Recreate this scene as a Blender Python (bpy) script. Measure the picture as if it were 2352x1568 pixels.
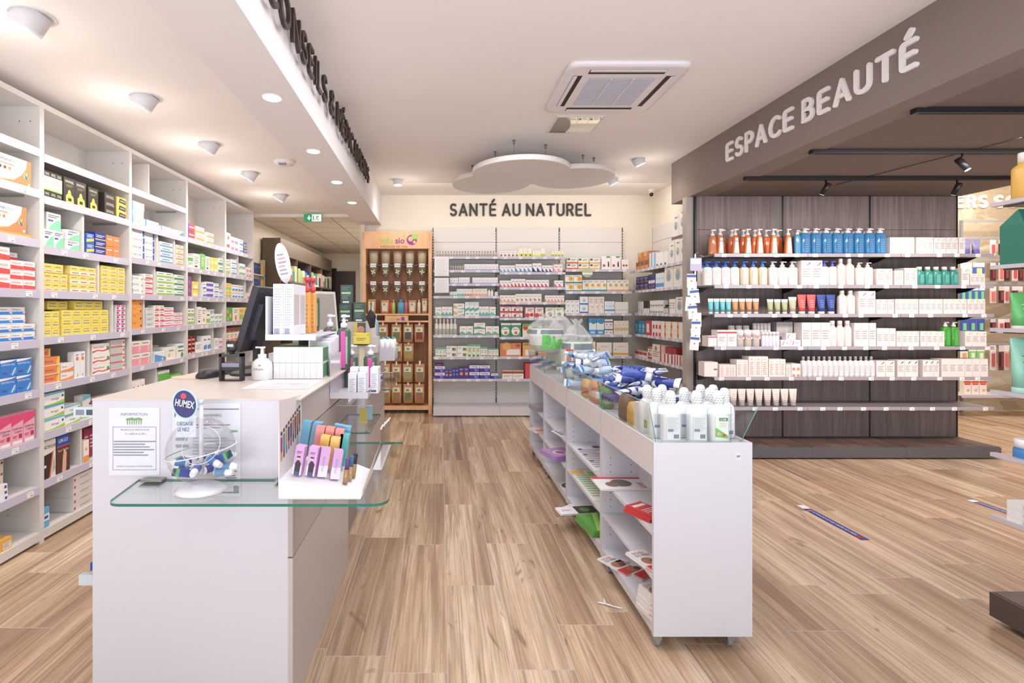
import bpy, bmesh, math, random
from mathutils import Vector, Matrix, Euler
random.seed(7)
for o in list(bpy.data.objects):
    bpy.data.objects.remove(o)
SC = bpy.context.scene
COL = SC.collection
F = 1165.0; VX = 1012.0; VY = 710.0; HC = 1.5      # focal length in pixels, vanishing point, eye height
def PX(px, Y): return (px - VX) * Y / F
def PZ(py, Y): return HC - (py - VY) * Y / F

# ------------------------------------------------------------------ camera
cam_d = bpy.data.cameras.new('camera'); cam = bpy.data.objects.new('camera', cam_d); COL.objects.link(cam)
cam.location = (0, 0, HC); cam.rotation_euler = (math.pi / 2, 0, 0)
cam_d.sensor_width = 36; cam_d.lens = 36 * F / 2352
cam_d.shift_x = (1176 - VX) / 2352; cam_d.shift_y = -(784 - VY) / 2352
cam_d.clip_start = 0.05; cam_d.clip_end = 60
SC.camera = cam
# ------------------------------------------------------------------ view, world, large lights
SC.view_settings.view_transform = 'Standard'; SC.view_settings.look = 'None'
SC.view_settings.gamma = 1.0; SC.view_settings.use_curve_mapping = False
SC.view_settings.exposure = 0.42
wd = bpy.data.worlds.new('world'); SC.world = wd; wd.use_nodes = True
wd.node_tree.nodes['Background'].inputs[0].default_value = (0.87, 0.93, 1.0, 1)
wd.node_tree.nodes['Background'].inputs[1].default_value = 1.55

def hexc(h, a=1.0):
    h = h.lstrip('#')
    v = [int(h[i:i + 2], 16) / 255 for i in (0, 2, 4)]
    return tuple((c / 12.92 if c <= .04045 else ((c + .055) / 1.055) ** 2.4) for c in v) + (a,)
def light(name, kind, loc, power, color='#ffffff', rot=(0, 0, 0), size=.1, size_y=None, spot=None, blend=.5, target=None, spread=180):
    d = bpy.data.lights.new(name, kind); d.energy = power; d.color = hexc(color)[:3]
    if kind == 'AREA':
        d.size = size
        d.spread = math.radians(spread)
        if size_y: d.shape = 'RECTANGLE'; d.size_y = size_y
    else:
        d.shadow_soft_size = size
    if kind == 'SPOT':
        d.spot_size = math.radians(spot or 90); d.spot_blend = blend
    o = bpy.data.objects.new(name, d); COL.objects.link(o); o.location = loc; o.rotation_euler = rot
    if target is not None:
        o.rotation_euler = (Vector(target) - Vector(loc)).to_track_quat('-Z', 'Y').to_euler()
    return o
WARM = '#fff4ea'; NEUT = '#f9faff'; COOL = '#eef2ff'
# cool uplight added inside the glazed shop front, behind the camera
light('ceiling_uplight', 'AREA', (1.6, -2.35, .45), 125, COOL, rot=(math.radians(142), 0, 0), size=9.0, size_y=.9, spread=120)   # added to brighten the ceilings, in place of daylight bounced from outside
# added area fills without fixtures, in place of the lamps' combined glow
light('aisle_fill', 'AREA', (0.4, 2.9, 3.12), 42, NEUT, size=1.8, size_y=3.4)
light('alcove_fill', 'AREA', (1.2, 6.72, 3.14), 10, WARM, rot=(math.radians(30), 0, 0), size=3.6, size_y=.16)
light('beauty_fill', 'AREA', (4.2, 3.5, 2.66), 38, '#fff4ee', rot=(math.radians(30), 0, 0), size=2.4, size_y=.3, spread=140)
light('back_store_fill', 'AREA', (-2.0, 9.6, 2.85), 38, WARM, size=1.2, size_y=3.0)
light('stone_wall_fill', 'AREA', (6.6, 6.2, 3.5), 85, '#fff4e6', rot=(math.radians(28), 0, 0), size=2.2, size_y=.6)

# ------------------------------------------------------------------ materials
_M = {}
def soft_hex(h):
    c = hexc(h); g = .2126 * c[0] + .7152 * c[1] + .0722 * c[2]
    return tuple(v + (g - v) * .13 for v in c[:3]) + (1.,)
def mat(col, rough=.5, metal=0., key=None, emis=0., trans=0., alpha=1., spec=.5):
    k = (col, rough, metal, emis, trans, alpha, spec)
    if k in _M: return _M[k]
    m = bpy.data.materials.new('paint_' + col.strip('#')); m.use_nodes = True
    b = m.node_tree.nodes['Principled BSDF']
    b.inputs['Base Color'].default_value = soft_hex(col); b.inputs['Roughness'].default_value = rough
    b.inputs['Metallic'].default_value = metal; b.inputs['Specular IOR Level'].default_value = spec
    if emis:
        b.inputs['Emission Color'].default_value = hexc(col); b.inputs['Emission Strength'].default_value = emis
    if trans: b.inputs['Transmission Weight'].default_value = trans
    if alpha < 1: b.inputs['Alpha'].default_value = alpha
    m.diffuse_color = hexc(col)
    _M[k] = m
    return m
def nodes(name):
    m = bpy.data.materials.new(name); m.use_nodes = True
    nt = m.node_tree; return m, nt, nt.nodes['Principled BSDF']
def N(nt, typ, **kw):
    n = nt.nodes.new(typ)
    for k, v in kw.items(): setattr(n, k, v)
    return n
def mth(nt, op, a, b=None):
    n = nt.nodes.new('ShaderNodeMath'); n.operation = op
    for i, v in enumerate((a, b)):
        if v is None: continue
        if isinstance(v, (int, float)): n.inputs[i].default_value = v
        else: nt.links.new(v, n.inputs[i])
    return n.outputs[0]
def ramp(nt, fac, stops):
    r = nt.nodes.new('ShaderNodeValToRGB'); e = r.color_ramp.elements
    while len(e) < len(stops): e.new(.5)
    for i, (p, c) in enumerate(stops): e[i].position = p; e[i].color = hexc(c)
    nt.links.new(fac, r.inputs[0]); return r.outputs[0]
def mix(nt, fac, a, b, blend='MIX'):
    n = nt.nodes.new('ShaderNodeMix'); n.data_type = 'RGBA'; n.blend_type = blend
    for i, v in ((0, fac), (6, a), (7, b)):
        if isinstance(v, (int, float)): n.inputs[i].default_value = v
        elif isinstance(v, str): n.inputs[i].default_value = hexc(v)
        else: nt.links.new(v, n.inputs[i])
    return n.outputs[2]

def floor_material():
    m, nt, b = nodes('wood_look_tiles'); L = nt.links.new
    g = N(nt, 'ShaderNodeNewGeometry'); s = N(nt, 'ShaderNodeSeparateXYZ'); L(g.outputs['Position'], s.inputs[0])
    W, LEN = .265, 1.14
    xu = mth(nt, 'DIVIDE', mth(nt, 'SUBTRACT', s.outputs[0], .029), W)
    ci = mth(nt, 'FLOOR', xu)
    wn = N(nt, 'ShaderNodeTexWhiteNoise', noise_dimensions='1D'); L(ci, wn.inputs['W'])
    yu = mth(nt, 'ADD', mth(nt, 'DIVIDE', s.outputs[1], LEN), wn.outputs['Value'])
    ri = mth(nt, 'FLOOR', yu)
    cv = N(nt, 'ShaderNodeCombineXYZ'); L(ci, cv.inputs[0]); L(ri, cv.inputs[1])
    w2 = N(nt, 'ShaderNodeTexWhiteNoise', noise_dimensions='2D'); L(cv.outputs[0], w2.inputs['Vector'])
    fx = mth(nt, 'FRACT', xu); fy = mth(nt, 'FRACT', yu)
    ex = mth(nt, 'MULTIPLY', mth(nt, 'MINIMUM', fx, mth(nt, 'SUBTRACT', 1., fx)), W)
    ey = mth(nt, 'MULTIPLY', mth(nt, 'MINIMUM', fy, mth(nt, 'SUBTRACT', 1., fy)), LEN)
    grout = mth(nt, 'LESS_THAN', mth(nt, 'MINIMUM', ex, ey), .0019)
    # grain
    def grain(sx, sy, detail, dist, off):
        cx = N(nt, 'ShaderNodeCombineXYZ')
        L(mth(nt, 'ADD', mth(nt, 'MULTIPLY', s.outputs[0], sx), mth(nt, 'MULTIPLY', w2.outputs['Value'], 37. + off)), cx.inputs[0])
        L(mth(nt, 'ADD', mth(nt, 'MULTIPLY', s.outputs[1], sy), mth(nt, 'MULTIPLY', w2.outputs['Value'], 91. + off)), cx.inputs[1])
        n = N(nt, 'ShaderNodeTexNoise'); n.inputs['Scale'].default_value = 1; n.inputs['Detail'].default_value = detail
        n.inputs['Distortion'].default_value = dist; L(cx.outputs[0], n.inputs['Vector']); return n.outputs['Fac']
    broad = grain(7., .42, 5, 1.0, 0); fine = grain(120., 3.5, 6, .5, 11); streak = grain(30., .7, 5, 1.2, 23); knots = grain(7., 2.2, 2, 2.5, 41)
    base = ramp(nt, broad, [(.26, '#a38e7b'), (.40, '#c5ac94'), (.54, '#dec7ae'), (.70, '#f0dec8')])
    plank = ramp(nt, w2.outputs['Value'], [(0., '#d0c3b9'), (.3, '#efe5db'), (.6, '#fffaf4'), (.8, '#dccfc3'), (1., '#f6ebdf')])
    c = mix(nt, 1., base, plank, 'MULTIPLY')
    c = mix(nt, mth(nt, 'MULTIPLY', ramp(nt, streak, [(.34, '#ffffff'), (.50, '#000000')]), .55), c, '#82695a')
    c = mix(nt, mth(nt, 'MULTIPLY', ramp(nt, streak, [(.56, '#000000'), (.70, '#ffffff')]), .4), c, '#e2d0bb')
    c = mix(nt, mth(nt, 'MULTIPLY', ramp(nt, fine, [(.38, '#ffffff'), (.54, '#000000')]), .36), c, '#8a6f5a')
    c = mix(nt, mth(nt, 'MULTIPLY', ramp(nt, knots, [(.24, '#ffffff'), (.34, '#000000')]), .6), c, '#6f5643')
    c = mix(nt, grout, c, '#c4b8ae')
    L(c, b.inputs['Base Color'])
    L(ramp(nt, fine, [(.3, '#8f8f8f'), (.7, '#6c6c6c')]), b.inputs['Roughness'])
    b.inputs['Specular IOR Level'].default_value = .42
    bp = N(nt, 'ShaderNodeBump'); bp.inputs['Strength'].default_value = .12; bp.inputs['Distance'].default_value = .002
    L(mth(nt, 'SUBTRACT', fine, grout), bp.inputs['Height']); L(bp.outputs[0], b.inputs['Normal'])
    return m
def laminate(name, stops, sz=1.1, sx=26., rough=.5):
    m, nt, b = nodes(name); L = nt.links.new
    g = N(nt, 'ShaderNodeTexCoord'); mp = N(nt, 'ShaderNodeMapping'); mp.inputs['Scale'].default_value = (sx, sx, sz)
    L(g.outputs['Object'], mp.inputs[0])
    n = N(nt, 'ShaderNodeTexNoise'); n.inputs['Scale'].default_value = 1; n.inputs['Detail'].default_value = 5; n.inputs['Distortion'].default_value = .8
    L(mp.outputs[0], n.inputs['Vector']); L(ramp(nt, n.outputs['Fac'], stops), b.inputs['Base Color'])
    b.inputs['Roughness'].default_value = rough
    return m
def plaster(name, c1, c2, rough=.85):
    m, nt, b = nodes(name); L = nt.links.new
    g = N(nt, 'ShaderNodeTexCoord'); n = N(nt, 'ShaderNodeTexNoise'); n.inputs['Scale'].default_value = 1.3; n.inputs['Detail'].default_value = 4
    L(g.outputs['Object'], n.inputs['Vector']); L(ramp(nt, n.outputs['Fac'], [(.3, c1), (.7, c2)]), b.inputs['Base Color'])
    b.inputs['Roughness'].default_value = rough
    return m
def stone_material():
    m, nt, b = nodes('rough_stone'); L = nt.links.new
    g = N(nt, 'ShaderNodeNewGeometry'); mp = N(nt, 'ShaderNodeMapping'); mp.inputs['Scale'].default_value = (2.6, 1, 6.)
    L(g.outputs['Position'], mp.inputs[0])
    nz = N(nt, 'ShaderNodeTexNoise'); nz.inputs['Scale'].default_value = 3.0; nz.inputs['Detail'].default_value = 5; L(mp.outputs[0], nz.inputs['Vector'])
    wv = mix(nt, .22, mp.outputs[0], nz.outputs['Color'])
    v = N(nt, 'ShaderNodeTexVoronoi', feature='DISTANCE_TO_EDGE'); v.inputs['Scale'].default_value = 1.0; L(wv, v.inputs['Vector'])
    v2 = N(nt, 'ShaderNodeTexVoronoi'); v2.inputs['Scale'].default_value = 1.0; L(wv, v2.inputs['Vector'])
    sp = N(nt, 'ShaderNodeSeparateColor'); L(v2.outputs['Color'], sp.inputs[0])
    c = ramp(nt, sp.outputs[0], [(0., '#b8a48c'), (.5, '#d6c7b0'), (1., '#e6dcc8')])
    c = mix(nt, mth(nt, 'MULTIPLY', nz.outputs['Fac'], .45), c, '#a58c6c')
    c = mix(nt, mth(nt, 'LESS_THAN', v.outputs['Distance'], .02), c, '#cbbca4')
    L(c, b.inputs['Base Color']); b.inputs['Roughness'].default_value = .9
    bp = N(nt, 'ShaderNodeBump'); bp.inputs['Distance'].default_value = .04; bp.inputs['Strength'].default_value = .8
    L(mth(nt, 'MINIMUM', v.outputs['Distance'], .2), bp.inputs['Height']); L(bp.outputs[0], b.inputs['Normal'])
    return m
def tile_ceiling_material():
    m, nt, b = nodes('mineral_ceiling_tiles'); L = nt.links.new
    g = N(nt, 'ShaderNodeNewGeometry'); s = N(nt, 'ShaderNodeSeparateXYZ'); L(g.outputs['Position'], s.inputs[0])
    fx = mth(nt, 'FRACT', mth(nt, 'DIVIDE', mth(nt, 'ADD', s.outputs[0], 7.68), .6)); fy = mth(nt, 'FRACT', mth(nt, 'DIVIDE', mth(nt, 'SUBTRACT', s.outputs[1], 2.12), .6))
    e = mth(nt, 'MINIMUM', mth(nt, 'MINIMUM', fx, mth(nt, 'SUBTRACT', 1., fx)), mth(nt, 'MINIMUM', fy, mth(nt, 'SUBTRACT', 1., fy)))
    L(mix(nt, mth(nt, 'LESS_THAN', e, .02), '#e2d8cc', '#a89d92'), b.inputs['Base Color']); b.inputs['Roughness'].default_value = .9
    return m
def glass_material(name, tint, rough=.02, ior=1.45, refl=1.):
    m = bpy.data.materials.new(name); m.use_nodes = True; nt = m.node_tree; nt.nodes.clear(); L = nt.links.new
    o = N(nt, 'ShaderNodeOutputMaterial'); t = N(nt, 'ShaderNodeBsdfTransparent'); gl = N(nt, 'ShaderNodeBsdfGlossy')
    t.inputs[0].default_value = hexc(tint); gl.inputs['Roughness'].default_value = rough
    fr = N(nt, 'ShaderNodeLayerWeight'); fr.inputs[0].default_value = .5; mx = N(nt, 'ShaderNodeMixShader')
    f5 = mth(nt, 'MULTIPLY', mth(nt, 'ADD', mth(nt, 'MULTIPLY', mth(nt, 'POWER', fr.outputs['Facing'], 4.), .55), .035), refl)
    L(f5, mx.inputs[0]); L(t.outputs[0], mx.inputs[1]); L(gl.outputs[0], mx.inputs[2]); L(mx.outputs[0], o.inputs[0])
    return m
def film_material(name, col, alpha):
    m = bpy.data.materials.new(name); m.use_nodes = True; nt = m.node_tree; nt.nodes.clear(); L = nt.links.new
    o = N(nt, 'ShaderNodeOutputMaterial'); t = N(nt, 'ShaderNodeBsdfTransparent'); b = N(nt, 'ShaderNodeBsdfPrincipled')
    b.inputs['Base Color'].default_value = hexc(col); b.inputs['Roughness'].default_value = .12
    mx = N(nt, 'ShaderNodeMixShader'); mx.inputs[0].default_value = alpha
    L(t.outputs[0], mx.inputs[1]); L(b.outputs[0], mx.inputs[2]); L(mx.outputs[0], o.inputs[0])
    return m
FLOOR = floor_material()
CEIL = plaster('ceiling_plaster', '#f3ede9', '#f6f0ec'); WALL = plaster('wall_plaster', '#ece4d6', '#efe8db')
BEAMW = plaster('beam_plaster', '#ece7e6', '#efeae9'); BROWNP = plaster('taupe_paint', '#8a7c77', '#8d807a', .8)
BROWNC = plaster('brown_ceiling_paint', '#7b6c66', '#7e6f69', .85); STONE = stone_material(); TILEC = tile_ceiling_material()
WHITE = mat('#dbd8dc', .35); WHITEW = mat('#dedad6', .4); DARKWOOD = laminate('dark_laminate', [(.3, '#716362'), (.5, '#817371'), (.7, '#938582')])
DECKWOOD = laminate('dark_deck', [(.3, '#54433e'), (.5, '#67544d'), (.7, '#76645c')], sz=20., sx=3.)
PINE = laminate('light_beech', [(.3, '#dba678'), (.5, '#e5b488'), (.7, '#edc298')], sz=1.4, sx=9.)
CREAMTOP = mat('#dccfc5', .35); LILAC = mat('#cfc9d6', .3); TAUPE = mat('#c8bdb8', .35); GREYM = mat('#5f5a60', .4)
GLASS = glass_material('shelf_glass', '#fafdfc'); GLASSD = glass_material('tray_glass', '#fcfefd'); GEDGE = mat('#1f7a68', .1); ACRYL = glass_material('clear_acrylic', '#fafafb', refl=1.2)
GLINE = mat('#4f9c8a', .15); ACEDGE = mat('#e6e6ea', .2)
BLACK = mat('#1d1a1c', .4); BLK2 = mat('#2a2526', .55); CHROME = mat('#b8b8bc', .22, 1.); STEEL = mat('#a9a7a5', .35, .9); RAIL = mat('#cbc6da', .3); TAG = mat('#f6f4f2', .5)
FILM = film_material('plastic_film', '#f4f7f6', .22); SLEEVE = film_material('sleeve_film', '#f4f6fa', .07); MIRROR = mat('#e8e2d6', .03, 1.)
SLOT = mat('#2a2020', .6); INKG = mat('#8b8f9c', .6)

# ------------------------------------------------------------------ mesh builder
_TXT = {}
def text_geo(s, bold=0.):
    k = (s, bold)
    if k not in _TXT:
        cu = bpy.data.curves.new('t', 'FONT'); cu.body = s; cu.size = 1; cu.resolution_u = 2; cu.offset = bold
        ob = bpy.data.objects.new('t', cu); me = bpy.data.meshes.new_from_object(ob)
        vs = [(v.co.x, v.co.y) for v in me.vertices]; fs = [tuple(p.vertices) for p in me.polygons]
        bpy.data.objects.remove(ob); bpy.data.meshes.remove(me); bpy.data.curves.remove(cu)
        x0 = min(v[0] for v in vs); x1 = max(v[0] for v in vs)
        _TXT[k] = ([(v[0] - x0, v[1]) for v in vs], fs, x1 - x0)
    return _TXT[k]
class MB:
    def __init__(s): s.v = []; s.f = []; s.m = []; s.sm = []; s.mats = []
    def mi(s, m):
        if m not in s.mats: s.mats.append(m)
        return s.mats.index(m)
    def add(s, vs, fs, m, smooth=False, T=None):
        b = len(s.v); s.v += [tuple(T @ Vector(v)) if T is not None else tuple(v) for v in vs]
        i = s.mi(m)
        for f in fs: s.f.append(tuple(b + q for q in f)); s.m.append(i); s.sm.append(smooth)
        return s
    def box(s, x0, x1, y0, y1, z0, z1, m, T=None):
        vs = [(x0, y0, z0), (x1, y0, z0), (x1, y1, z0), (x0, y1, z0), (x0, y0, z1), (x1, y0, z1), (x1, y1, z1), (x0, y1, z1)]
        return s.add(vs, [(0, 3, 2, 1), (4, 5, 6, 7), (0, 1, 5, 4), (1, 2, 6, 5), (2, 3, 7, 6), (3, 0, 4, 7)], m, T=T)
    def quad(s, pts, m, T=None): return s.add(pts, [tuple(range(len(pts)))], m, T=T)
    def loft(s, prof, m, n=14, e=1., cx=0, cy=0, T=None, caps=True, smooth=True, mf=None):
        """rings of superellipses: prof = [(z, rx, ry)], optionally mf(z) -> material"""
        vs = []
        for (z, rx, ry) in prof:
            for i in range(n):
                a = 2 * math.pi * (i + .5) / n; c, q = math.cos(a), math.sin(a)
                vs.append((cx + rx * math.copysign(abs(c) ** e, c), cy + ry * math.copysign(abs(q) ** e, q), z))
        for k in range(len(prof) - 1):
            fs = [(k * n + i, k * n + (i + 1) % n, (k + 1) * n + (i + 1) % n, (k + 1) * n + i) for i in range(n)]
            if k == 0:
                base = len(s.v); s.v += [tuple(T @ Vector(v)) if T is not None else v for v in vs]
            mm = s.mi(mf((prof[k][0] + prof[k + 1][0]) / 2) if mf else m)
            for f in fs: s.f.append(tuple(base + q for q in f)); s.m.append(mm); s.sm.append(smooth)
        if caps:
            s.f.append(tuple(base + i for i in reversed(range(n)))); s.m.append(s.mi(m)); s.sm.append(False)
            s.f.append(tuple(base + (len(prof) - 1) * n + i for i in range(n))); s.m.append(s.mi(m)); s.sm.append(False)
        return s
    def cyl(s, cx, cy, z0, z1, r, m, n=16, r2=None, T=None): return s.loft([(z0, r, r), (z1, r if r2 is None else r2, r if r2 is None else r2)], m, n, cx=cx, cy=cy, T=T)
    def tube(s, pts, r, m, n=8):
        for a, b in zip(pts[:-1], pts[1:]):
            a, b = Vector(a), Vector(b); d = b - a
            if d.length < 1e-6: continue
            T = Matrix.Translation(a) @ d.to_track_quat('Z', 'Y').to_matrix().to_4x4()
            s.cyl(0, 0, 0, d.length, r, m, n, T=T)
        return s
    def prism(s, pts, z0, z1, m, T=None):
        """polygon in xy extruded in z"""
        n = len(pts); vs = [(p[0], p[1], z0) for p in pts] + [(p[0], p[1], z1) for p in pts]
        return s.add(vs, [tuple(reversed(range(n))), tuple(range(n, 2 * n))] + [(i, (i + 1) % n, n + (i + 1) % n, n + i) for i in range(n)], m, T=T)
    def text(s, t, o, u, v, width, height, m, bold=0., fit=True):
        """text with its baseline start at o, running along u, rising along v, inside width x height"""
        vs, fs, w = text_geo(t, bold); sc = height / .72
        sx = sc if not fit else min(sc, width / w) if fit != 'x' else width / w
        sy = sx if fit is True else sc
        o, u, v = Vector(o), Vector(u), Vector(v)
        return s.add([o + u * (a * sx) + v * (b * sy) for a, b in vs], fs, m)
    def build(s, name, parent=None, loc=None, rot=None, mesh_only=False):
        me = bpy.data.meshes.new(name); me.from_pydata(s.v, [], s.f)
        for m in s.mats: me.materials.append(m)
        me.polygons.foreach_set('material_index', s.m); me.polygons.foreach_set('use_smooth', s.sm); me.update()
        if mesh_only: return me
        return link(name, me, parent, loc, rot)
def link(name, me, parent=None, loc=None, rot=None):
    o = bpy.data.objects.new(name, me); COL.objects.link(o)
    if parent is not None: o.parent = parent
    if loc is not None: o.location = loc
    if rot is not None: o.rotation_euler = rot if isinstance(rot, (tuple, list, Euler)) else (0, 0, rot)
    return o
LABELS = {}
def tag(o, label, cat, group=None, kind=None):
    n = len(label.split())
    if not 4 <= n <= 16: print('LABEL LEN', n, label)
    LABELS.setdefault(label, []).append(o.name)
    o['label'] = label; o['category'] = cat
    if group: o['group'] = group
    if kind: o['kind'] = kind
    return o
def thing(name, label, cat, loc=(0, 0, 0), rot=0, group=None):
    return tag(link(name, None, None, loc, rot), label, cat, group)
def struct(name, mb, loc=None, rot=None):
    o = mb.build(name, None, loc, rot); o['kind'] = 'structure'; return o
def seam_box(mb, x0, x1, y0, y1, z0, z1, m): mb.box(x0, x1, y0, y1, z0, z1, m)

# ------------------------------------------------------------------ the room
H = 3.2
struct('floor', MB().box(-3.2, 9.0, -2.6, 13.2, -.1, 0, FLOOR))
# one ceiling of several heights
struct('ceiling', MB().box(-.9, 3.3, -2.6, 7.9, H + .03, H + .13, CEIL).box(-.9, 3.3, -2.6, 7.9, H, H + .03, CEIL).box(5.66, 9., -2.6, 7.9, 3.6, 3.7, CEIL).box(3.3, 5.66, 5.70, 7.9, 3.6, 3.7, CEIL))
struct('ceiling_medicine', MB().box(-3.2, -1.0, -2.6, 7.55, 2.9, 3.0, CEIL))
struct('ceiling_tiles', MB().box(-3.2, -1.0, 7.55, 13.2, 2.9, 3.0, TILEC))
struct('ceiling_brown', MB().box(2.9, 5.66, -2.6, 5.52, 2.73, 3.7, BROWNC))
mb = MB()   # white beam over the counters, slightly skewed
P = [(-1.165, -2.6), (-.785, -2.6), (-.883, 7.56), (-1.236, 7.56)]
mb.prism(P, 2.75, 3.22, BEAMW); struct('beam_white', mb)
mb = MB(); mb.prism([(2.78, -2.6), (2.95, -2.6), (2.95, 5.93), (2.70, 5.93)], 2.725, 3.22, BROWNP); struct('beam_brown', mb)
struct('wall_back', MB().box(-1.19, 3.2, 7.56, 7.66, 0, H, WALL))
struct('wall_opening', MB().box(-1.19, -1.12, 7.50, 13.2, 0, 2.9, WALL).box(-3.2, -1.0, 7.55, 7.60, 2.9, 3.3, WALL))
struct('wall_alcove', MB().box(3.14, 3.24, 5.62, 7.6, 0, 3.65, WALL))
struct('wall_partition', MB().box(2.68, 5.58, 5.53, 5.62, 0, 2.725, plaster('partition_paint', '#b3aaa2', '#b6ada5')).box(2.96, 5.66, 5.55, 5.70, 2.73, 3.7, WALL))
struct('wall_left', MB().box(-3.05, -2.95, -2.6, 13.2, 0, 2.9, WALL))
struct('wall_far', MB().box(-3.0, -1.1, 12.8, 12.9, 0, 2.9, WALL))
struct('wall_stone', MB().box(3.2, 9.0, 7.6, 7.75, 0, 3.65, STONE))
struct('wall_right', MB().box(8.9, 9.0, -2.6, 7.6, 0, 3.65, WALL))
mb = MB()                       # glazed shop front behind the camera
for x in (-3.0, -.9, 2.2, 5.4, 8.9): mb.box(x - .05, x + .05, -2.55, -2.45, 0, 3.2, GREYM)
mb.box(-3, 9, -2.55, -2.45, 0, .25, GREYM).box(-3, 9, -2.55, -2.45, 2.95, 3.3, GREYM)
struct('window_1', mb)
mb = MB().box(-2.62, -2.12, 12.68, 12.79, 0, 2.45, mat('#3a1f1c', .4)).box(-2.72, -2.62, 12.66, 12.8, 0, 2.52, mat('#15110f', .5)).box(-2.12, -1.98, 12.66, 12.8, 0, 2.52, mat('#cfc2b4', .5))
struct('door_1', mb)
struct('trim_1', MB().box(-3.2, -1.2, 7.46, 7.55, 2.86, 2.90, CEIL))
# ------------------------------------------------------------------ shelving
ORD = ['top', 'second', 'third', 'fourth', 'fifth', 'sixth', 'seventh', 'eighth', 'ninth']
NTH = ['first', 'second', 'third', 'fourth', 'fifth', 'sixth', 'seventh', 'eighth', 'ninth', 'tenth', 'eleventh', 'twelfth'] + ['%dth' % i for i in range(13, 21)] + ['21st', '22nd', '23rd', '24th', '25th']
def shelf_part(root, x0, x1, z, depth, mS, mR, rail=.045, ntags=4, thick=.022, seed=0, angled=False):
    s = MB().box(x0, x1, .006, depth, z - thick, z, mS).build('shelf', root)
    MB().box(x0, x1, -.004, .006, z - rail, z + .004, mR).build('price_rail', s)
    rnd = random.Random(seed); W = x1 - x0
    me = tagmesh()
    for i in range(ntags):
        xx = x0 + W * (i + .5 + rnd.uniform(-.25, .25)) / ntags
        link('price_tag', me, s, (xx, -.005, z - rail * .5))
    return s
_tm = {}
def tagmesh(w=.05, h=.034):
    if (w, h) not in _tm:
        m = MB().box(-w / 2, w / 2, -.0015, 0, -h / 2, h / 2, TAG)
        m.box(-w * .4, w * .3, -.0019, -.0015, h * .2, h * .3, mat('#b9bbc4')); m.box(0, w * .35, -.0019, -.0015, -h * .3, -h * .14, mat('#8a8a92'))
        _tm[(w, h)] = m.build('price_tag', mesh_only=True)
    return _tm[(w, h)]
# medicine wall: five bays of white shelving, local x runs away from the camera
LV = {1: [2.52, 2.256, 1.94, 1.62, 1.304, .988, .674, .37], 2: [2.50, 2.23, 1.907, 1.618, 1.318, 1.01, .70, .39],
      3: [2.508, 2.22, 1.93, 1.628, 1.334, 1.02, .70, .39], 4: [2.227, 1.924, 1.63, 1.337, 1.04, .72, .40], 5: [2.227, 1.93, 1.636, 1.35, 1.065, .74, .42]}
BAYY = {1: (2.325, 3.257), 2: (3.257, 4.188), 3: (4.188, 5.12), 4: (5.12, 6.04), 5: (6.04, 6.95)}
# vertical dividers: bay -> (pixel x of its front edge, lower level, upper level)
DIV = {2: [(195, 1.907, 2.23), (230, 1.618, 1.907), (262, 1.318, 1.618), (208, 1.01, 1.318), (190, .39, .70)],
       3: [(345, 2.508, 2.80), (365, 1.93, 2.22), (404, 1.93, 2.22), (359, 1.628, 1.93), (334, 1.334, 1.628), (352, 1.02, 1.334), (362, .70, 1.02)],
       4: [(463, 1.63, 1.924), (453, 1.337, 1.63), (492, 1.04, 1.337), (457, .72, 1.04)], 5: [(549, 1.93, 2.227), (566, 1.636, 1.93)]}
BAYN = {1: 'first', 2: 'second', 3: 'third', 4: 'fourth', 5: 'fifth'}
def LY(px): return 2982.4 / (VX - px)
for b, (y0, y1) in BAYY.items():
    W = y1 - y0
    r = thing('shelving_bay', 'tall white shelving bay of the medicine wall, %s bay counted from the front' % BAYN[b], 'shelving', (-2.56, y0, 0), math.pi / 2, 'bays of the medicine wall')
    MB().box(0, .018, 0, .36, 0, 2.83, WHITEW).build('side_panel', r)
    sp = MB().box(W - .018, W, 0, .36, 0, 2.83, WHITEW)
    for z in (2.70,): 
        for yy in (.06, .13): sp.add([(W - .0185, yy - .004, z - .004), (W - .0185, yy + .004, z - .004), (W - .0185, yy + .004, z + .004), (W - .0185, yy - .004, z + .004)], [(3, 2, 1, 0)], GREYM)
    if b == 1:
        for k in range(5):
            z = .18 + .035 * k; sp.quad([(W - .0186, .20, z), (W - .0186, .20, z + .006), (W - .0186, .206, z + .006), (W - .0186, .206, z)], GREYM)
    sp.build('side_panel', r)
    MB().box(.018, W - .018, .352, .36, 0.02, 2.81, WHITEW).build('back_panel', r)
    MB().box(0.018, W - .018, 0, .352, 2.795, 2.83, WHITEW).build('top_panel', r)
    MB().box(.018, W - .018, 0, .352, .02, .075, WHITEW).build('base_board', r)
    for i, z in enumerate(LV[b]):
        shelf_part(r, .018, W - .018, z, .35, WHITEW, RAIL, rail=.048, ntags=(0 if z > 2.45 else 3 + (b in (4, 5)) * 2), seed=b * 20 + i)
    for px, za, zb in DIV.get(b, []):
        x = LY(px) - y0
        MB().box(x - .009, x + .009, .012, .35, za, zb - .023, WHITEW).build('divider', r)
    if b in (1, 2, 3):      # grey shelf brackets on the end panel
        for z in (LV[b][1], LV[b][2]) if b != 3 else (2.508,):
            MB().box(W - .024, W - .019, .10, .30, z - .040, z - .026, mat('#98a59b', .5)).build('bracket', r)

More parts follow.
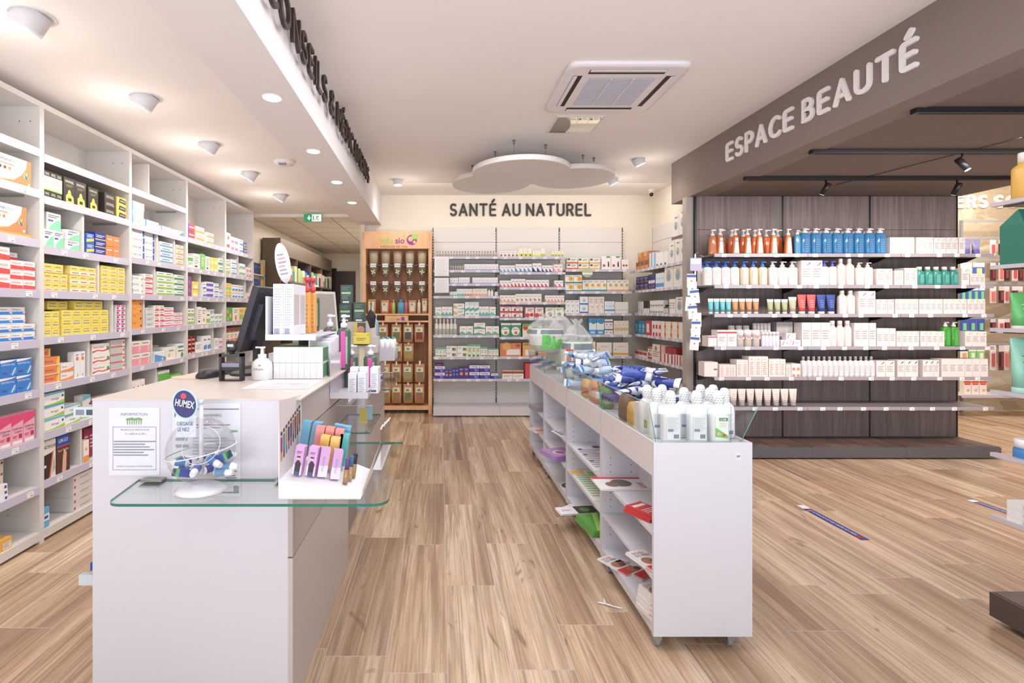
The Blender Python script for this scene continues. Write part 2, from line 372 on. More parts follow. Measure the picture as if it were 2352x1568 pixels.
def gondola_bay(name, label, loc, rot, W, levels, top, mP, mB, mS, mR, depth=.35, bz=.124, seam=None, deck=None, base_d=None, brackets=None, group=None, clear=False, seed=0, ntags=4, first=False, last=False, up=None):
    r = thing(name, label, 'shelving', loc, rot, group); base_d = base_d if base_d is not None else -.07
    seam = seam or top - .21
    MB().box(.002, W - .018, depth, depth + .02, .02, seam - .002, mP).build('back_panel', r)
    MB().box(.002, W - .018, depth, depth + .02, seam + .002, top, mP).build('header_panel', r)
    for x in ([-.009] if first else []) + [W - .009]:
        hu = .008 if mP is not WHITEW else .005; u = MB().box(x - hu, x + hu, depth - .004, depth + .03, .1, top + .005, up or (BLACK if mP is not WHITEW else mat('#4a4748', .5)))
        if mP is WHITEW:
            for k in range(60): u.box(x - .0055, x + .0055, depth - .006, depth - .003, .2 + k * .041, .2 + k * .041 + .02, WHITEW)
        u.build('slotted_upright', r)
    bb = MB().box(.001, W - .001, base_d, depth, .015, bz, mB)
    if deck:
        n = 5
        for k in range(n): bb.box(.002 + (W - .004) * k / n + .004, .002 + (W - .004) * (k + 1) / n - .004, base_d + .012, depth - .002, bz, bz + .004, deck)
    bb.build('base_plinth', r)
    for i, z in enumerate(levels):
        s = shelf_part(r, .002, W - .002, z, depth - .002, mS, mR, rail=.030, ntags=ntags, seed=seed + i, thick=.012)
        if brackets:
            for x in ([.012] if first else []) + [W - .012]:
                T = MB(); pts = [(depth - .002, z - .012), (depth - .002, z - .075), (depth - .10, z - .06), (depth - .22, z - .016)]
                vs = [(x - .002, p[0], p[1]) for p in pts] + [(x + .002, p[0], p[1]) for p in pts]
                T.add(vs, [(0, 1, 2, 3), (7, 6, 5, 4)] + [(j, (j + 1) % 4, 4 + (j + 1) % 4, 4 + j) for j in range(4)], brackets); T.build('bracket', s)
    return r
BW = .933
BL = {0: [2.24, 2.05, 1.86, 1.684, 1.405, 1.132, .825, .516], 1: [2.237, 2.02, 1.807, 1.598, 1.377, 1.107, .83, .516], 2: [2.06, 1.75, 1.44, 1.14, .837, .516]}
BX0 = -.103
for b in range(3):
    gondola_bay('shelving_gondola', 'white wall shelving %s under the dark lettering' % ['beside the wooden infusion display', 'in the middle bay', 'in the bay nearest the alcove corner'][b], (BX0 + b * BW, 7.15, 0), 0, BW, BL[b], 2.70, WHITEW, WHITE, WHITEW, RAIL, group='natural health shelving bays', seed=200 + b * 10, first=(b == 0), last=(b == 2), ntags=5)
SLV = [2.05, 1.763, 1.445, 1.149, .837, .52]
for b in range(2):
    gondola_bay('shelving_gondola', 'white alcove shelving along the side wall, %s' % ['bay in the corner by the back wall', 'bay next to the taupe post'][b], (2.776, 7.42 - b * .86, 0), -math.pi / 2, .86, SLV, 2.68, WHITEW, WHITE, WHITEW, RAIL, depth=.33, up=mat('#c9c2bb', .5), group='alcove shelving bays', seed=300 + b * 10, first=(b == 0), ntags=6, base_d=-.03)
WLV = [2.06, 1.743, 1.45, 1.12, .812, .507]
for b in range(3):
    gondola_bay('beauty_gondola', 'dark wood shelving bay of the beauty wall, %s' % ['beside the taupe post', 'middle one of three', 'at the open end by the stone wall'][b], (2.772 + b * .945, 5.14, 0), 0, .945, WLV, 2.725, DARKWOOD, mat('#5d5a60', .45), mat('#8d8388', .4), mat('#b7adb6', .25, .3), depth=.36, bz=.118, seam=2.36, deck=DECKWOOD, base_d=-.07, brackets=BLACK, group='beauty shelving bays', seed=400 + b * 10, first=(b == 0), ntags=4)

# ------------------------------------------------------------------ products
INK = '#5b5f6e'
def decals(mb, w, h, decs, d, top=False):
    """prints on the front (y=0) face of a carton: fractions of its width and height"""
    y = -.0006; lay = 0
    for q in decs:
        lay += 1; y = -.0005 - .00012 * lay
        X = lambda u: (u - .5) * w
        t = q[0]
        if t == 'r': _, u0, v0, u1, v1, c = q; mb.quad([(X(u0), y, v0 * h), (X(u1), y, v0 * h), (X(u1), y, v1 * h), (X(u0), y, v1 * h)], mat(c))
        elif t == 'b':
            _, v0, v1, c = q; e = .0005 + .0001 * lay
            mb.box(-w / 2 - e, w / 2 + e, -e, d + e, v0 * h, v1 * h, mat(c))
        elif t == 't': _, u0, v0, u1, th, s, c = q; mb.text(s, (X(u0), y, v0 * h), (1, 0, 0), (0, 0, 1), (u1 - u0) * w, th * h, mat(c), fit='y')
        elif t == 'c':
            _, u, v, r, c = q; R = r * min(w, h); mb.quad([(X(u) + R * math.cos(a * math.pi / 8), y, v * h + R * math.sin(a * math.pi / 8)) for a in range(16)], mat(c))
        elif t == 'p': _, pts, c = q; mb.quad([(X(a), y, b * h) for a, b in pts], mat(c))
        elif t == 'l':
            _, u0, v0, u1, v1, n, c = q
            for i in range(n):
                vv = v1 - (v1 - v0) * (i + .5) / n; th = (v1 - v0) / n * .22; uu = u1 - (u1 - u0) * ((i * 37 % 10) / 28)
                mb.quad([(X(u0), y, (vv - th) * h), (X(uu), y, (vv - th) * h), (X(uu), y, (vv + th) * h), (X(u0), y, (vv + th) * h)], mat(c))
def carton(w, h, d, st):
    mb = MB().box(-w / 2, w / 2, 0, d, 0, h, mat(st[0], .45)); decals(mb, w, h, st[1:], d); return mb
# look of the cartons
def S(base, *d): return (base,) + d
def LN(c=INK, u0=.1, v0=.55, u1=.9, v1=.85, n=2): return ('l', u0, v0, u1, v1, n, c)
def med(acc, base='#f3efec', v0=.08, v1=.4, ink=INK): return S(base, ('r', .0, v0, 1, v1, acc), LN(ink), ('r', .1, v0 + .1, .5, v0 + .16, '#ffffff'))
VOLT = S('#f7f3f2', ('p', [(0, 0), (1, 0), (1, 1), (.88, 1), (.85, .7), (.72, .4), (.5, .22), (.2, .13), (0, .1)], '#f58a4e'), ('p', [(0, .1), (.2, .13), (.5, .22), (.7, .38), (.5, .15), (.2, .08), (0, .05)], '#fbc7a4'), ('t', .04, .78, .46, .13, 'Voltaren', '#3b4566'), ('t', .47, .78, .80, .13, 'Plast', '#a7a9b8'), ('r', .06, .66, .5, .69, '#f08a5a'), ('c', .12, .52, .06, '#5a4034'), ('c', .25, .52, .06, '#7a4a34'), ('c', .38, .52, .06, '#e08a4a'), ('c', .84, .42, .12, '#f0c23a'), ('p', [(.78, .55), (.86, .38), (.92, .58), (.88, .3), (.83, .3)], '#2f6fc0'), ('c', .93, .1, .05, '#ffffff'))
REDW = S('#f6efee', ('p', [(0, .06), (1, .06), (1, .42), (0, .5)], '#ec4f4e'), ('t', .1, .62, .8, .2, 'DAFALGAN', '#d8756e'))
BLUW = S('#f3f0f2', ('p', [(0, .1), (1, .1), (.92, .46), (0, .46)], '#2f86d8'), ('t', .06, .62, .85, .2, 'Doliprane', '#666a80'), ('c', .93, .4, .2, '#d8c9c0'))
BIGB = S('#2a83d8', ('p', [(0, .84), (.3, .86), (.7, .9), (1, .97), (1, 1), (0, 1)], '#eef3f7'), ('t', .08, .68, .9, .11, 'IBUPROFENE 400mg', '#eaf3ff'), ('p', [(.55, .1), (1, .2), (1, .6), (.75, .35)], '#54a5ea'), ('r', .12, .22, .42, .3, '#5c4fb0'), ('p', [(.7, .1), (.78, .1), (.96, .5), (.9, .52)], '#dfe9f5'))
PINKD = S('#f6a9bd', ('p', [(0, 1), (1, 1), (1, .78), (0, .62)], '#e8457a'), ('t', .1, .5, .92, .08, 'Doliprane', '#33406e'), ('t', .3, .4, .92, .08, 'Liquiz', '#33406e'), ('r', .62, .2, .9, .34, '#c42f5c'), ('l', .1, .22, .5, .32, 2, '#d04070'), ('r', .1, .03, .9, .14, '#f4eeec'))
CREAMY = S('#efe6d6', ('c', .85, .8, .12, '#b8433c'), LN('#9a8f85', .1, .55, .7, .8, 2), ('r', .2, .15, .8, .22, '#e3bf56'), ('r', .3, .26, .55, .33, '#e8cf7a'))
WNAVY = S('#f2eff0', LN('#4a4f86', .1, .3, .6, .7, 2), ('r', .86, .2, .96, .7, '#3c4a9c'))
YEL_OR = S('#efb440', ('r', .35, .1, .95, .65, '#f3ead6'), ('l', .4, .2, .9, .6, 3, '#a08a6a'))
SYN_W = S('#34322f', ('r', .0, .28, 1, .8, '#eef0d8'), ('r', 0, .28, 1, .34, '#a5d03c'), ('c', .3, .58, .14, '#f0b088'), ('c', .7, .58, .14, '#f0b088'), ('t', .15, .84, .85, .1, 'SYNTHOL', '#e9e6d2'), ('t', .15, .1, .85, .1, 'SYNTHOL', '#e9e6d2'))
SYN = S('#33302e', ('t', .12, .8, .88, .1, 'SYNTHOL', '#f2efe6'), ('l', .2, .64, .8, .74, 2, '#8a8a4a'), ('p', [(.2, .04), (.2, .3), (.34, .36), (.4, .5), (.5, .54), (.6, .5), (.66, .36), (.85, .28), (.9, .04)], '#f6d33c'), ('r', .38, .1, .68, .22, '#2b2b2b'))
BLKS = S('#35302c', ('t', .15, .3, .85, .4, 'SYNTHOL', '#e9e2c8')); BLKY = S('#f2cf45', ('p', [(.2, .2), (.95, .1), (.95, .7), (.3, .85)], '#35302c'), ('t', .35, .35, .9, .25, 'SYNTHOL', '#f1ecd8'))
GRNW = S('#f2f2f0', ('p', [(.1, 0), (1, 0), (1, .65), (.7, .6), (.3, .3)], '#7fdcae'), LN('#5b5f7e', .1, .7, .9, .9, 2), ('r', .08, .5, .45, .6, '#5a61a8'))
BLUD = S('#2f3f9a', LN('#e6e8f6', .1, .3, .9, .7, 2), ('r', 0, .0, 1, .12, '#f0d24a')); BLUY = S('#3c6fc8', ('p', [(0, .1), (1, .3), (1, .55), (0, .4)], '#e8d24a'), ('l', .1, .6, .9, .9, 3, '#dfe6f6'))
ORNG = S('#f58a4a', ('l', .15, .55, .85, .75, 1, '#fbe3d2'))
YRED = S('#f4dc62', ('r', .08, .14, .92, .34, '#f2efe0'), ('r', .2, .18, .85, .26, '#d8542e'), ('l', .15, .55, .75, .8, 1, '#a79c52')); YRED2 = S('#f4dd6a', ('r', 0, 0, 1, .4, '#f5ede0'), ('r', .2, .14, .9, .26, '#e0653a'), ('l', .15, .58, .75, .8, 1, '#a79c52'))
YBLU = S('#f6e053', ('r', .25, .34, .85, .44, '#8f98b8'), ('l', .2, .6, .8, .8, 1, '#a3a26a'), ('c', .2, .40, .07, '#4a5788')); PNKS = S('#eceaf2', ('r', .1, .5, .9, .95, '#e8688e'), ('r', .15, .1, .6, .4, '#4a4f98'))
ARNC = S('#f58634', ('t', .06, .38, .72, .3, 'Arnican', '#5c58a8'), ('p', [(.82, 0), (1, 0), (1, 1), (.9, 1), (.78, .5)], '#f8c93a'), ('r', 0, 0, 1, .1, '#f3e6dc')); ARNW = S('#f1ebe6', ('p', [(0, 0), (1, 0), (1, .5), (.6, .3), (0, .2)], '#f2913c'), ('t', .08, .5, .7, .22, 'Arnica', '#b85a4a'))
TALLW = S('#f0eeef', ('c', .5, .74, .28, '#f07f5a'), ('l', .2, .84, .8, .92, 2, INK), ('p', [(.4, .08), (.65, .2), (.6, .06)], '#3aa890')); BOIR = S('#f4f0ea', ('p', [(0, .12), (.3, .3), (.6, .18), (1, .3), (1, .45), (.6, .3), (.3, .4), (0, .3)], '#e5503c'), ('t', .06, .56, .7, .2, 'Baume Kamol', '#c8453c'), ('c', .9, .5, .2, '#4fa24a'))
GRYR = S('#c9c6c4', ('r', 0, .02, 1, .2, '#d8706a'), ('r', .82, .1, 1, .9, '#f0e6e2'), ('c', .92, .6, .2, '#e66a4c'))
ARNG = S('#f4f2ee', ('p', [(0, .78), (1, .86), (1, 1), (0, 1)], '#67bfe2'), ('t', .34, .36, .8, .2, 'Arnigel', '#6b6f7c'), ('p', [(0, 0), (1, .0), (1, .3), (.5, .12), (0, .06)], '#9fce3c'), ('c', .9, .6, .1, '#2f3f7c'))
PURS = S('#eae4e6', ('r', .0, .4, .2, .95, '#a8387c'), LN('#8a8690', .3, .4, .9, .7, 2)); ACTP = S('#e8e2d8', ('p', [(0, .62), (.8, .66), (.5, 0), (0, 0)], '#3a2a26'), ('p', [(.72, .68), (.82, .68), (.55, 0), (.42, 0)], '#e8623c'), ('t', .02, .78, .97, .09, 'ACTIPOCHE', '#3a3636'), ('c', .1, .33, .1, '#f0e8e0'), ('p', [(.7, .1), (.95, .2), (.9, .5), (.78, .4)], '#b9b4ae'))
URGB = S('#5e3530', ('r', 0, .7, 1, 1, '#2f57b8'), ('r', 0, .68, 1, .71, '#d8403a'), ('t', .15, .8, .85, .1, 'URGO', '#ffffff'), ('p', [(.4, 0), (.7, 0), (.75, .5), (.55, .62), (.45, .4)], '#e8b090'), ('t', .1, .56, .9, .07, 'Patch Chauffant', '#f0e0d8'))
ORWT = S('#f6eee6', ('r', 0, 0, 1, .3, '#f0a03c'), ('c', .5, .6, .2, '#f0b07a')); CART = S('#e6e1dc', ('l', .25, .3, .7, .6, 2, '#9a96a0'), ('c', .9, .5, .3, '#4a4f66'), ('c', .06, .4, .2, '#d8504c'))
BWHT = S('#63b6e4', ('r', .0, .35, 1, .7, '#f0f4f8'), ('r', .1, .45, .8, .6, '#3a5fb0'))
FLAM = S('#f5f4f5', ('r', 0, 0, .09, 1, '#4f9fe0'), ('t', .14, .38, .78, .3, 'Flamigel', '#5b6690'), ('c', .88, .6, .14, '#8fa3d8')); FLAC = S('#f5f5f6', ('p', [(.55, 0), (1, 0), (1, .9), (.8, .6)], '#3f97e6'), ('t', .06, .38, .6, .26, 'Cicalor', '#3c82cc'))
OSMO = S('#f6f4f4', ('r', .86, .05, 1, .9, '#2f5fb8'), ('t', .07, .4, .8, .32, 'Osmo Soft', '#5a5f70'))
BLWL = S('#e9eff6', ('r', 0, .1, 1, .38, '#4f9ccf'), LN('#6a7a9c', .15, .5, .8, .85, 1)); ORWL = S('#f6efe6', ('r', 0, .1, 1, .45, '#f29d4e'), LN('#7a6a66', .15, .6, .8, .85, 1))
TEAW = S('#f1f0ee', ('r', 0, .1, .08, .9, '#4fb3a6'), ('t', .1, .45, .6, .3, 'ONCTOSE', '#8a8a94'), ('c', .92, .5, .2, '#9fbab0')); REDL = S('#f6f0ef', ('r', .2, .05, 1, .42, '#e85a62'), LN('#8a7a80', .15, .6, .8, .85, 1))
GRNL = S('#f1f2ea', ('r', 0, .08, 1, .42, '#8fcb52'), LN('#6a7a66', .15, .58, .8, .85, 1)); GRND = S('#eef2ee', ('r', 0, .08, 1, .42, '#2f9a72'), LN('#5a7a70', .3, .58, .9, .85, 1))
DAFO = S('#f7a238', ('t', .08, .66, .6, .2, 'DAFX', '#c8603a'), ('c', .88, .4, .16, '#4a4a66')); GREYL = S('#d6dada', LN('#8a9294', .15, .5, .85, .85, 2)); PNKW = S('#f7eef0', ('p', [(0, .1), (1, .2), (1, .4), (0, .34)], '#e8588c'), LN('#a07888', .1, .6, .8, .85, 1))
PNKC = S('#f3e9e4', ('r', 0, .0, 1, .58, '#f29aaa'), ('p', [(.7, .1), (.9, .1), (.95, .5), (.75, .55)], '#e8c8b8'), LN('#9a8f8c', .1, .68, .8, .9, 1)); BLUP = S('#e8eef4', ('p', [(0, 0), (1, 0), (1, .4), (0, .8)], '#5a9ee0'), ('c', .7, .25, .16, '#f2d0b8'))
WYEL = S('#f3efe2', ('c', .3, .35, .14, '#e6b84a'), LN('#a8a08c', .3, .6, .8, .85, 1)); WGRT = S('#f2f2ee', ('r', .1, .72, .9, .86, '#3a9a96'), ('c', .7, .2, .2, '#4fa05a'), LN('#7a7a7a', .1, .4, .9, .6, 1))
MEDR = S('#f4eeee', ('c', .5, .7, .2, '#e06a60'), ('r', .2, .1, .8, .3, '#c8504c')); GRNB = S('#f0f2ec', ('r', .0, .6, 1, .9, '#59b83c'), LN('#8a9a86', .1, .25, .9, .5, 2))
REDP = S('#e4434c', ('r', .1, .45, .9, .6, '#f6e6ea'), ('r', 0, 0, .2, 1, '#7a4fb0')); WORA = S('#f7f0e8', ('r', .0, .12, 1, .45, '#f6a94e'), LN('#8a8a94', .2, .65, .8, .85, 1))
GRNS = S('#7fcf5c', ('l', .2, .2, .8, .8, 5, '#eaf6e0')); WTXT = S('#f3f1ec', ('l', .15, .3, .85, .85, 5, '#a8a4a0'), ('r', .2, .12, .6, .22, '#3a3a3a')); YELS = S('#efd95c', ('r', .2, .1, .8, .5, '#f6f2d0')); 
PURT = S('#8f4aa0', ('c', .5, .3, .3, '#b06ac0'), ('c', .5, .7, .3, '#b06ac0')); PURB = S('#eeeaf6', ('r', 0, .15, 1, .7, '#7a5fd0'), ('c', .6, .42, .2, '#4f6fc8')); WBLU = S('#f2f4f8', ('p', [(.2, .1), (1, .15), (.9, .45), (.1, .35)], '#4f95dc'), LN('#6a7f9c', .2, .65, .8, .85, 1))
TEAR = S('#eef2f0', ('r', .1, .1, .4, .5, '#3fb0a6'), ('c', .7, .4, .25, '#4fb888')); REDK = S('#d8433e', ('r', .1, .5, .9, .95, '#3a2a30'), ('r', .2, .1, .8, .3, '#f2e6e0')); WHT = S('#f4f1ee', LN('#a8a4a8', .15, .3, .85, .8, 3))
PINKB = S('#f4e6ec', ('r', .1, .1, .9, .5, '#e27fae')); NATG = S('#4fae4a', ('c', .3, .7, .16, '#f09a4a'), ('c', .7, .4, .18, '#f4b45a'), ('c', .35, .2, .14, '#a8d860')); WORN = S('#f6efe8', ('c', .5, .25, .2, '#ee8a5c'), LN('#9a948c', .2, .6, .8, .9, 2)); YGRN = S('#f2e28a', ('r', .1, .1, .9, .5, '#9fcf5a'), ('r', .1, .62, .9, .85, '#f0b04a')); ORNB = S('#ee8f5e', ('r', .2, .5, .8, .8, '#f6e2d2'))
ORPK = S('#f5eae2', ('r', .1, .05, .9, .5, '#ee7a4e'), LN('#b08a7a', .2, .6, .8, .9, 2))

CNT = {}; KINDN = {}
def U(pl, px):
    if pl == 'L': return LY(px)
    if pl == 'B': return PX(px, 7.16)
    if pl == 'W': return PX(px, 5.15)
    if pl == 'S': return 3240. / (px - VX)
def pose(pl, u, z, back):
    if pl == 'L': return (-2.572 - back, u, z), math.pi / 2
    if pl == 'B': return (u, 7.162 + back, z), 0.
    if pl == 'W': return (u, 5.152 + back, z), 0.
    if pl == 'S': return (2.788 + back, u, z), -math.pi / 2
def place_name(pl, u, z):
    if pl == 'L':
        b = next((b for b, (a, c) in BAYY.items() if a <= u < c), 1); lv = LV[b] + [.075]
        i = min(range(len(lv)), key=lambda i: abs(lv[i] - z)); return '%s shelf, %s medicine bay' % (ORD[i] if i < len(lv) - 1 else 'bottom', BAYN[b])
    if pl == 'B':
        b = min(2, max(0, int((u - BX0) / BW))); lv = BL[b]; return '%s shelf, %s back-wall bay' % (ORD[min(range(len(lv)), key=lambda i: abs(lv[i] - z))], BAYN[b + 1])
    lv = WLV if pl == 'W' else SLV; i = min(range(len(lv)), key=lambda i: abs(lv[i] - z))
    return '%s shelf, %s' % (ORD[i], 'dark beauty wall' if pl == 'W' else 'side alcove')
def labels(look, pl, ua, z):
    return look, place_name(pl, ua, z)
LSHEET = {}
def R(pl, z, pa, pb, n, k, h, st, look, nm='medicine_box', dz=0., back=0., d=None, jit=1., cat=None):
    """n columns of k stacked cartons between two pixel columns of the photograph's shelf front"""
    ua, ub = U(pl, pa), U(pl, pb); w = abs(ub - ua) / n; sg = 1 if ub > ua else -1
    z0 = z; z = z + .001
    d = d or min(.16, max(.05, w * .75)); me = None
    me = carton(w * .965, h * .985, d, st).build(nm, mesh_only=True)
    pn = place_name(pl, ua + sg * w * .5, z0)
    key = (look, pn, dz > 0, round(back, 2)); c0 = CNT.get(key, 0); CNT[key] = c0 + n
    rnd = random.Random(int(pa * 7 + pb * 13 + z * 100))
    for i in range(n):
        for j in range(k):
            u = ua + sg * w * (i + .5); loc, rot = pose(pl, u, z + dz + j * h, back + .004 * rnd.random() * jit)
            o = link(nm, me, None, loc, rot + math.radians(rnd.uniform(-.5, .5)) * jit)
            lab = '%s, %s, %s across' % (look, pn, NTH[min(c0 + i, len(NTH) - 1)])
            if k > 1: lab += ', %s' % (('layer %d up' % (j + 1)) if True else '')
            elif dz > 0.15: lab += ', on top'
            elif back > .05: lab += ', behind'
            tag(o, lab, cat or nm.replace('_', ' '), '%s on the %s' % (look.split(' with')[0] + 'es' if look.split(' with')[0].endswith('x') else look.split(' with')[0] + 's', pn))
def prep(maker):
    """maker() -> list of (part name, mesh builder); meshes are shared by all copies"""
    return [(nm, mb.build(nm, mesh_only=True)) for nm, mb in maker]
def drop(parts, name, label, cat, loc, rot=0., group=None):
    r = link(name, None, None, loc, rot)
    for nm, me in parts:
        o = bpy.data.objects.new(nm, me); COL.objects.link(o); o.parent = r
    return tag(r, label, cat, group)
def RB(pl, z, pa, pb, n, maker, name, look, back=0., cat=None, edge=False):
    ua, ub = U(pl, pa), U(pl, pb); w = abs(ub - ua) / n; sg = 1 if ub > ua else -1
    pn = place_name(pl, ua + sg * w * .5, z); key = (look, pn, back > .05); c0 = CNT.get(key, 0); CNT[key] = c0 + n
    parts = prep(maker(w * .95)); rnd = random.Random(int(pa * 3 + z * 50))
    for i in range(n):
        loc, rot = pose(pl, ua + sg * w * (i + .5), z + .001, back + w * .48)
        lab = '%s, %s, %s across' % (look, pn, NTH[min(c0 + i, len(NTH) - 1)]) + (', behind' if back > .05 else '')
        drop(parts, name, lab, cat or name.split('_')[-1], loc, rot + math.radians(rnd.uniform(-3, 3)), '%ss on the %s' % (look.split(' with')[0], pn))
# bottles, tubes, pouches (local origin: centre of the base; front faces -y)
def bottle(h, col, cap, lab=None, lc=None, ry=.5, e=.75, sh=.82, capr=.42, caph=.16, labc='#f3ece8', ink=INK, labh=(.08, .72), text=None, rough=.25):
    def f(w):
        r = w / 2; q = r * ry / .5 * 1. if ry != .5 else r
        q = min(q, w * .5); m = mat(col, rough); hb = h * (1 - caph)
        b = MB().loft([(0, r * .96, q * .96), (.004, r, q), (hb * sh, r, q), (hb * (sh + .06), r * .9, q * .9), (hb * .95, r * capr * 1.05, min(q, r * capr) * 1.05), (hb, r * capr, min(q, r * capr))], m, 14, e)
        out = [('bottle_body', b)]
        if lab:
            l = MB(); u0, u1 = -lab * r, lab * r; z0, z1 = hb * labh[0], hb * labh[1]; l.box(u0, u1, -q - .0012, -q * .9, z0, z1, mat(labc, .5))
            for i in range(5):
                zz = z1 - (z1 - z0) * (i + .8) / 6.5; l.quad([(u0 * .8, -q - .0016, zz), (u1 * (.8 - .1 * (i % 3)), -q - .0016, zz), (u1 * (.8 - .1 * (i % 3)), -q - .0016, zz + h * .012), (u0 * .8, -q - .0016, zz + h * .012)], mat(lc or ink))
            out.append(('label_sticker', l))
        c = MB().loft([(hb, r * capr * 1.08, min(q, r * capr) * 1.08), (h * .99, r * capr * 1.08, min(q, r * capr) * 1.08), (h, r * capr * .95, min(q, r * capr) * .95)], mat(cap, .35), 14); out.append(('cap', c))
        return out
    return f
def pump(h, col, cap, lab=.55, labc='#f1ebe6', lc='#6a8ac0', ry=.36, taper=1., hb=.72, band=None, e=.6, neck=.22, rough=.15, out_left=False):
    def f(w):
        r = w / 2; q = w * ry; B = h * hb; m = mat(col, rough)
        b = MB().loft([(0, r * .95, q * .95), (.004, r, q), (B * .5, r * (1 + taper) / 2, q), (B * .9, r * taper, q * .95), (B * .97, r * taper * .8, q * .8), (B, r * .35, r * .3)], m, 16, e)
        out = [('bottle_body', b)]
        if lab:
            l = MB(); a = lab * r; z0, z1 = B * .06, B * .86
            l.add([(-a, -q - .001, z0), (a, -q - .001, z0), (a * taper * .9, -q - .001, z1), (-a * taper * .9, -q - .001, z1)], [(0, 1, 2, 3)], mat(labc, .5))
            for i in range(6):
                zz = z0 + (z1 - z0) * (.1 + i * .13); t = B * (.05 if (band and i == 5) else .012); c = band if (band and i == 5) else lc
                l.quad([(-a * .7, -q - .0014, zz), (a * .7, -q - .0014, zz), (a * .7, -q - .0014, zz + t), (-a * .7, -q - .0014, zz + t)], mat(c))
            out.append(('label_sticker', l))
        c = mat(cap, .35); k = r * neck * 1.5
        p = MB().loft([(B, k, k), (B + h * .08, k * .95, k * .95), (B + h * .10, k * .5, k * .5), (B + h * .19, k * .45, k * .45)], c, 12)
        p.loft([(B + h * .19, k * .9, k * .9), (h * .99, k * .8, k * .8), (h, k * .5, k * .5)], c, 12)
        s = -1 if out_left else 1
        p.box(min(0, s * r * .85), max(0, s * r * .85), -k * .35, k * .35, h * .955, h * .99, c); out.append(('pump', p)); return out
    return f
def tube(h, col, cap, top=None, capf=.14, lc=INK, band=None, rough=.3, lines=True, ryb=.3):
    def f(w):
        r = w / 2; c0 = h * capf
        mf = (lambda z: mat(top, rough) if (top and z > h * .8) else mat(col, rough))
        b = MB().loft([(c0, r * .62, r * .5), (c0 + h * .3, r * .78, r * .38), (h * .8, r * .93, r * .16), (h * .93, r, r * .05), (h, r, .0012)], mat(col, rough), 14, .9, mf=mf)
        if band: b.loft([(h * band[0], r * .9, r * .26), (h * band[1], r * .93, r * .24)], mat(band[2]), 14, .9)
        if lines:
            for i in range(4):
                zz = h * (.35 + .11 * i); y = -r * (.40 - .07 * i); b.quad([(-r * .4, y - .004, zz), (r * (.4 - .08 * (i % 2)), y - .004, zz), (r * (.4 - .08 * (i % 2)), y - .004, zz + h * .018), (-r * .4, y - .004, zz + h * .018)], mat(lc))
        c = MB().loft([(0, r * .66, r * .55), (c0 * .96, r * .64, r * .52), (c0, r * .6, r * .48)], mat(cap, .35), 14, .9)
        return [('tube_body', b), ('cap', c)]
    return f
def pouch(h, col, art, capc=None):
    def f(w):
        r = w / 2; b = MB().loft([(0, r * .9, r * .5), (h * .1, r, r * .45), (h * .6, r * .97, r * .25), (h * .9, r, r * .05), (h, r, .001)], mat(col, .3), 14, .55)
        l = MB().quad([(-r * .6, -r * .47, h * .12), (r * .6, -r * .47, h * .12), (r * .6, -r * .33, h * .55), (-r * .6, -r * .33, h * .55)], mat(art, .4))
        return [('pouch_body', b), ('label_sticker', l)]
    return f
# ------------------------------------------------------------------ medicine wall stock
z1, z2, z3, z4, z5 = LV[1], LV[2], LV[3], LV[4], LV[5]
L = 'L'
R(L, z1[1], -6, 78, 1, 1, .165, VOLT, 'large white box with orange swoosh', d=.06)
R(L, z1[2], -20, 80, 1, 1, .024, S('#f2a85a', ('r', .0, .2, .9, .4, '#f7dcb0')), 'flat orange carton', d=.2)
R(L, z1[2], -22, 67, 1, 1, .165, VOLT, 'large white box with orange swoosh', d=.06, dz=.0245)
R(L, z1[3], -30, 28, 2, 3, .083, REDW, 'large red and white box'); R(L, z1[3], 29, 86, 2, 3, .059, REDW, 'small red and white box'); R(L, z1[3], 36, 68, 1, 1, .05, REDW, 'small red and white box', dz=.178, back=.06)
R(L, z1[4], -32, 86, 4, 2, .052, BLUW, 'white box with blue stripe'); R(L, z1[4], -26, 70, 3, 2, .052, BLUW, 'white box with blue stripe', dz=.105, back=.02)
R(L, z1[5], 5, 78, 2, 2, .105, BIGB, 'bright blue box'); R(L, z1[6], 2, 85, 3, 1, .19, PINKD, 'tall pink box'); R(L, z1[6], -26, 1, 1, 1, .19, PINKD, 'tall pink box', back=.0)
R(L, z1[7], -28, 50, 3, 3, .07, CREAMY, 'cream box with yellow print', back=.10); R(L, z1[7], -30, 24, 1, 3, .032, WNAVY, 'flat white box with navy mark', d=.07)
R(L, .074, -34, 32, 2, 1, .07, YEL_OR, 'yellow orange box')
R(L, z2[1], 105, 148, 3, 1, .178, SYN_W, 'black box with pale middle'); R(L, z2[1], 150, 203, 2, 1, .18, SYN, 'tall black box with yellow torso'); R(L, z2[1], 207, 230, 1, 1, .168, SYN, 'tall black box with yellow torso')
R(L, z2[1], 244, 270, 1, 3, .056, BLKS, 'small black box'); R(L, z2[1], 272, 294, 1, 3, .056, BLKY, 'small yellow and black box')
R(L, z2[2], 105, 150, 2, 1, .118, GRNW, 'white and mint green box'); R(L, z2[2], 118, 151, 1, 1, .118, GRNW, 'white and mint green box', dz=.1185, back=.02); R(L, z2[2], 157, 187, 1, 2, .072, GRNW, 'small white and mint box')
R(L, z2[2], 203, 221, 1, 2, .075, BLUY, 'blue box with yellow band'); R(L, z2[2], 222, 247, 1, 3, .057, BLUD, 'dark blue box'); R(L, z2[2], 248, 278, 2, 2, .083, ORNG, 'plain orange box')
R(L, z2[3], 105, 160, 3, 2, .06, YRED, 'yellow box with red bar'); R(L, z2[3], 105, 150, 2, 1, .06, YRED, 'yellow box with red bar', dz=.122); R(L, z2[3], 165, 225, 3, 3, .062, YRED2, 'pale yellow box with red bar')
R(L, z2[3], 236, 291, 3, 4, .054, YRED, 'yellow box with red bar')
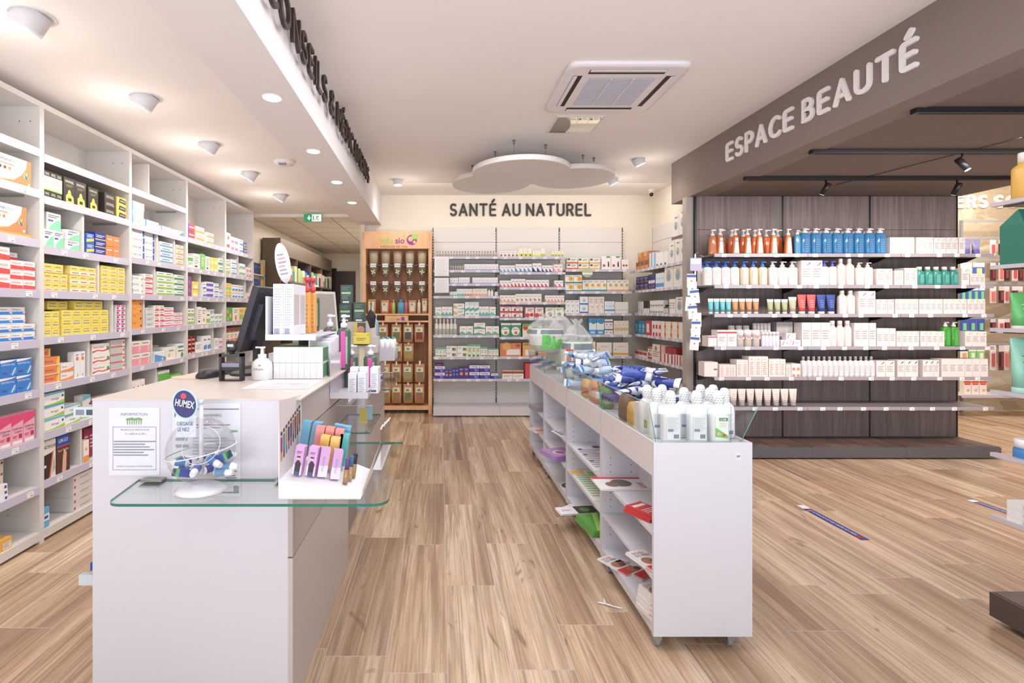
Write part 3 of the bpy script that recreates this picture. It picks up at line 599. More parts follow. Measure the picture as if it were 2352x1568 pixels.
R(L, z2[4], 105, 141, 2, 3, .056, YBLU, 'yellow box with blue print'); R(L, z2[4], 146, 253, 5, 3, .059, YBLU, 'yellow box with blue print'); R(L, z2[4], 130, 176, 2, 1, .058, YBLU, 'yellow box with blue print', dz=.179, back=.05); R(L, z2[4], 184, 248, 3, 1, .064, YBLU, 'yellow box with blue print', dz=.179, back=.03)
R(L, z2[4], 270, 292, 2, 6, .036, PNKS, 'tiny pink and purple box')
R(L, z2[5], 105, 143, 1, 3, .058, ARNC, 'long orange box'); R(L, z2[5], 105, 128, 1, 1, .055, ARNC, 'long orange box', dz=.176, back=.02); R(L, z2[5], 144, 174, 1, 2, .06, ARNW, 'white box with orange wave'); R(L, z2[5], 176, 200, 2, 1, .19, TALLW, 'tall white box with orange dot')
R(L, z2[5], 216, 256, 1, 3, .077, BOIR, 'white box with red ribbon print'); R(L, z2[5], 257, 291, 1, 4, .062, GRYR, 'grey box with red edge')
R(L, z2[6], 105, 153, 1, 3, .083, ARNG, 'wide white box with green hill'); R(L, z2[6], 155, 192, 1, 2, .066, ARNG, 'wide white box with green hill', back=.01); R(L, z2[6], 204, 222, 1, 1, .17, ARNG, 'tall white box with green hill', back=.03); R(L, z2[6], 226, 288, 3, 2, .06, PURS, 'white box with purple end', back=.05)
R(L, z2[7], 105, 133, 1, 1, .255, ACTP, 'large beige box with orange slash', d=.08); R(L, z2[7], 135, 166, 1, 1, .26, URGB, 'large blue and brown box', d=.1); R(L, z2[7], 196, 209, 1, 1, .16, ORWT, 'white and orange box'); R(L, z2[7], 214, 250, 3, 1, .22, S('#a8325a', ('l', .2, .3, .8, .8, 4, '#e8c8d0')), 'tall crimson box', back=.06)
R(L, .076, 105, 118, 1, 1, .13, BWHT, 'pale blue box', d=.10); R(L, .076, 172, 232, 1, 5, .05, CART, 'long white carton with red spot', d=.28)
R(L, .076, 125, 140, 1, 4, .05, CART, 'short white carton with red spot', d=.1, back=.22)
R(L, z3[1], 306, 335, 1, 3, .063, FLAM, 'white box with blue end'); R(L, z3[1], 337, 369, 1, 1, .066, FLAM, 'white box with blue end'); R(L, z3[1], 373, 396, 1, 1, .052, FLAM, 'white box with blue end'); R(L, z3[1], 398, 424, 1, 1, .05, FLAC, 'white box with blue corner')
R(L, z3[2], 306, 336, 1, 4, .064, OSMO, 'white box with deep blue tab'); R(L, z3[2], 337, 360, 1, 4, .062, OSMO, 'white box with deep blue tab', back=.01); R(L, z3[2], 371, 400, 1, 4, .049, BLWL, 'pale box with blue stripe'); R(L, z3[2], 408, 424, 1, 4, .05, ORWL, 'white box with orange stripe')
R(L, z3[3], 306, 332, 1, 3, .052, TEAW, 'white box with teal edge'); R(L, z3[3], 333, 354, 1, 4, .045, REDL, 'white box with red stripe'); R(L, z3[3], 364, 401, 2, 4, .054, GRNL, 'white box with lime stripe'); R(L, z3[3], 403, 425, 1, 4, .052, GRND, 'white box with dark green stripe')
R(L, z3[4], 307, 330, 1, 4, .062, DAFO, 'orange yellow box'); R(L, z3[4], 338, 357, 1, 4, .045, GREYL, 'pale grey box'); R(L, z3[4], 357, 380, 2, 4, .05, REDL, 'white box with red stripe'); R(L, z3[4], 380, 402, 1, 4, .046, PNKW, 'white box with pink curve'); R(L, z3[4], 403, 422, 1, 3, .044, PNKW, 'white box with pink curve')
R(L, z3[5], 307, 349, 2, 2, .105, PNKC, 'pink and cream box'); R(L, z3[5], 358, 384, 1, 1, .09, BLUP, 'pale blue tilted box'); R(L, z3[5], 385, 407, 1, 1, .12, WYEL, 'white box with small sun'); R(L, z3[5], 410, 426, 1, 1, .14, WGRT, 'white box with teal stripe')
R(L, z3[5], 360, 376, 1, 1, .17, BLUP, 'blue patterned box', back=.12); R(L, z3[5], 378, 400, 6, 1, .14, S('#b8b0aa'), 'thin grey box', back=.14)
R(L, z3[6], 306, 336, 3, 1, .2, MEDR, 'white box with red emblem'); R(L, z3[6], 366, 393, 1, 1, .23, GRNB, 'white and green box'); R(L, z3[6], 395, 420, 1, 1, .17, GRNS, 'small green box')
R(L, z4[0], 434, 450, 1, 2, .078, REDP, 'red and purple box'); R(L, z4[0], 434, 449, 1, 1, .22, S('#efeae6', ('c', .6, .8, .16, '#a8a4b4'), ('c', .5, .35, .05, '#8a8a94')), 'pale box with grey ring', dz=.158, back=.1); R(L, z4[0], 453, 472, 1, 2, .075, WORA, 'white and orange box'); R(L, z4[0], 478, 494, 1, 2, .062, WORA, 'white and orange box')
R(L, z4[1], 434, 446, 1, 1, .12, GRNB, 'white and green box'); R(L, z4[1], 447, 463, 1, 1, .16, WTXT, 'white leaflet-like box'); R(L, z4[1], 464, 474, 1, 1, .175, GRNS, 'tall green box'); R(L, z4[1], 475, 485, 1, 1, .16, WTXT, 'white leaflet-like box'); R(L, z4[1], 486, 503, 2, 2, .08, YELS, 'small yellow box'); R(L, z4[1], 504, 514, 1, 2, .085, GRND, 'white box with dark green stripe')
R(L, z4[2], 434, 443, 1, 1, .21, PURT, 'tall purple box', d=.05); R(L, z4[2], 444, 459, 1, 2, .08, YELS, 'yellow and white box'); R(L, z4[2], 467, 477, 1, 2, .08, WBLU, 'white box with blue curve'); R(L, z4[2], 477, 493, 1, 3, .058, PURB, 'violet striped box'); R(L, z4[2], 493, 505, 1, 3, .055, WBLU, 'white box with blue curve'); R(L, z4[2], 505, 514, 1, 2, .05, WBLU, 'small white and blue box')
R(L, z4[3], 434, 449, 2, 2, .085, GRNL, 'white box with lime stripe'); R(L, z4[3], 456, 466, 1, 1, .19, WTXT, 'tall white box'); R(L, z4[3], 466, 476, 1, 1, .18, WORN, 'tall white box with orange dot'); R(L, z4[3], 477, 486, 1, 1, .14, GRNL, 'white box with lime stripe'); R(L, z4[3], 487, 514, 3, 2, .055, TEAR, 'white and teal small box'); R(L, z4[3], 484, 505, 2, 1, .05, TEAR, 'white and teal small box', dz=.112, back=.05)
R(L, z4[4], 434, 451, 2, 4, .045, REDK, 'small red and black box'); R(L, z4[4], 452, 468, 1, 1, .11, WHT, 'plain white box'); R(L, z4[4], 469, 487, 2, 1, .17, WBLU, 'tall white and blue box'); R(L, z4[4], 496, 504, 1, 1, .13, WHT, 'plain white box'); R(L, z4[4], 505, 514, 1, 2, .06, PINKB, 'white and pink box')
R(L, z4[5], 434, 450, 2, 1, .1, WHT, 'plain white box'); R(L, z4[5], 462, 476, 1, 1, .1, WHT, 'plain white box')
R(L, z5[0], 521, 532, 1, 1, .2, MEDR, 'tall white box with red emblem'); R(L, z5[0], 533, 550, 2, 2, .085, PINKB, 'pink and white box'); R(L, z5[0], 551, 561, 1, 2, .085, WBLU, 'white box with blue curve'); R(L, z5[0], 562, 569, 1, 2, .075, BLUD, 'dark blue box')
R(L, z5[1], 521, 530, 1, 2, .085, GRNL, 'white box with lime stripe'); R(L, z5[1], 532, 546, 1, 3, .062, WBLU, 'white box with blue curve'); R(L, z5[1], 552, 566, 3, 2, .08, TEAR, 'white and teal box'); R(L, z5[1], 568, 580, 2, 2, .065, PINKB, 'white and pink box')
R(L, z5[2], 521, 534, 2, 2, .09, YGRN, 'yellow and green box'); R(L, z5[2], 535, 561, 4, 2, .085, WBLU, 'white box with blue curve'); R(L, z5[2], 570, 580, 2, 1, .08, PINKB, 'white and pink box')
R(L, z5[3], 521, 536, 1, 1, .175, NATG, 'green box with oranges'); R(L, z5[3], 537, 551, 1, 1, .17, WORN, 'white box with orange dot'); R(L, z5[3], 552, 572, 2, 1, .175, YGRN, 'yellow and green box'); R(L, z5[3], 573, 581, 1, 2, .08, ORNB, 'orange box')
R(L, z5[4], 521, 581, 7, 1, .15, ORPK, 'white and orange box'); R(L, z5[4], 524, 576, 5, 1, .2, ORNB, 'orange box', back=.12)

# ------------------------------------------------------------------ natural health wall stock
B = 'B'
def za(x): return 980 + x / 3.335
sb = lambda cap, col='#ece8e2', acc='#b8b4a8': (lambda w: [('bottle_body', MB().loft([(0, w * .42, w * .42), (.055, w * .42, w * .42), (.062, w * .2, w * .2)], mat(col, .4), 10, mf=lambda z: mat(acc, .4) if .015 < z < .03 else mat(col, .4))), ('cap', MB().cyl(0, 0, .062, .08, w * .26, mat(cap, .4), 10))])
RB(B, 2.24, za(70), za(545), 22, sb('#8a8a8c'), 'remedy_bottle', 'tiny white bottle with grey cap')
RB(B, 2.05, za(176), za(285), 6, sb('#8a8a8c'), 'remedy_bottle', 'tiny white bottle with grey cap')
sup = lambda acc, base='#f2efea', t=.45: S(base, ('p', [(0, 0), (1, 0), (1, .12), (.4, t), (0, t * .6)], acc), ('r', .3, .66, .8, .72, '#7a7a80'))
PURW = S('#f2eff0', ('r', 0, 0, 1, .14, '#8a7fd0'), ('r', .25, .5, .8, .56, '#8a8690'), ('c', .5, .3, .14, '#b8a8c8'))
R(B, 2.05, za(288), za(550), 10, 1, .088, PURW, 'small white and violet box', 'supplement_box'); R(B, 1.86, za(178), za(243), 3, 1, .085, PURW, 'small white and violet box', 'supplement_box'); R(B, 1.86, za(246), za(330), 4, 1, .09, PURW, 'small white and violet box', 'supplement_box'); R(B, 1.86, za(350), za(545), 9, 1, .088, PURW, 'small white and violet box', 'supplement_box')
R(B, 1.684, za(176), za(230), 3, 1, .065, sup('#6fbf95'), 'small white and green box', 'supplement_box'); R(B, 1.684, za(230), za(290), 4, 1, .105, sup('#5fbfae'), 'white box with teal curve', 'supplement_box'); R(B, 1.684, za(290), za(350), 3, 1, .105, sup('#e8834a'), 'white box with orange curve', 'supplement_box'); R(B, 1.684, za(352), za(465), 5, 1, .108, sup('#e8b070', '#f2e8d6'), 'cream box with amber curve', 'supplement_box')
RB(B, 1.684, za(468), za(512), 2, bottle(.10, '#efece8', '#e8e6e4', ry=.5), 'supplement_bottle', 'white supplement bottle'); RB(B, 1.684, za(516), za(548), 1, bottle(.10, '#3c4a3c', '#252a28', lab=.8, ry=.5), 'supplement_bottle', 'dark green bottle')
R(B, 1.405, za(65), za(113), 1, 1, .125, sup('#9fcf9a'), 'white box with green curve', 'supplement_box'); R(B, 1.405, za(115), za(197), 3, 1, .13, sup('#5fb8a0'), 'white box with teal curve', 'supplement_box'); R(B, 1.405, za(203), za(290), 1, 2, .088, S('#f1efe8', ('p', [(0, .2), (.4, .2), (.3, .6), (0, .8)], '#c8c45a'), ('p', [(.3, .1), (1, .1), (1, .3)], '#5fb08a'), LN('#8a8a84', .4, .5, .9, .8, 2)), 'long white and olive box', 'supplement_box')
R(B, 1.405, za(293), za(400), 3, 1, .20, S('#eef2f0', ('p', [(0, .3), (1, .45), (1, .62), (0, .5)], '#4fb3a0'), ('r', .2, .1, .8, .2, '#6fc0b0'), ('r', 0, .75, 1, 1, '#d8e2e0')), 'tall white box with teal wave', 'supplement_box'); R(B, 1.405, za(400), za(478), 3, 1, .135, sup('#5fb8a8'), 'white box with teal curve', 'supplement_box'); R(B, 1.405, za(480), za(530), 1, 1, .13, sup('#78c8b8'), 'white box with aqua curve', 'supplement_box')
RB(B, 1.132, za(62), za(232), 6, bottle(.235, '#e6e2da', '#efedea', lab=.8, labc='#8f9a86', lc='#e8ecd8', ry=.5, caph=.24, capr=.5, labh=(.1, .5)), 'spray_bottle', 'white spray bottle with olive label')
R(B, 1.132, za(252), za(357), 2, 1, .13, sup('#6fb898'), 'white box with green curve', 'supplement_box'); R(B, 1.132, za(361), za(450), 1, 2, .088, sup('#5aa886'), 'long white box with green curve', 'supplement_box'); R(B, 1.132, za(452), za(555), 2, 1, .13, sup('#6fb898'), 'white box with green curve', 'supplement_box')
OLV = S('#f1f0ea', ('r', .55, .15, .9, .7, '#7f9a3c'), ('c', .65, .5, .14, '#4a5a2a'), LN('#9a9a90', .06, .5, .45, .8, 2)); GRB = S('#eef0e4', ('r', 0, .85, 1, 1, '#4fb0a0'), ('c', .3, .15, .2, '#7a9a3a'), ('c', .7, .12, .2, '#5a7a2a'), LN('#8a9a80', .2, .4, .8, .75, 3))
R(B, .825, za(68), za(148), 3, 1, .13, GRB, 'white box with green olives', 'supplement_box'); R(B, .825, za(150), za(315), 2, 2, .077, OLV, 'wide white box with olive square', 'supplement_box'); R(B, .825, za(315), za(412), 3, 1, .18, S('#dfe9c8', ('r', 0, .85, 1, 1, '#58b8a0'), ('c', .4, .12, .3, '#5f8a34'), LN('#7a8a6a', .2, .4, .8, .75, 3)), 'tall pale green box', 'supplement_box'); R(B, .825, za(413), za(467), 2, 1, .14, GRB, 'white box with green olives', 'supplement_box'); R(B, .825, za(470), za(550), 3, 1, .12, GRB, 'white box with green olives', 'supplement_box')
PUR = S('#4c3a9c', ('r', 0, .55, 1, 1, '#e6e2ee'), ('c', .7, .35, .3, '#8a7ad8'), ('l', .15, .66, .8, .9, 1, '#9a88b0'), ('c', .8, .3, .16, '#3a6ad8')); PUR2 = S('#513a96', ('c', .5, .45, .32, '#f09a4e'), ('l', .15, .75, .85, .9, 2, '#cfc6e8')); PURB2 = S('#40409c', ('c', .5, .45, .3, '#6aa8e8'), ('l', .15, .75, .85, .9, 2, '#cfc6e8'))
R(B, .516, za(62), za(140), 1, 2, .09, PUR, 'purple and white box', 'supplement_box'); R(B, .516, za(62), za(130), 1, 1, .035, S('#4a3070', ('l', .2, .2, .8, .8, 1, '#c85a8a')), 'flat purple box', 'supplement_box', dz=.181); R(B, .516, za(141), za(197), 2, 1, .125, PUR2, 'purple box with orange swirl', 'supplement_box'); R(B, .516, za(198), za(245), 2, 1, .145, PURB2, 'purple box with blue swirl', 'supplement_box'); R(B, .516, za(246), za(325), 2, 1, .165, PUR2, 'purple box with orange swirl', 'supplement_box'); R(B, .516, za(326), za(485), 2, 2, .097, PUR, 'purple and white box', 'supplement_box'); R(B, .516, za(492), za(548), 1, 1, .08, PUR, 'purple and white box', 'supplement_box')
def fl(acc, base='#f3f0ec'): return S(base, ('c', .5, .26, .3, acc), ('r', .2, .7, .8, .76, '#8a8a88'), ('c', .35, .4, .14, '#6aa04a'))
def sw(acc, base='#f3f0ee'): return S(base, ('p', [(0, 0), (1, 0), (1, .08), (.6, .16), (.3, .4), (0, .55)], acc), ('r', .3, .66, .85, .73, '#6f6f80'))
def RX(z, pa, pb, n, k, h, st, look, **kw): R(B, z, pa, pb, n, k, h, st, look, 'supplement_box', **kw)
RX(2.237, 1147, 1192, 5, 1, .085, fl('#d85a4a'), 'small white box with berries'); RX(2.237, 1192, 1222, 3, 1, .125, S('#f1f0d8', ('r', 0, 0, 1, .4, '#dfe04a'), ('c', .6, .2, .2, '#4a5a2a')), 'white and yellow box'); RX(2.237, 1223, 1242, 3, 1, .095, S('#f1f0d8', ('r', 0, 0, 1, .3, '#dfe06a')), 'small white and yellow box'); RX(2.237, 1242, 1252, 1, 1, .125, S('#f1f0d8', ('r', 0, 0, 1, .35, '#b8cc3a')), 'tall white and lime box'); RX(2.237, 1266, 1295, 4, 1, .09, S('#eee8cc', ('r', .1, .1, .9, .4, '#b8a85a')), 'small cream box')
RX(2.02, 1148, 1183, 4, 1, .1, sw('#6fa8dc'), 'white box with sky curve'); RX(2.02, 1184, 1222, 4, 1, .118, sw('#5f8fd0'), 'white box with blue curve'); RX(2.02, 1223, 1244, 2, 1, .13, sw('#2f2a7c'), 'white box with navy curve'); RX(2.02, 1245, 1270, 3, 1, .1, sw('#4f4a9c'), 'white box with indigo curve'); RX(2.02, 1271, 1292, 2, 1, .115, sw('#f09a9c', '#f8e8e4'), 'white and pink box')
RX(1.807, 1148, 1174, 3, 1, .1, sw('#e06a6a'), 'white box with coral curve'); RX(1.807, 1174, 1207, 4, 1, .122, sw('#d8484c'), 'white box with red curve'); RX(1.807, 1208, 1261, 6, 1, .108, sw('#d03a50'), 'white box with crimson curve'); RX(1.807, 1273, 1294, 2, 1, .1, sw('#e0607c'), 'white box with pink curve')
RX(1.598, 1148, 1184, 4, 1, .1, sw('#f0a45a'), 'white box with amber curve'); RX(1.598, 1184, 1244, 6, 1, .12, fl('#ee8a3c'), 'white box with orange fruit'); RX(1.598, 1252, 1296, 6, 1, .098, sw('#ee9a6a'), 'white box with peach curve')
RWD = S('#f3e9e6', ('r', 0, .0, 1, .18, '#c8323c'), ('r', 0, .85, 1, 1, '#d84a50'), ('c', .3, .4, .2, '#a8303c'), ('c', .75, .35, .14, '#5a9a4a'), LN('#8a7a78', .3, .6, .8, .8, 1))
RX(1.377, 1149, 1201, 2, 2, .083, RWD, 'red and white fruit box'); RX(1.377, 1205, 1249, 2, 1, .15, S('#f3e4dc', ('c', .3, .25, .24, '#d8403c'), ('c', .75, .3, .2, '#c8302c'), ('r', 0, .0, .08, 1, '#c82a34'), LN('#9a6a5a', .3, .6, .9, .9, 2)), 'pale box with red berries'); RX(1.377, 1253, 1295, 2, 1, .15, S('#eef0dc', ('c', .5, .35, .22, '#4a2a30'), ('r', 0, 0, 1, .12, '#b8cc5a'), LN('#8a8a6a', .2, .66, .8, .9, 2)), 'pale box with dark fruit')
RX(1.107, 1150, 1197, 2, 1, .2, S('#3c9a62', ('c', .45, .42, .42, '#f2efe6'), ('c', .5, .3, .16, '#d8643c'), ('r', 0, .86, 1, 1, '#eef2ee'), LN('#6a8a6a', .2, .5, .7, .62, 1)), 'green box with white circle'); RX(1.107, 1200, 1246, 2, 1, .19, S('#e8e4c8', ('c', .3, .7, .26, '#c83a34'), ('c', .7, .4, .26, '#5a9a3a'), ('r', 0, .8, 1, 1, '#7aa83a')), 'fruit patterned box'); RX(1.107, 1250, 1290, 2, 1, .17, RWD, 'red and white fruit box')
RX(.83, 1148, 1198, 1, 1, .195, S('#d8854a', ('r', .3, .12, .95, .55, '#f1e2d6'), ('c', .3, .75, .3, '#e8a85a'), ('r', .75, .72, .95, .92, '#c8483a')), 'wide orange brown box'); RX(.83, 1200, 1232, 1, 1, .2, S('#e8a25a', ('r', .2, .1, .9, .5, '#f3e8da'), ('r', .1, .8, .9, .95, '#7a9a3a')), 'orange box with green top'); RX(.83, 1236, 1290, 2, 1, .18, S('#efe6d6', ('r', 0, .0, 1, .3, '#d88a4a')), 'cream and orange box')
RX(.516, 1153, 1203, 2, 1, .115, S('#f1e8e2', ('r', 0, .66, 1, .95, '#a8483a'), ('l', .1, .2, .9, .5, 2, '#b8a8a0')), 'white and brick red box'); RX(.516, 1206, 1246, 1, 1, .22, S('#d8404c', ('r', .3, 0, 1, 1, '#f3e8e6')), 'tall red and white box'); RX(.516, 1250, 1290, 3, 1, .12, RWD, 'red and white fruit box')
BIO = lambda a: S('#f3eee2', ('r', 0, .02, 1, .3, a), ('r', .05, .6, .3, .92, '#2f6f4a'), LN('#7a7a6a', .4, .5, .9, .85, 2))
RX(2.06, 1302, 1327, 1, 2, .083, BIO('#e8643c'), 'white box with orange band'); RX(2.06, 1328, 1353, 1, 2, .08, BIO('#f0b03c'), 'white box with golden band'); RX(2.06, 1354, 1379, 1, 2, .08, BIO('#f0b84c'), 'white box with honey band'); RX(2.06, 1382, 1426, 2, 1, .19, S('#f4f0ee', ('c', .25, .3, .14, '#c83a4c'), ('r', .66, .2, .8, .5, '#3a2226'), ('c', .73, .55, .08, '#b83a4c'), ('r', .5, .88, .9, 1, '#3aa07a')), 'white box with cherry bottle'); RX(2.06, 1428, 1444, 1, 1, .145, S('#f4f0ee', ('c', .3, .4, .16, '#c83a4c'), ('c', .7, .4, .16, '#c83a4c')), 'small white box with cherries')
SUNB = lambda a: S('#f1efe6', ('c', .7, .55, .3, '#f0bd3c'), ('c', .7, .55, .16, '#e89a2c'), ('r', 0, 0, 1, .16, a), LN('#8a8a84', .1, .78, .7, .92, 2))
RX(1.75, 1298, 1337, 2, 2, .117, SUNB('#2f8a84'), 'white box with sunflower'); RX(1.75, 1338, 1393, 4, 1, .165, SUNB('#3a9a94'), 'tall box with sunflower, teal foot'); RX(1.75, 1394, 1444, 4, 1, .165, SUNB('#f0a060'), 'tall box with sunflower, orange foot')
WBD = lambda a: S('#f1f0ee', ('c', .6, .6, .2, '#9fc0e0'), ('c', .5, .18, .14, a), LN('#9a9aa0', .2, .8, .8, .94, 2))
RX(1.44, 1299, 1331, 3, 1, .19, WBD('#6a7a4a'), 'white box with pale flower'); RX(1.44, 1332, 1351, 1, 2, .12, S('#eef0f4', ('r', 0, .05, 1, .2, '#3a5aa0'), ('c', .5, .55, .2, '#9fc8e8')), 'white box with navy foot'); RX(1.44, 1352, 1388, 3, 1, .24, S('#efe6de', ('c', .7, .4, .12, '#b89a5a'), LN('#b0a49a', .2, .6, .8, .9, 3)), 'tall blush box'); RX(1.44, 1389, 1412, 3, 1, .175, S('#eaf1f6', ('r', 0, .2, 1, .33, '#4a9fd0'), ('c', .6, .6, .2, '#7fc0e8')), 'white box with sky band'); RX(1.44, 1413, 1443, 5, 1, .165, S('#f0eee6', ('c', .5, .3, .2, '#8a9a5a')), 'narrow ivory box')
RX(1.14, 1353, 1388, 2, 1, .235, S('#3f9fd0', ('r', 0, .3, 1, .72, '#e6f0f0'), ('c', .6, .8, .34, '#2f8fb8'), ('r', .2, .08, .8, .2, '#bfe0f0')), 'turquoise box with white middle'); RX(1.14, 1389, 1408, 2, 2, .11, S('#efece8', ('r', 0, .6, 1, .72, '#2c2c30'), ('c', .5, .3, .18, '#8a8a9a')), 'small white and black box'); RX(1.14, 1410, 1444, 4, 1, .2, S('#efe6cf', ('r', 0, .3, 1, .5, '#d9c293'), ('c', .5, .7, .12, '#6a8a4a')), 'tall cream box')
RX(.837, 1362, 1368, 1, 1, .21, S('#f2e6c8'), 'thin cream box'); RX(.837, 1370, 1406, 1, 1, .195, S('#f4ece0', ('p', [(0, .1), (1, .04), (1, .24), (0, .18)], '#e0834a'), ('t', .25, .66, .8, .1, 'AMINCIR', '#b8a08a'), ('c', .16, .5, .07, '#e8b84a')), 'wide ivory box with copper wave'); RX(.837, 1408, 1444, 1, 1, .195, S('#f4ecdc', ('p', [(0, .08), (1, .1), (1, .22), (0, .26)], '#e0b04a'), ('t', .25, .66, .8, .1, 'AMINCIR', '#b8a08a'), ('c', .16, .5, .07, '#e8b84a')), 'wide ivory box with gold wave')
RX(.837, 1304, 1360, 3, 1, .15, S('#f2e8dc', ('r', 0, 0, 1, .2, '#d89a5a')), 'cream box with amber foot'); RX(.516, 1304, 1440, 6, 1, .13, S('#f1e6e2', ('r', 0, .0, 1, .3, '#c8484c')), 'white and red box')

# ------------------------------------------------------------------ alcove side wall stock
def RS(z, pa, pb, n, k, h, st, look, nm='care_box', **kw): R('S', z, pa, pb, n, k, h, st, look, nm, **kw)
BRN = S('#c9823f', ('r', .1, .5, .9, .95, '#8a5a34'), ('r', .15, .1, .85, .4, '#e0a05a')); PUPC = S('#3f3a7c', ('r', .1, .1, .9, .4, '#8a6a5a'), ('l', .1, .5, .9, .85, 2, '#b8b4d8')); BABY = S('#f1eee8', ('c', .5, .5, .32, '#b8c8c4'), ('c', .5, .42, .2, '#8fa8b8'), ('r', .3, .84, .8, .9, '#8a8a90'), ('c', .5, .62, .1, '#d8a04a'))
RS(2.05, 1459, 1489, 3, 1, .115, BRN, 'brown striped box'); RS(2.05, 1464, 1489, 2, 1, .12, S('#c98040', ('r', .1, .5, .6, .95, '#e8a868')), 'tall brown box', dz=.116); RS(2.05, 1490, 1504, 2, 1, .2, S('#e6eef4', ('r', .5, 0, 1, 1, '#8fc0e6')), 'white and sky blue box'); RS(2.05, 1505, 1532, 3, 1, .17, S('#f2f3f4', ('r', .2, .05, .6, .18, '#3a4a3a')), 'white box with dark foot'); RS(2.05, 1535, 1548, 1, 1, .25, BABY, 'baby bottle box'); RS(2.05, 1549, 1573, 2, 1, .27, BABY, 'baby bottle box')
RS(1.763, 1460, 1487, 3, 2, .095, PUPC, 'navy and brown box'); RS(1.763, 1488, 1503, 3, 1, .2, S('#4a4482', ('r', 0, .4, 1, .6, '#e8e4ee'), ('c', .5, .2, .2, '#d86a5a')), 'tall navy and white box'); RS(1.763, 1504, 1523, 3, 1, .2, S('#e8f0f6', ('r', 0, .1, 1, .35, '#5a9fdc'), ('c', .5, .65, .2, '#8fc8ea')), 'white and blue box'); RS(1.763, 1524, 1544, 1, 1, .3, BABY, 'baby bottle box'); RS(1.763, 1545, 1566, 1, 1, .3, BABY, 'baby bottle box')
RB('S', 1.445, 1459, 1476, 4, tube(.16, '#ebe6ea', '#d8d0d8', lc='#6a5a8a'), 'cream_tube', 'slim white tube'); RS(1.445, 1477, 1490, 3, 1, .17, S('#3a3638', ('r', 0, .0, 1, .4, '#efece8')), 'white and black box'); RS(1.445, 1491, 1522, 5, 2, .085, S('#f0eeec', ('r', .1, .1, .9, .35, '#8fa08a')), 'small white box'); RB('S', 1.445, 1523, 1534, 3, bottle(.11, '#3f4a44', '#2a2c2c', lab=.7, ry=.5), 'remedy_bottle', 'dark green bottle'); RS(1.445, 1535, 1549, 2, 1, .18, WHT, 'plain white box'); RS(1.445, 1550, 1567, 1, 1, .2, BABY, 'small white baby care box')
RS(1.149, 1457, 1480, 3, 1, .19, S('#2f8fbe', ('c', .5, .6, .3, '#7fd0e8'), ('l', .2, .15, .8, .4, 2, '#d8f0f6')), 'turquoise box'); RS(1.149, 1481, 1494, 1, 1, .2, S('#d8404a', ('r', .2, .2, .7, .8, '#f3e6e4')), 'red and white box'); RS(1.149, 1495, 1516, 3, 2, .1, S('#f4ecea', ('r', .4, .0, 1, .5, '#d83c48')), 'white box with red corner'); RS(1.149, 1517, 1577, 4, 2, .1, S('#f4efe6', ('r', .55, .0, .8, 1, '#f0a83c'), ('c', .68, .4, .2, '#d84a3a')), 'white box with orange tube')
RS(.837, 1457, 1484, 3, 1, .08, S('#f3e4e0', ('r', 0, .4, 1, .9, '#c83434'), ('c', .3, .6, .2, '#e88a4a')), 'low red and white box'); RS(.837, 1486, 1496, 1, 1, .16, RWD, 'red and white fruit box'); RS(.837, 1497, 1518, 1, 1, .21, S('#f1e8de', ('r', .85, 0, 1, 1, '#d84048'), ('c', .4, .75, .16, '#8a9a5a'), LN('#a89a8a', .1, .2, .8, .6, 3)), 'large ivory box with red edge'); RS(.837, 1519, 1543, 3, 1, .11, S('#f3e8e6', ('r', .6, 0, 1, 1, '#c8303c')), 'white and crimson box'); RS(.837, 1519, 1543, 3, 1, .08, S('#b8323c'), 'dark red box', dz=.1115, back=.04); RS(.837, 1544, 1562, 3, 1, .12, S('#f3e8e6', ('r', .6, 0, 1, 1, '#c8303c')), 'white and crimson box'); RS(.837, 1563, 1578, 1, 1, .13, S('#d8d0c0', ('r', 0, 0, 1, .45, '#f0a04a')), 'grey and orange box')
RS(.52, 1460, 1514, 6, 1, .1, S('#f3e6e2', ('r', 0, .5, 1, 1, '#c83c40')), 'low red and white box'); RS(.52, 1516, 1574, 10, 1, .11, S('#efece4', ('r', .2, .3, .8, .6, '#b8c0a0')), 'narrow white box')
# items on a short clear shelf above the alcove's top level
t = thing('clear_display_shelf', 'short clear shelf high up beside the taupe post in the alcove', 'shelf', (2.79, 6.12, 2.36), -math.pi / 2)
MB().box(0, .36, 0, .3, -.012, 0, ACEDGE).build('shelf_board', t); MB().box(0, .36, -.004, 0, -.03, .004, mat('#6a6460', .4)).build('price_rail', t)
for i, (a, b_, h_) in enumerate(((.01, .16, .26), (.17, .33, .3))):
    o = carton(b_ - a, h_, .12, BABY).build('care_box', None, (2.80, 6.12 - (a + b_) / 2, 2.361), -math.pi / 2); tag(o, 'white baby care box on the short high alcove shelf, %s' % ['nearer the corner', 'nearer the post'][i], 'care box', 'boxes on the high alcove shelf')
# ------------------------------------------------------------------ beauty wall stock
W = 'W'
AMB = pump(.262, '#d8732f', '#ece6e6', lab=.62, lc='#c9b7a8', band='#6f9fcc', taper=.62, ry=.3, hb=.74, neck=.3)
RB(W, 2.06, 1650, 1668, 1, AMB, 'pump_bottle', 'amber pump bottle with white label')
RB(W, 2.06, 1685, 1704, 1, AMB, 'pump_bottle', 'amber pump bottle with white label'); RB(W, 2.06, 1713, 1732, 1, AMB, 'pump_bottle', 'amber pump bottle with white label'); RB(W, 2.06, 1740, 1759, 1, AMB, 'pump_bottle', 'amber pump bottle with white label'); RB(W, 2.06, 1773, 1792, 1, AMB, 'pump_bottle', 'amber pump bottle with white label'); RB(W, 2.06, 1807, 1826, 1, AMB, 'pump_bottle', 'amber pump bottle with white label')
RB(W, 2.06, 1632, 1652, 1, pump(.255, '#cf7a42', '#ece6e6', lab=0, taper=.62, ry=.3, hb=.74, neck=.3), 'pump_bottle', 'plain amber pump bottle')
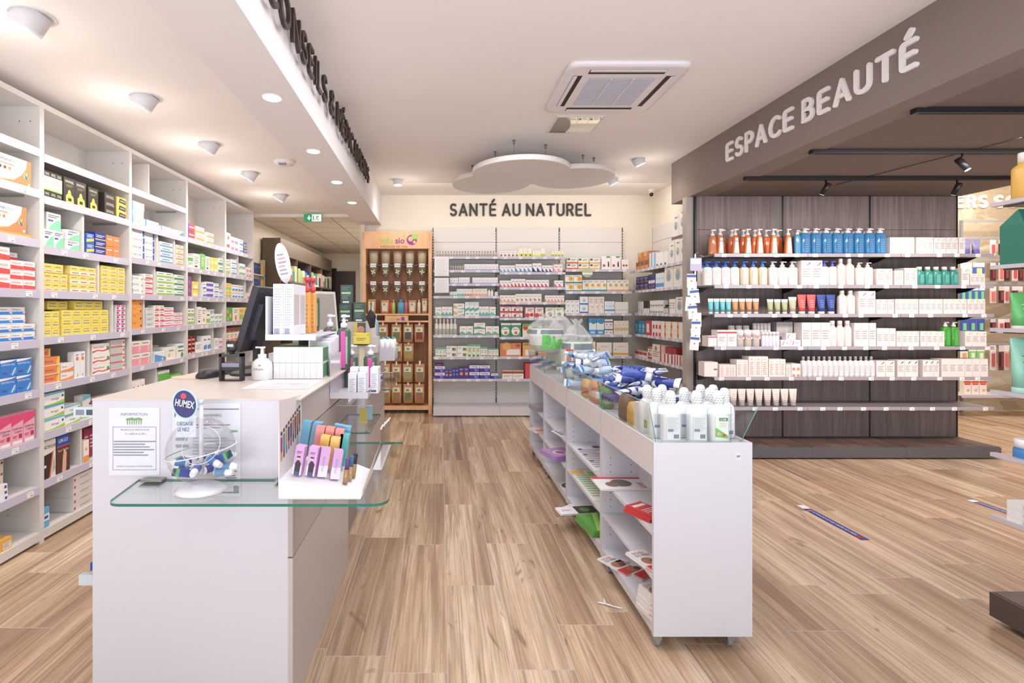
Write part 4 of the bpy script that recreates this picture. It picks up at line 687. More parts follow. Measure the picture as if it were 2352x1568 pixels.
RB(W, 2.06, 1664, 1826, 6, pump(.275, '#dd7030', '#ece6e6', lab=0, taper=.7, ry=.24, hb=.72, neck=.25), 'pump_bottle', 'amber pump bottle', back=.12)
BLUEP = pump(.265, '#2f86bf', '#e9e9ec', lab=.5, labc='#2573ab', lc='#9fd0ea', ry=.36, taper=1., hb=.82, neck=.36, e=.7)
RB(W, 2.06, 1844, 2043, 8, BLUEP, 'pump_bottle', 'blue pump bottle with white cap'); RB(W, 2.06, 1829, 1843, 1, pump(.25, '#4a8fb8', '#e9e9ec', lab=0, ry=.36, hb=.8, neck=.36), 'pump_bottle', 'blue pump bottle seen edgeways')
RB(W, 2.06, 1850, 2036, 7, pump(.26, '#2a79b0', '#e9e9ec', lab=0, ry=.3, hb=.8, neck=.3), 'pump_bottle', 'blue pump bottle', back=.14)
def WB(acc=None, ink='#c9a8a0', tx='#b8a4a2'):
    d = [LN(tx, .12, .3, .86, .7, 4)]
    if acc: d.append(('p', [(.45, .78), (.55, .78), (.88, .88), (.88, .93), (.78, .93)], acc))
    return S('#f0e3df', *d)
def RW(z, pa, pb, n, k, h, st, look, nm='cosmetic_box', **kw): R(W, z, pa, pb, n, k, h, st, look, nm, d=kw.pop('d', .12), **kw)
RW(2.06, 2045, 2101, 4, 1, .172, WB('#c8b4c0'), 'blush white carton', d=.25); RW(2.06, 2105, 2145, 3, 1, .172, WB('#c8b4c0'), 'blush white carton', d=.25); RW(2.06, 2146, 2201, 4, 1, .17, WB('#c8b4c0'), 'blush white carton', d=.25); RW(2.06, 2203, 2218, 1, 1, .17, WB('#c8b4c0'), 'blush white carton', d=.2)
RB(W, 2.06, 2219, 2264, 2, tube(.155, '#b8b4e8', '#7a6ac8', lc='#6a5ac0', capf=.3), 'cream_tube', 'lilac tube')
RB(W, 1.743, 1619, 1703, 4, pump(.245, '#f1ebe6', '#2f6fd0', lab=.6, labc='#f3eee9', lc='#6a6a76', ry=.34, hb=.77, neck=.3), 'pump_bottle', 'white bottle with blue pump'); RB(W, 1.743, 1624, 1694, 3, pump(.25, '#efe8e4', '#2f6fd0', lab=0, ry=.3, hb=.77, neck=.3), 'pump_bottle', 'white bottle with blue pump', back=.14)
RB(W, 1.743, 1704, 1768, 3, pump(.245, '#d9c3a6', '#3f7fdc', lab=.5, labc='#efe0cc', lc='#8a8078', ry=.34, hb=.77, neck=.3), 'pump_bottle', 'clear beige bottle with blue pump')
RB(W, 1.743, 1770, 1838, 3, pump(.245, '#f1e6e1', '#efe2de', lab=.6, labc='#f3eae6', lc='#9a8a88', ry=.36, hb=.77, neck=.32), 'pump_bottle', 'all white pump bottle')
RW(1.743, 1841, 1890, 2, 1, .255, WB('#8a7fd0'), 'tall white carton with violet dash'); RB(W, 1.743, 1891, 1927, 2, pump(.25, '#f1e6e1', '#6a68cc', lab=.5, labc='#f3eae6', lc='#9a8a88', ry=.36, hb=.78, neck=.3), 'pump_bottle', 'white bottle with violet pump')
RB(W, 1.743, 1928, 1968, 2, bottle(.275, '#ecdcd4', '#ecdcd4', lab=.5, labc='#efe2dc', lc='#a89490', ry=.4, capr=.4, caph=.16), 'shampoo_bottle', 'beige bottle with wide cap'); RB(W, 1.743, 1970, 2011, 2, pump(.235, '#f0e2dc', '#efe0dc', lab=.5, labc='#f1e6e2', lc='#a89490', ry=.38, hb=.8, neck=.3), 'pump_bottle', 'beige pump bottle')
RW(1.743, 2014, 2051, 2, 1, .17, WB('#9a8fd0'), 'white carton with violet dash'); RW(1.743, 2055, 2076, 1, 1, .152, WB('#c0cc6a'), 'short white carton with lime dash'); RW(1.743, 2078, 2108, 2, 1, .178, WB('#b8c85a'), 'white carton with lime dash')
RB(W, 1.743, 2110, 2207, 5, bottle(.19, '#1f8c80', '#ece2de', lab=.55, labc='#2a9a8c', lc='#c8e8e0', ry=.42, capr=.5, caph=.17), 'shampoo_bottle', 'teal bottle with white cap')
RW(1.743, 2209, 2227, 1, 1, .178, WB('#b8c85a'), 'white carton with lime dash'); RW(1.743, 2229, 2264, 3, 1, .12, WB('#b8c85a'), 'short white carton with lime dash')
RB(W, 1.45, 1629, 1684, 4, tube(.158, '#4fc3cf', '#e9e6ea', top='#e9eef0', lc='#e8fafc'), 'cream_tube', 'turquoise tube on white cap'); RB(W, 1.45, 1685, 1749, 4, tube(.158, '#c88a4e', '#e9e2de', top='#e8e0e6', lc='#f6e6d2'), 'cream_tube', 'copper tube on white cap')
RB(W, 1.45, 1766, 1816, 3, tube(.152, '#a8ab7c', '#ece6e2', top='#cfd6d0', lc='#eef0dc'), 'cream_tube', 'olive tube on white cap'); RB(W, 1.45, 1817, 1837, 1, tube(.175, '#b8b088', '#ece6e2', top='#d8d8d6', lc='#eef0dc'), 'cream_tube', 'taller olive tube on white cap')
RB(W, 1.45, 1838, 1882, 2, tube(.2, '#dd5a58', '#eee4e2', lc='#f6d8d4', capf=.13), 'cream_tube', 'large red tube on white cap'); RB(W, 1.45, 1883, 1928, 2, tube(.2, '#36509e', '#eee4e2', lc='#a8bce8', capf=.13), 'cream_tube', 'large blue tube on white cap')
RB(W, 1.45, 1931, 1970, 2, bottle(.24, '#f0e2dc', '#f0e2dc', lab=.5, labc='#f1e6e2', lc='#a89490', ry=.4, capr=.45, caph=.14), 'shampoo_bottle', 'large off-white bottle'); RW(1.45, 1972, 2012, 2, 1, .237, WB('#8a7fd0'), 'tall white carton with violet dash'); RW(1.45, 2013, 2054, 3, 1, .152, WB('#8a7fd0'), 'low white carton with violet dash')
for a, b_ in ((2057, 2110), (2112, 2166), (2168, 2221)): RW(1.45, a, b_, 4, 1, .155, WB('#b8c85a'), 'low white carton with lime dash')
RW(1.45, 2223, 2264, 3, 1, .155, WB('#b8c85a'), 'low white carton with lime dash')
RW(1.12, 1627, 1647, 5, 1, .11, S('#f1e6e2', ('r', 0, .84, 1, .94, '#d03c48')), 'slim white box with red tip'); RW(1.12, 1648, 1693, 2, 1, .17, S('#f1e4e2', ('r', 0, .8, 1, .9, '#d03c50'), LN('#b8a4a2', .15, .3, .8, .6, 3)), 'white carton with red band'); RB(W, 1.12, 1694, 1749, 3, bottle(.168, '#bfb3a8', '#f0e6e4', lab=.9, labc='#f1e6e4', lc='#d8344e', ry=.44, capr=.92, caph=.4, labh=(.75, .98)), 'serum_bottle', 'grey bottle with white and red top')
RB(W, 1.12, 1694, 1746, 3, bottle(.21, '#efe4e2', '#e8dcda', ry=.4, capr=.8), 'serum_bottle', 'white bottle', back=.14)
RB(W, 1.12, 1751, 1792, 5, bottle(.15, '#ece8f2', '#e8dcda', lab=.5, labc='#ece8f2', lc='#8a4a9a', ry=.5, capr=.9, caph=.25), 'serum_bottle', 'slim white bottle with purple script'); RB(W, 1.12, 1748, 1790, 5, bottle(.235, '#ece4e6', '#e3d6d4', ry=.5, capr=.9, caph=.3), 'serum_bottle', 'slim tall white bottle', back=.12)
SS = S('#f2ecf0', ('p', [(.12, .2), (.2, .2), (.36, .85), (.28, .85)], '#c85a7a'), LN('#a89aa8', .42, .4, .85, .7, 2)); RW(1.12, 1794, 1840, 2, 1, .068, SS, 'small white jar box', d=.07); RW(1.12, 1806, 1829, 1, 1, .068, SS, 'small white jar box', dz=.0685, d=.07); RW(1.12, 1802, 1840, 3, 1, .25, S('#b8b0b0', ('r', .9, 0, 1, 1, '#d8d2d2')), 'tall clear grey box', back=.12)
RW(1.12, 1842, 1908, 3, 1, .247, WB(), 'tall plain white carton'); RB(W, 1.12, 1909, 1961, 3, bottle(.262, '#efe2de', '#efe2de', lab=.5, labc='#efe4e0', lc='#a89490', ry=.42, capr=.55, caph=.18), 'shampoo_bottle', 'tall off-white bottle'); RW(1.12, 1963, 2013, 3, 1, .243, WB(), 'tall plain white carton'); RW(1.12, 2015, 2058, 3, 1, .188, WB(), 'medium plain white carton')
RW(1.12, 2060, 2112, 4, 1, .157, WB('#b8c85a'), 'white carton with lime dash'); RW(1.12, 2115, 2170, 4, 1, .157, WB('#b8c85a'), 'white carton with lime dash'); RB(W, 1.12, 2171, 2209, 2, pump(.25, '#2f9a1e', '#ece2e0', lab=.5, labc='#38a828', lc='#8fd880', ry=.4, hb=.8, neck=.3), 'pump_bottle', 'bright green pump bottle'); RW(1.12, 2217, 2267, 3, 1, .155, WB('#b8c85a'), 'white carton with lime dash', d=.2)
PKB = lambda: S('#f1e0dc', ('c', .5, .86, .08, '#e8705c'), LN('#e8a08c', .2, .1, .8, .75, 7))
RW(.812, 1620, 1652, 1, 1, .15, S('#f1e2de', ('c', .9, .5, .03, '#d8604c'), LN('#6a6464', .7, .4, .95, .6, 1)), 'large blush carton', back=.02); RW(.812, 1653, 1691, 3, 1, .125, PKB(), 'short blush carton with coral text'); RW(.812, 1692, 1719, 2, 1, .175, PKB(), 'medium blush carton with coral text'); RW(.812, 1720, 1765, 3, 1, .21, PKB(), 'tall blush carton with coral text'); RW(.812, 1766, 1805, 3, 1, .182, PKB(), 'medium blush carton with coral text'); RW(.812, 1806, 1817, 1, 1, .13, PKB(), 'short blush carton with coral text'); RW(.812, 1818, 1840, 2, 2, .067, S('#f1e0dc', ('r', .2, .0, .8, .4, '#ee8a5c')), 'tiny blush box')
RB(W, .812, 1843, 2012, 14, bottle(.205, '#e9dfe2', '#a8a4a8', lab=.7, labc='#ece4e8', lc='#8a86a8', ry=.44, capr=.45, caph=.18, sh=.9), 'lotion_bottle', 'white bottle with silver cap')
RW(.812, 2014, 2056, 2, 1, .165, WB('#c8604a'), 'white carton with red dash'); RW(.812, 2062, 2110, 3, 1, .172, WB('#3f3f7a'), 'white carton with navy dash'); RW(.812, 2120, 2158, 3, 1, .172, WB('#3f3f7a'), 'white carton with navy dash'); RW(.812, 2163, 2270, 6, 1, .185, WB(), 'plain white carton')
RB(W, .507, 1660, 1838, 9, tube(.178, '#e9dcd6', '#a49c9c', lc='#a89c98', capf=.18), 'cream_tube', 'off-white tube on grey cap')
# ------------------------------------------------------------------ big letters: rounded strokes
def arc(cx, cy, rx, ry, a0, a1, n=10): return [(cx + rx * math.cos(math.radians(a0 + (a1 - a0) * i / n)), cy + ry * math.sin(math.radians(a0 + (a1 - a0) * i / n))) for i in range(n + 1)]
GL = {
 'E': (.52, [[(.5, 1), (0, 1), (0, 0), (.5, 0)], [(0, .52), (.46, .52)]]), 'N': (.62, [[(0, 0), (0, 1), (.62, 0), (.62, 1)]]), 'T': (.62, [[(0, 1), (.62, 1)], [(.31, 1), (.31, 0)]]),
 'A': (.68, [[(0, 0), (.34, 1), (.68, 0)], [(.12, .3), (.56, .3)]]), 'I': (0., [[(0, 0), (0, 1)]]), 'L': (.48, [[(0, 1), (0, 0), (.48, 0)]]), 'M': (.76, [[(0, 0), (0, 1), (.38, .3), (.76, 1), (.76, 0)]]),
 'U': (.6, [[(0, 1)] + arc(.3, .3, .3, .3, 180, 360) + [(.6, 1)]]), 'C': (.66, [arc(.42, .5, .42, .5, 48, 312, 16)]), 'O': (.78, [arc(.39, .5, .39, .5, 0, 360, 20)]), 'D': (.62, [[(0, 0), (0, 1)], [(0, 1)] + arc(.2, .5, .42, .5, 90, -90, 12) + [(0, 0)]]),
 'P': (.52, [[(0, 0), (0, 1)], [(0, 1)] + arc(.26, .73, .26, .27, 90, -90, 8) + [(0, .46)]]), 'R': (.54, [[(0, 0), (0, 1)], [(0, 1)] + arc(.26, .74, .26, .26, 90, -90, 8) + [(0, .48)], [(.3, .48), (.54, 0)]]),
 'B': (.54, [[(0, 0), (0, 1)], [(0, 1)] + arc(.24, .76, .24, .24, 90, -90, 8) + [(0, .52)], [(0.02, .52)] + arc(.27, .26, .27, .26, 90, -90, 8) + [(0, 0)]]),
 'S': (.52, [arc(.27, .74, .25, .26, 40, 250, 10) + arc(.26, .25, .26, .25, 70, -150, 10)]),
 '&': (.66, [[(.66, 0), (.16, .70)], [(.14, .68)] + arc(.32, .82, .18, .18, 200, -20, 8) + [(.1, .42)] + arc(.26, .22, .26, .22, 150, 300, 8) + [(.62, .38)]]),
}
def letters(root, text, x0, width, hgt, th, dep, m, nm='letter'):
    """rounded capital letters on the local xz plane, standing out towards -y"""
    acc = {'É': 'E'}; gap = .27; total = 0; seq = []
    for ch in text:
        if ch == ' ': total += .36; continue
        w, st = GL[acc.get(ch, ch)]; seq.append((ch, total, st)); total += w + gap + th / hgt * .55
    k = width / (total - gap)
    for ch, ox, st in seq:
        mb = MB(); sts = list(st)
        if ch == 'É': sts = sts + [[(.2, 1.22), (.36, 1.42)]]
        r = th / 2
        cut = []
        for pl in sts:              # sharp apexes become separate strokes
            cur = [pl[0]]
            for i in range(1, len(pl) - 1):
                cur.append(pl[i]); u_ = Vector(pl[i]) - Vector(pl[i - 1]); v_ = Vector(pl[i + 1]) - Vector(pl[i])
                if u_.length > 1e-6 and v_.length > 1e-6 and u_.angle(v_) > 1.66: cut.append(cur); cur = [pl[i]]
            cut.append(cur + [pl[-1]])
        for si, pl in enumerate(cut):
            pts = [Vector((x0 + (ox + p[0]) * k + r, p[1] * (hgt - th) + r)) for p in pl]
            closed = (pts[0] - pts[-1]).length < 1e-5
            if closed: pts = pts[:-1]
            if not closed and len(pl) < 6:          # soften the corners of straight-stroked letters
                np_ = [pts[0]]
                for i in range(1, len(pts) - 1):
                    p0, p1, p2 = pts[i - 1], pts[i], pts[i + 1]; q_ = r * 1.3; u0 = (p0 - p1).normalized() * q_; u2 = (p2 - p1).normalized() * q_
                    np_ += [(p1 + u0) * (1 - t_) ** 2 + p1 * 2 * t_ * (1 - t_) + (p1 + u2) * t_ ** 2 for t_ in (0, .25, .5, .75, 1)]
                pts = np_ + [pts[-1]]
            n = len(pts); Lf, Rt = [], []
            for i, p in enumerate(pts):
                a_ = pts[i - 1] if (i > 0 or closed) else None; b_ = pts[(i + 1) % n] if (i < n - 1 or closed) else None
                d0 = (p - a_).normalized() if a_ is not None else (b_ - p).normalized(); d1 = (b_ - p).normalized() if b_ is not None else d0
                n0 = Vector((-d0.y, d0.x)); n1 = Vector((-d1.y, d1.x)); m_ = (n0 + n1)
                m_ = m_.normalized() if m_.length > 1e-4 else n0; c_ = max(.45, m_.dot(n0)); Lf.append(p + m_ * (r / c_)); Rt.append(p - m_ * (r / c_))
            y1 = -dep - .0012 * si
            out = []
            segs = range(n if closed else n - 1)
            for i in segs:
                j = (i + 1) % n; q = [Lf[i], Rt[i], Rt[j], Lf[j]]
                vs = [(v.x, y1, v.y) for v in q] + [(v.x, 0, v.y) for v in q]
                mb.add(vs, [(0, 1, 2, 3), (1, 5, 6, 2), (3, 7, 4, 0)], m)
            if not closed:
                for p, q, sg in ((pts[0], pts[1], -1), (pts[-1], pts[-2], -1)):
                    d = (p - q).normalized(); a0 = math.atan2(d.y, d.x); N_ = 8
                    ring = [(p.x + r * math.cos(a0 - math.pi / 2 + math.pi * t_ / N_), p.y + r * math.sin(a0 - math.pi / 2 + math.pi * t_ / N_)) for t_ in range(N_ + 1)]
                    vs = [(v[0], y1, v[1]) for v in ring] + [(v[0], 0, v[1]) for v in ring]; M_ = N_ + 1
                    mb.add(vs, [tuple(range(M_))] + [(t_, M_ + t_, M_ + t_ + 1, t_ + 1) for t_ in range(N_)], m)
        mb.build(nm, root)
BRNL = mat('#352720', .4, spec=.4); WHTL = mat('#fbf8f6', .4)
t = thing('wall_lettering', 'brown raised words SANTÉ AU NATUREL on the cream back wall', 'sign', (PX(1033, 7.55), 7.558, 2.885)); letters(t, 'SANTÉ AU NATUREL', 0, 2.09, .190, .029, .02, BRNL)
t = thing('wall_lettering', 'white raised words ESPACE BEAUTÉ on the taupe beam', 'sign', (2.712, 4.80, 2.885), -math.pi / 2 + math.atan2(.08, 8.5)); letters(t, 'ESPACE BEAUTÉ', 0, 1.90, .178, .031, .018, WHTL)
t = thing('wall_lettering', 'brown raised words CONSEILS & MÉDICAMENTS on the white beam', 'sign', (-.800, 2.30, 2.93), math.pi / 2 + math.atan2(.098, 10.16)); letters(t, 'CONSEILS & MÉDICAMENTS', 0, 3.50, .185, .027, .02, BRNL)
t = thing('wall_lettering', 'white raised letters ERS SO on the rough stone wall', 'sign', (PX(2206, 7.5), 7.598, 3.01)); letters(t, 'ERS SO', 0, .93, .20, .042, .03, mat('#f6f3ee', .4))

# ------------------------------------------------------------------ ceiling fixtures
LAMP = mat('#fff3df', .5, emis=9.); LAMPW = mat('#ffffff', .5, emis=14.)
def lens_disc(parent, r, m, z=0., T=None, nm='lamp_lens'): return MB().cyl(0, 0, z - .002, z, r, m, 20, T=T).build(nm, parent)
for i, y in enumerate((2.42, 3.35, 4.29, 5.2, 6.2)):
    t = thing('eyeball_spotlight', 'white swivelling ceiling spot turned to the medicine shelves, %s from the front' % NTH[i], 'ceiling light', (-1.95, y, 2.9), 0, 'swivelling spots over the medicine wall')
    MB().loft([(-.004, .098, .098), (0, .10, .10)], mat('#ece9ea', .4), 28).build('trim_ring', t)
    T = Matrix.Rotation(math.radians(32), 4, 'Y')
    MB().loft([(-.072, .072, .072), (-.05, .074, .074), (.03, .076, .076)], mat('#dcdbe0', .4), 24, T=T).build('lamp_head', t)
    MB().cyl(0, 0, -.0735, -.0725, .060, mat('#fff3df', .5, emis=4.), 20, T=T).build('lamp_lens', t)
    light('spot_bulb', 'SPOT', (-2.02, y, 2.78), 24, WARM, size=.06, spot=125, blend=.9, target=(-2.75, y + .1, 1.2)); light('spill_fill', 'POINT', (-2.10, y, 2.60), 2.2, WARM, size=.04)  # the point light is an extra, added below each spot to brighten the ceiling
for i, (px, py) in enumerate(((625, 224), (720, 347), (774, 418), (809, 465))):
    Y = 1.25 * F / (VY - py); x = PX(px, Y); wm = i % 2
    t = thing('recessed_downlight', 'round lit downlight flush in the white beam, %s from the front' % NTH[i], 'ceiling light', (x, Y, 2.75), 0, 'downlights in the white beam')
    MB().loft([(-.004, .058, .058), (0, .062, .062)], mat('#f1eeee', .4), 28).build('trim_ring', t)
    lens_disc(t, .049, mat('#ffe0b0', .5, emis=6.) if wm else LAMPW, -.004)
    light('downlight_bulb', 'SPOT', (x, Y, 2.735), 16, WARM if wm else NEUT, size=.05, spot=120, blend=.8)
for i, (x, y, rx) in enumerate(((-.56, 6.65, 0), (2.23, 5.74, -25), (2.23, 6.6, -25))):
    t = thing('ceiling_spotlight', 'white round ceiling spot %s' % ['near the infusion display', 'tilted toward the alcove, beside the discs', 'tilted toward the alcove, behind the discs'][i], 'ceiling light', (x, y, H), 0, 'round spots over the alcove')
    MB().loft([(-.004, .085, .085), (0, .088, .088)], mat('#ece9ea', .4), 24).build('trim_ring', t)
    T = Matrix.Rotation(math.radians(rx), 4, 'Y'); MB().loft([(-.075, .062, .062), (.01, .068, .068)], mat('#dcdbe0', .4), 20, T=T).build('lamp_head', t)
    MB().cyl(0, 0, -.077, -.076, .05, mat('#fff3df', .5, emis=4.), 20, T=T).build('lamp_lens', t)
    light('spot_bulb', 'SPOT', (x, y, 3.08), 8, WARM, size=.05, spot=125, blend=.9, target=((x - .3, 7.3, 1.2) if i == 0 else (x + .75, y + .4, 1.2))); light('spill_fill', 'POINT', (x + .12, y, 2.9), 1.4, WARM, size=.05)  # free-hanging point light added beside each spot to lift the ceiling tone
t = thing('smoke_detector', 'round white vented detector on the medicine side ceiling', 'detector', (-1.48, 4.8, 2.9))
MB().loft([(-.045, .05, .05), (-.03, .085, .085), (-.012, .098, .098), (0, .10, .10)], mat('#eae4e4', .5), 24).build('cover', t)
g = MB()
for k in range(5): g.box(-.03 + k * .014, -.022 + k * .014, -.075, -.03, -.046, -.030, mat('#9a9696', .5))
g.build('vent_slots', t)
# air conditioner cassette
x0, x1, y0, y1 = .88, 1.745, 3.46, 4.32; cx, cy = (x0 + x1) / 2, (y0 + y1) / 2
t = thing('air_conditioner', 'square white ceiling air conditioner with grey grille', 'air conditioner', (cx, cy, H))
AC = mat('#e9e2e4', .35); hw = (x1 - x0) / 2; hd = (y1 - y0) / 2
MB().loft([(-.035, hw - .03, hd - .03), (-.03, hw - .008, hd - .008), (-.012, hw, hd), (0, hw, hd)], AC, 40, .16).build('panel', t)
g = MB().box(-.235, .235, -.235, .235, -.037, -.0345, mat('#9f9aa6', .5))
for k in range(30): g.box(-.235, .235, -.232 + k * .016, -.226 + k * .016, -.0405, -.037, mat('#c9c4ce', .5))
for xx in (-.08, .08): g.box(xx - .004, xx + .004, -.235, .235, -.043, -.037, AC)
g.build('intake_grille', t)
for a in range(4):
    T = Matrix.Rotation(a * math.pi / 2, 4, 'Z'); o = MB().box(-.27, .27, -.365, -.30, -.0362, -.034, SLOT, T=T).build('air_slot', t)
    MB().box(-.265, .265, -.363, -.335, -.040, -.0362, AC, T=T).build('flap', o)
t = thing('ceiling_hatch', 'small square mirror-like hatch behind the air conditioner', 'ceiling hatch', (1.235, 4.67, H))
MB().box(-.215, .215, -.215, .215, -.006, -.0, mat('#e6dfd6', .4)).build('frame', t); MB().box(-.195, .195, -.195, .195, -.008, -.006, MIRROR).build('panel', t)
# three hanging discs
def disc(x, y, z, r, wires, lab):
    t = thing('acoustic_disc', lab, 'ceiling disc', (x, y, z), 0, 'hanging round discs')
    MB().loft([(0, r - .004, r - .004), (.003, r, r), (.05, r, r), (.053, r - .004, r - .004)], mat('#e6e1dc', .7), 64).build('disc_panel', t)
    for dx, dy in wires:
        w = MB().cyl(dx, dy, .05, H - z - .03, .0015, mat('#8a8480', .3, 1.), 6).build('wire', t)
        MB().cyl(dx, dy, H - z - .04, H - z, .009, mat('#9a8f86', .35, .8), 10, r2=.014).build('wire_anchor', w)
disc(.845, 5.35, 2.93, .51, [(-.107, -.25), (.24, -.11), (-.255, .12), (.09, .2)], 'large white disc hanging lowest below the ceiling')
disc(1.52, 5.84, 2.995, .465, [(.2, -.15), (-.1, .2), (.05, -.25)], 'white hanging disc on the alcove side')
disc(.60, 6.06, 2.985, .46, [(-.224, -.06), (.05, .2)], 'white hanging disc nearest the infusion display')
t = thing('exit_sign', 'green and white emergency exit sign hanging in the passage', 'sign', (PX(698, 7.3), 7.3, PZ(509, 7.3)))
EG = mat('#159a62', .5, emis=.25); EW = mat('#f2f6f2', .5, emis=.5)
MB().box(0, .255, 0, .02, 0, .11, EG).build('sign_box', t)
p = MB().box(.115, .25, -.001, 0, .004, .106, EW); p.box(.066, .082, -.001, 0, .05, .09, EW)
p.add([(.045, -.001, .06), (.103, -.001, .06), (.074, -.001, .02)], [(0, 1, 2)], EW)
for a, b in (((.20, .085), (.185, .055)), ((.185, .055), (.205, .035)), ((.185, .055), (.165, .02)), ((.2, .08), (.22, .06)), ((.2, .08), (.17, .07)), ((.205, .035), (.2, .012))): p.tube([(a[0], -.0015, a[1]), (b[0], -.0015, b[1])], .005, EG, 6)
p.cyl(.212, 0, 0, 0, .01, EG); p.box(.13, .145, -.0015, 0, .02, .09, EG); p.build('pictogram', t)
t = thing('security_camera', 'small white dome camera with black eye under the alcove ceiling', 'camera', (2.99, 7.2, H))
MB().cyl(0, 0, -.03, 0, .04, mat('#ece6e0', .4)).cyl(0, 0, -.08, -.03, .034, mat('#ece6e0', .4)).build('camera_body', t)
MB().loft([(-.03, .006, .006), (-.024, .02, .02), (0, .03, .03), (.02, .02, .02)], BLACK, 16, T=Matrix.Translation((-.01, -.03, -.075))).build('camera_lens', t)
# tracks and track spots under the brown ceiling
for i, (Y, x) in enumerate(((4.70, 2.816), (3.905, 2.85), (3.10, 2.89))):
    t = thing('lighting_track', 'long black lighting track across the brown ceiling, %s' % ['closest to the dark shelving', 'middle one', 'furthest from the dark shelving'][i], 'lighting track', (x, Y, 2.73), 0, 'black lighting tracks')
    MB().box(0, 5.60 - x, -.022, .022, -.035, 0, BLACK).build('track_rail', t)
    MB().box(0.03, 5.57 - x, -.008, .008, -.036, -.035, mat('#0c0a0b', .7)).build('rail_slot', t)
for i, (px, py, Y, tgt, on) in enumerate(((1897, 424, 4.70, (3.2, 5.4, 1.3), 0), (2198, 420, 4.70, (4.7, 5.4, 1.3), 0), (2210, 355, 3.905, (4.6, 3.2, 1.0), 1))):
    x = PX(px, Y); T = (Vector(tgt) - Vector((x, Y, 2.6))).to_track_quat('Z', 'Y').to_matrix().to_4x4()
    t = thing('track_spotlight', ['black cylinder spot on the track closest to the dark shelving, nearer the lettered beam', 'black cylinder spot on the track closest to the dark shelving, nearer the stone wall', 'black track spot with its bright lamp showing'][i], 'track light', (x, Y, 2.695), 0, 'black track spots')
    MB().cyl(0, 0, -.06, 0, .007, BLACK, 8).build('stem', t)
    MB().cyl(0, 0, -.05, .06, .024, BLACK, 16, T=Matrix.Translation((0, 0, -.075)) @ T).build('lamp_head', t)
    MB().cyl(0, 0, .06, .062, .019, LAMPW if on else mat('#ffe8c8', .5, emis=2.), 14, T=Matrix.Translation((0, 0, -.075)) @ T).build('lamp_lens', t)
    light('track_bulb', 'SPOT', tuple(Vector((x, Y, 2.62)) + (Vector(tgt) - Vector((x, Y, 2.62))).normalized() * .1), 14, '#ffeede', size=.03, spot=80, blend=.8, target=tgt)
t = thing('ceiling_cable', 'thin dark cable running slantwise under the brown ceiling', 'cable'); MB().tube([(PX(1920, 4.98), 4.98, 2.722), (PX(2352, 3.6), 3.6, 2.722)], .003, BLACK, 6).build('cable_run', t)

# ------------------------------------------------------------------ infusion display
X0, X1, YF = PX(832, 7.28), PX(992, 7.28), 7.28; WD = X1 - X0
t = thing('infusion_display', 'tall pale wooden display of loose infusions beside the white wall shelving', 'display cabinet', (X0, YF, 0))
zi = lambda py: PZ(py, YF)
MB().box(0, .05, 0, .27, 0, 2.6, PINE).build('side_panel', t); MB().box(WD - .05, WD, 0, .27, 0, 2.6, PINE).build('side_panel', t)
MB().box(.05, WD - .05, .25, .27, .1, 2.5, laminate('brown_back', [(.3, '#9a6544'), (.7, '#a8714e')])).build('back_panel', t)
h = MB().box(.03, WD - .03, -.012, .02, zi(571), zi(531), PINE).build('header_board', t)
tx = MB(); G = mat('#9ccc4a'); V = mat('#8f3f98'); LG = mat('#c6dc90')
xh = lambda px: (px - 832) * YF / F
tx.text('PHARM', (xh(864), -.0135, zi(545)), (1, 0, 0), (0, 0, 1), .16, .04, LG, .0, 'y'); tx.text('infu', (xh(875), -.0135, zi(559)), (1, 0, 0), (0, 0, 1), .2, .085, G, .02, 'y'); tx.text('sio', (xh(908), -.0135, zi(559)), (1, 0, 0), (0, 0, 1), .14, .085, V, .02, 'y')
tx.text('Infusions en vrac', (xh(875), -.0135, zi(569)), (1, 0, 0), (0, 0, 1), .43, .042, mat('#7a5a44'), .0, 'y')
for (cx_, cz_, r_, m_) in ((xh(946), zi(551), .075, V), (xh(953), zi(543), .045, G), (xh(943), zi(549), .035, PINE), (xh(952), zi(556), .022, PINE)): tx.quad([(cx_ + r_ * math.cos(a * .393), -.0135 - (.09 - r_) * .02, cz_ + r_ * math.sin(a * .393)) for a in range(16)], m_)
tx.build('header_print', h)
for z in (zi(608), zi(649)):
    MB().box(.05, WD - .05, .02, .08, z - .006, z, mat('#8a7a6a', .4)).build('container_rail', t)
MB().box(.05, WD - .05, 0, .25, zi(724), zi(720), PINE).build('shelf', t); s_ = MB().box(.05, WD - .05, 0, .25, zi(740), zi(736), PINE).build('shelf', t)
MB().box(.05, WD - .05, 0, .25, zi(941), zi(932), PINE).build('shelf', t)
pl = MB().box(xh(884), xh(938), -.01, 0, zi(739), zi(725), PINE).build('name_plate', t)
MB().text('infu', (xh(895), -.0112, zi(735)), (1, 0, 0), (0, 0, 1), .1, .035, G, .02, 'y').text('sio', (xh(911), -.0112, zi(735)), (1, 0, 0), (0, 0, 1), .07, .035, V, .02, 'y').box(xh(922), xh(929), -.0112, -.01, zi(736), zi(728), V).build('plate_print', pl)
CLEARJ = film_material('cloudy_plastic', '#d8d4c6', .35)
fills = ['#c9b06a', '#b8a070', '#d8a878', '#cdbb8a', '#d8bd7a']
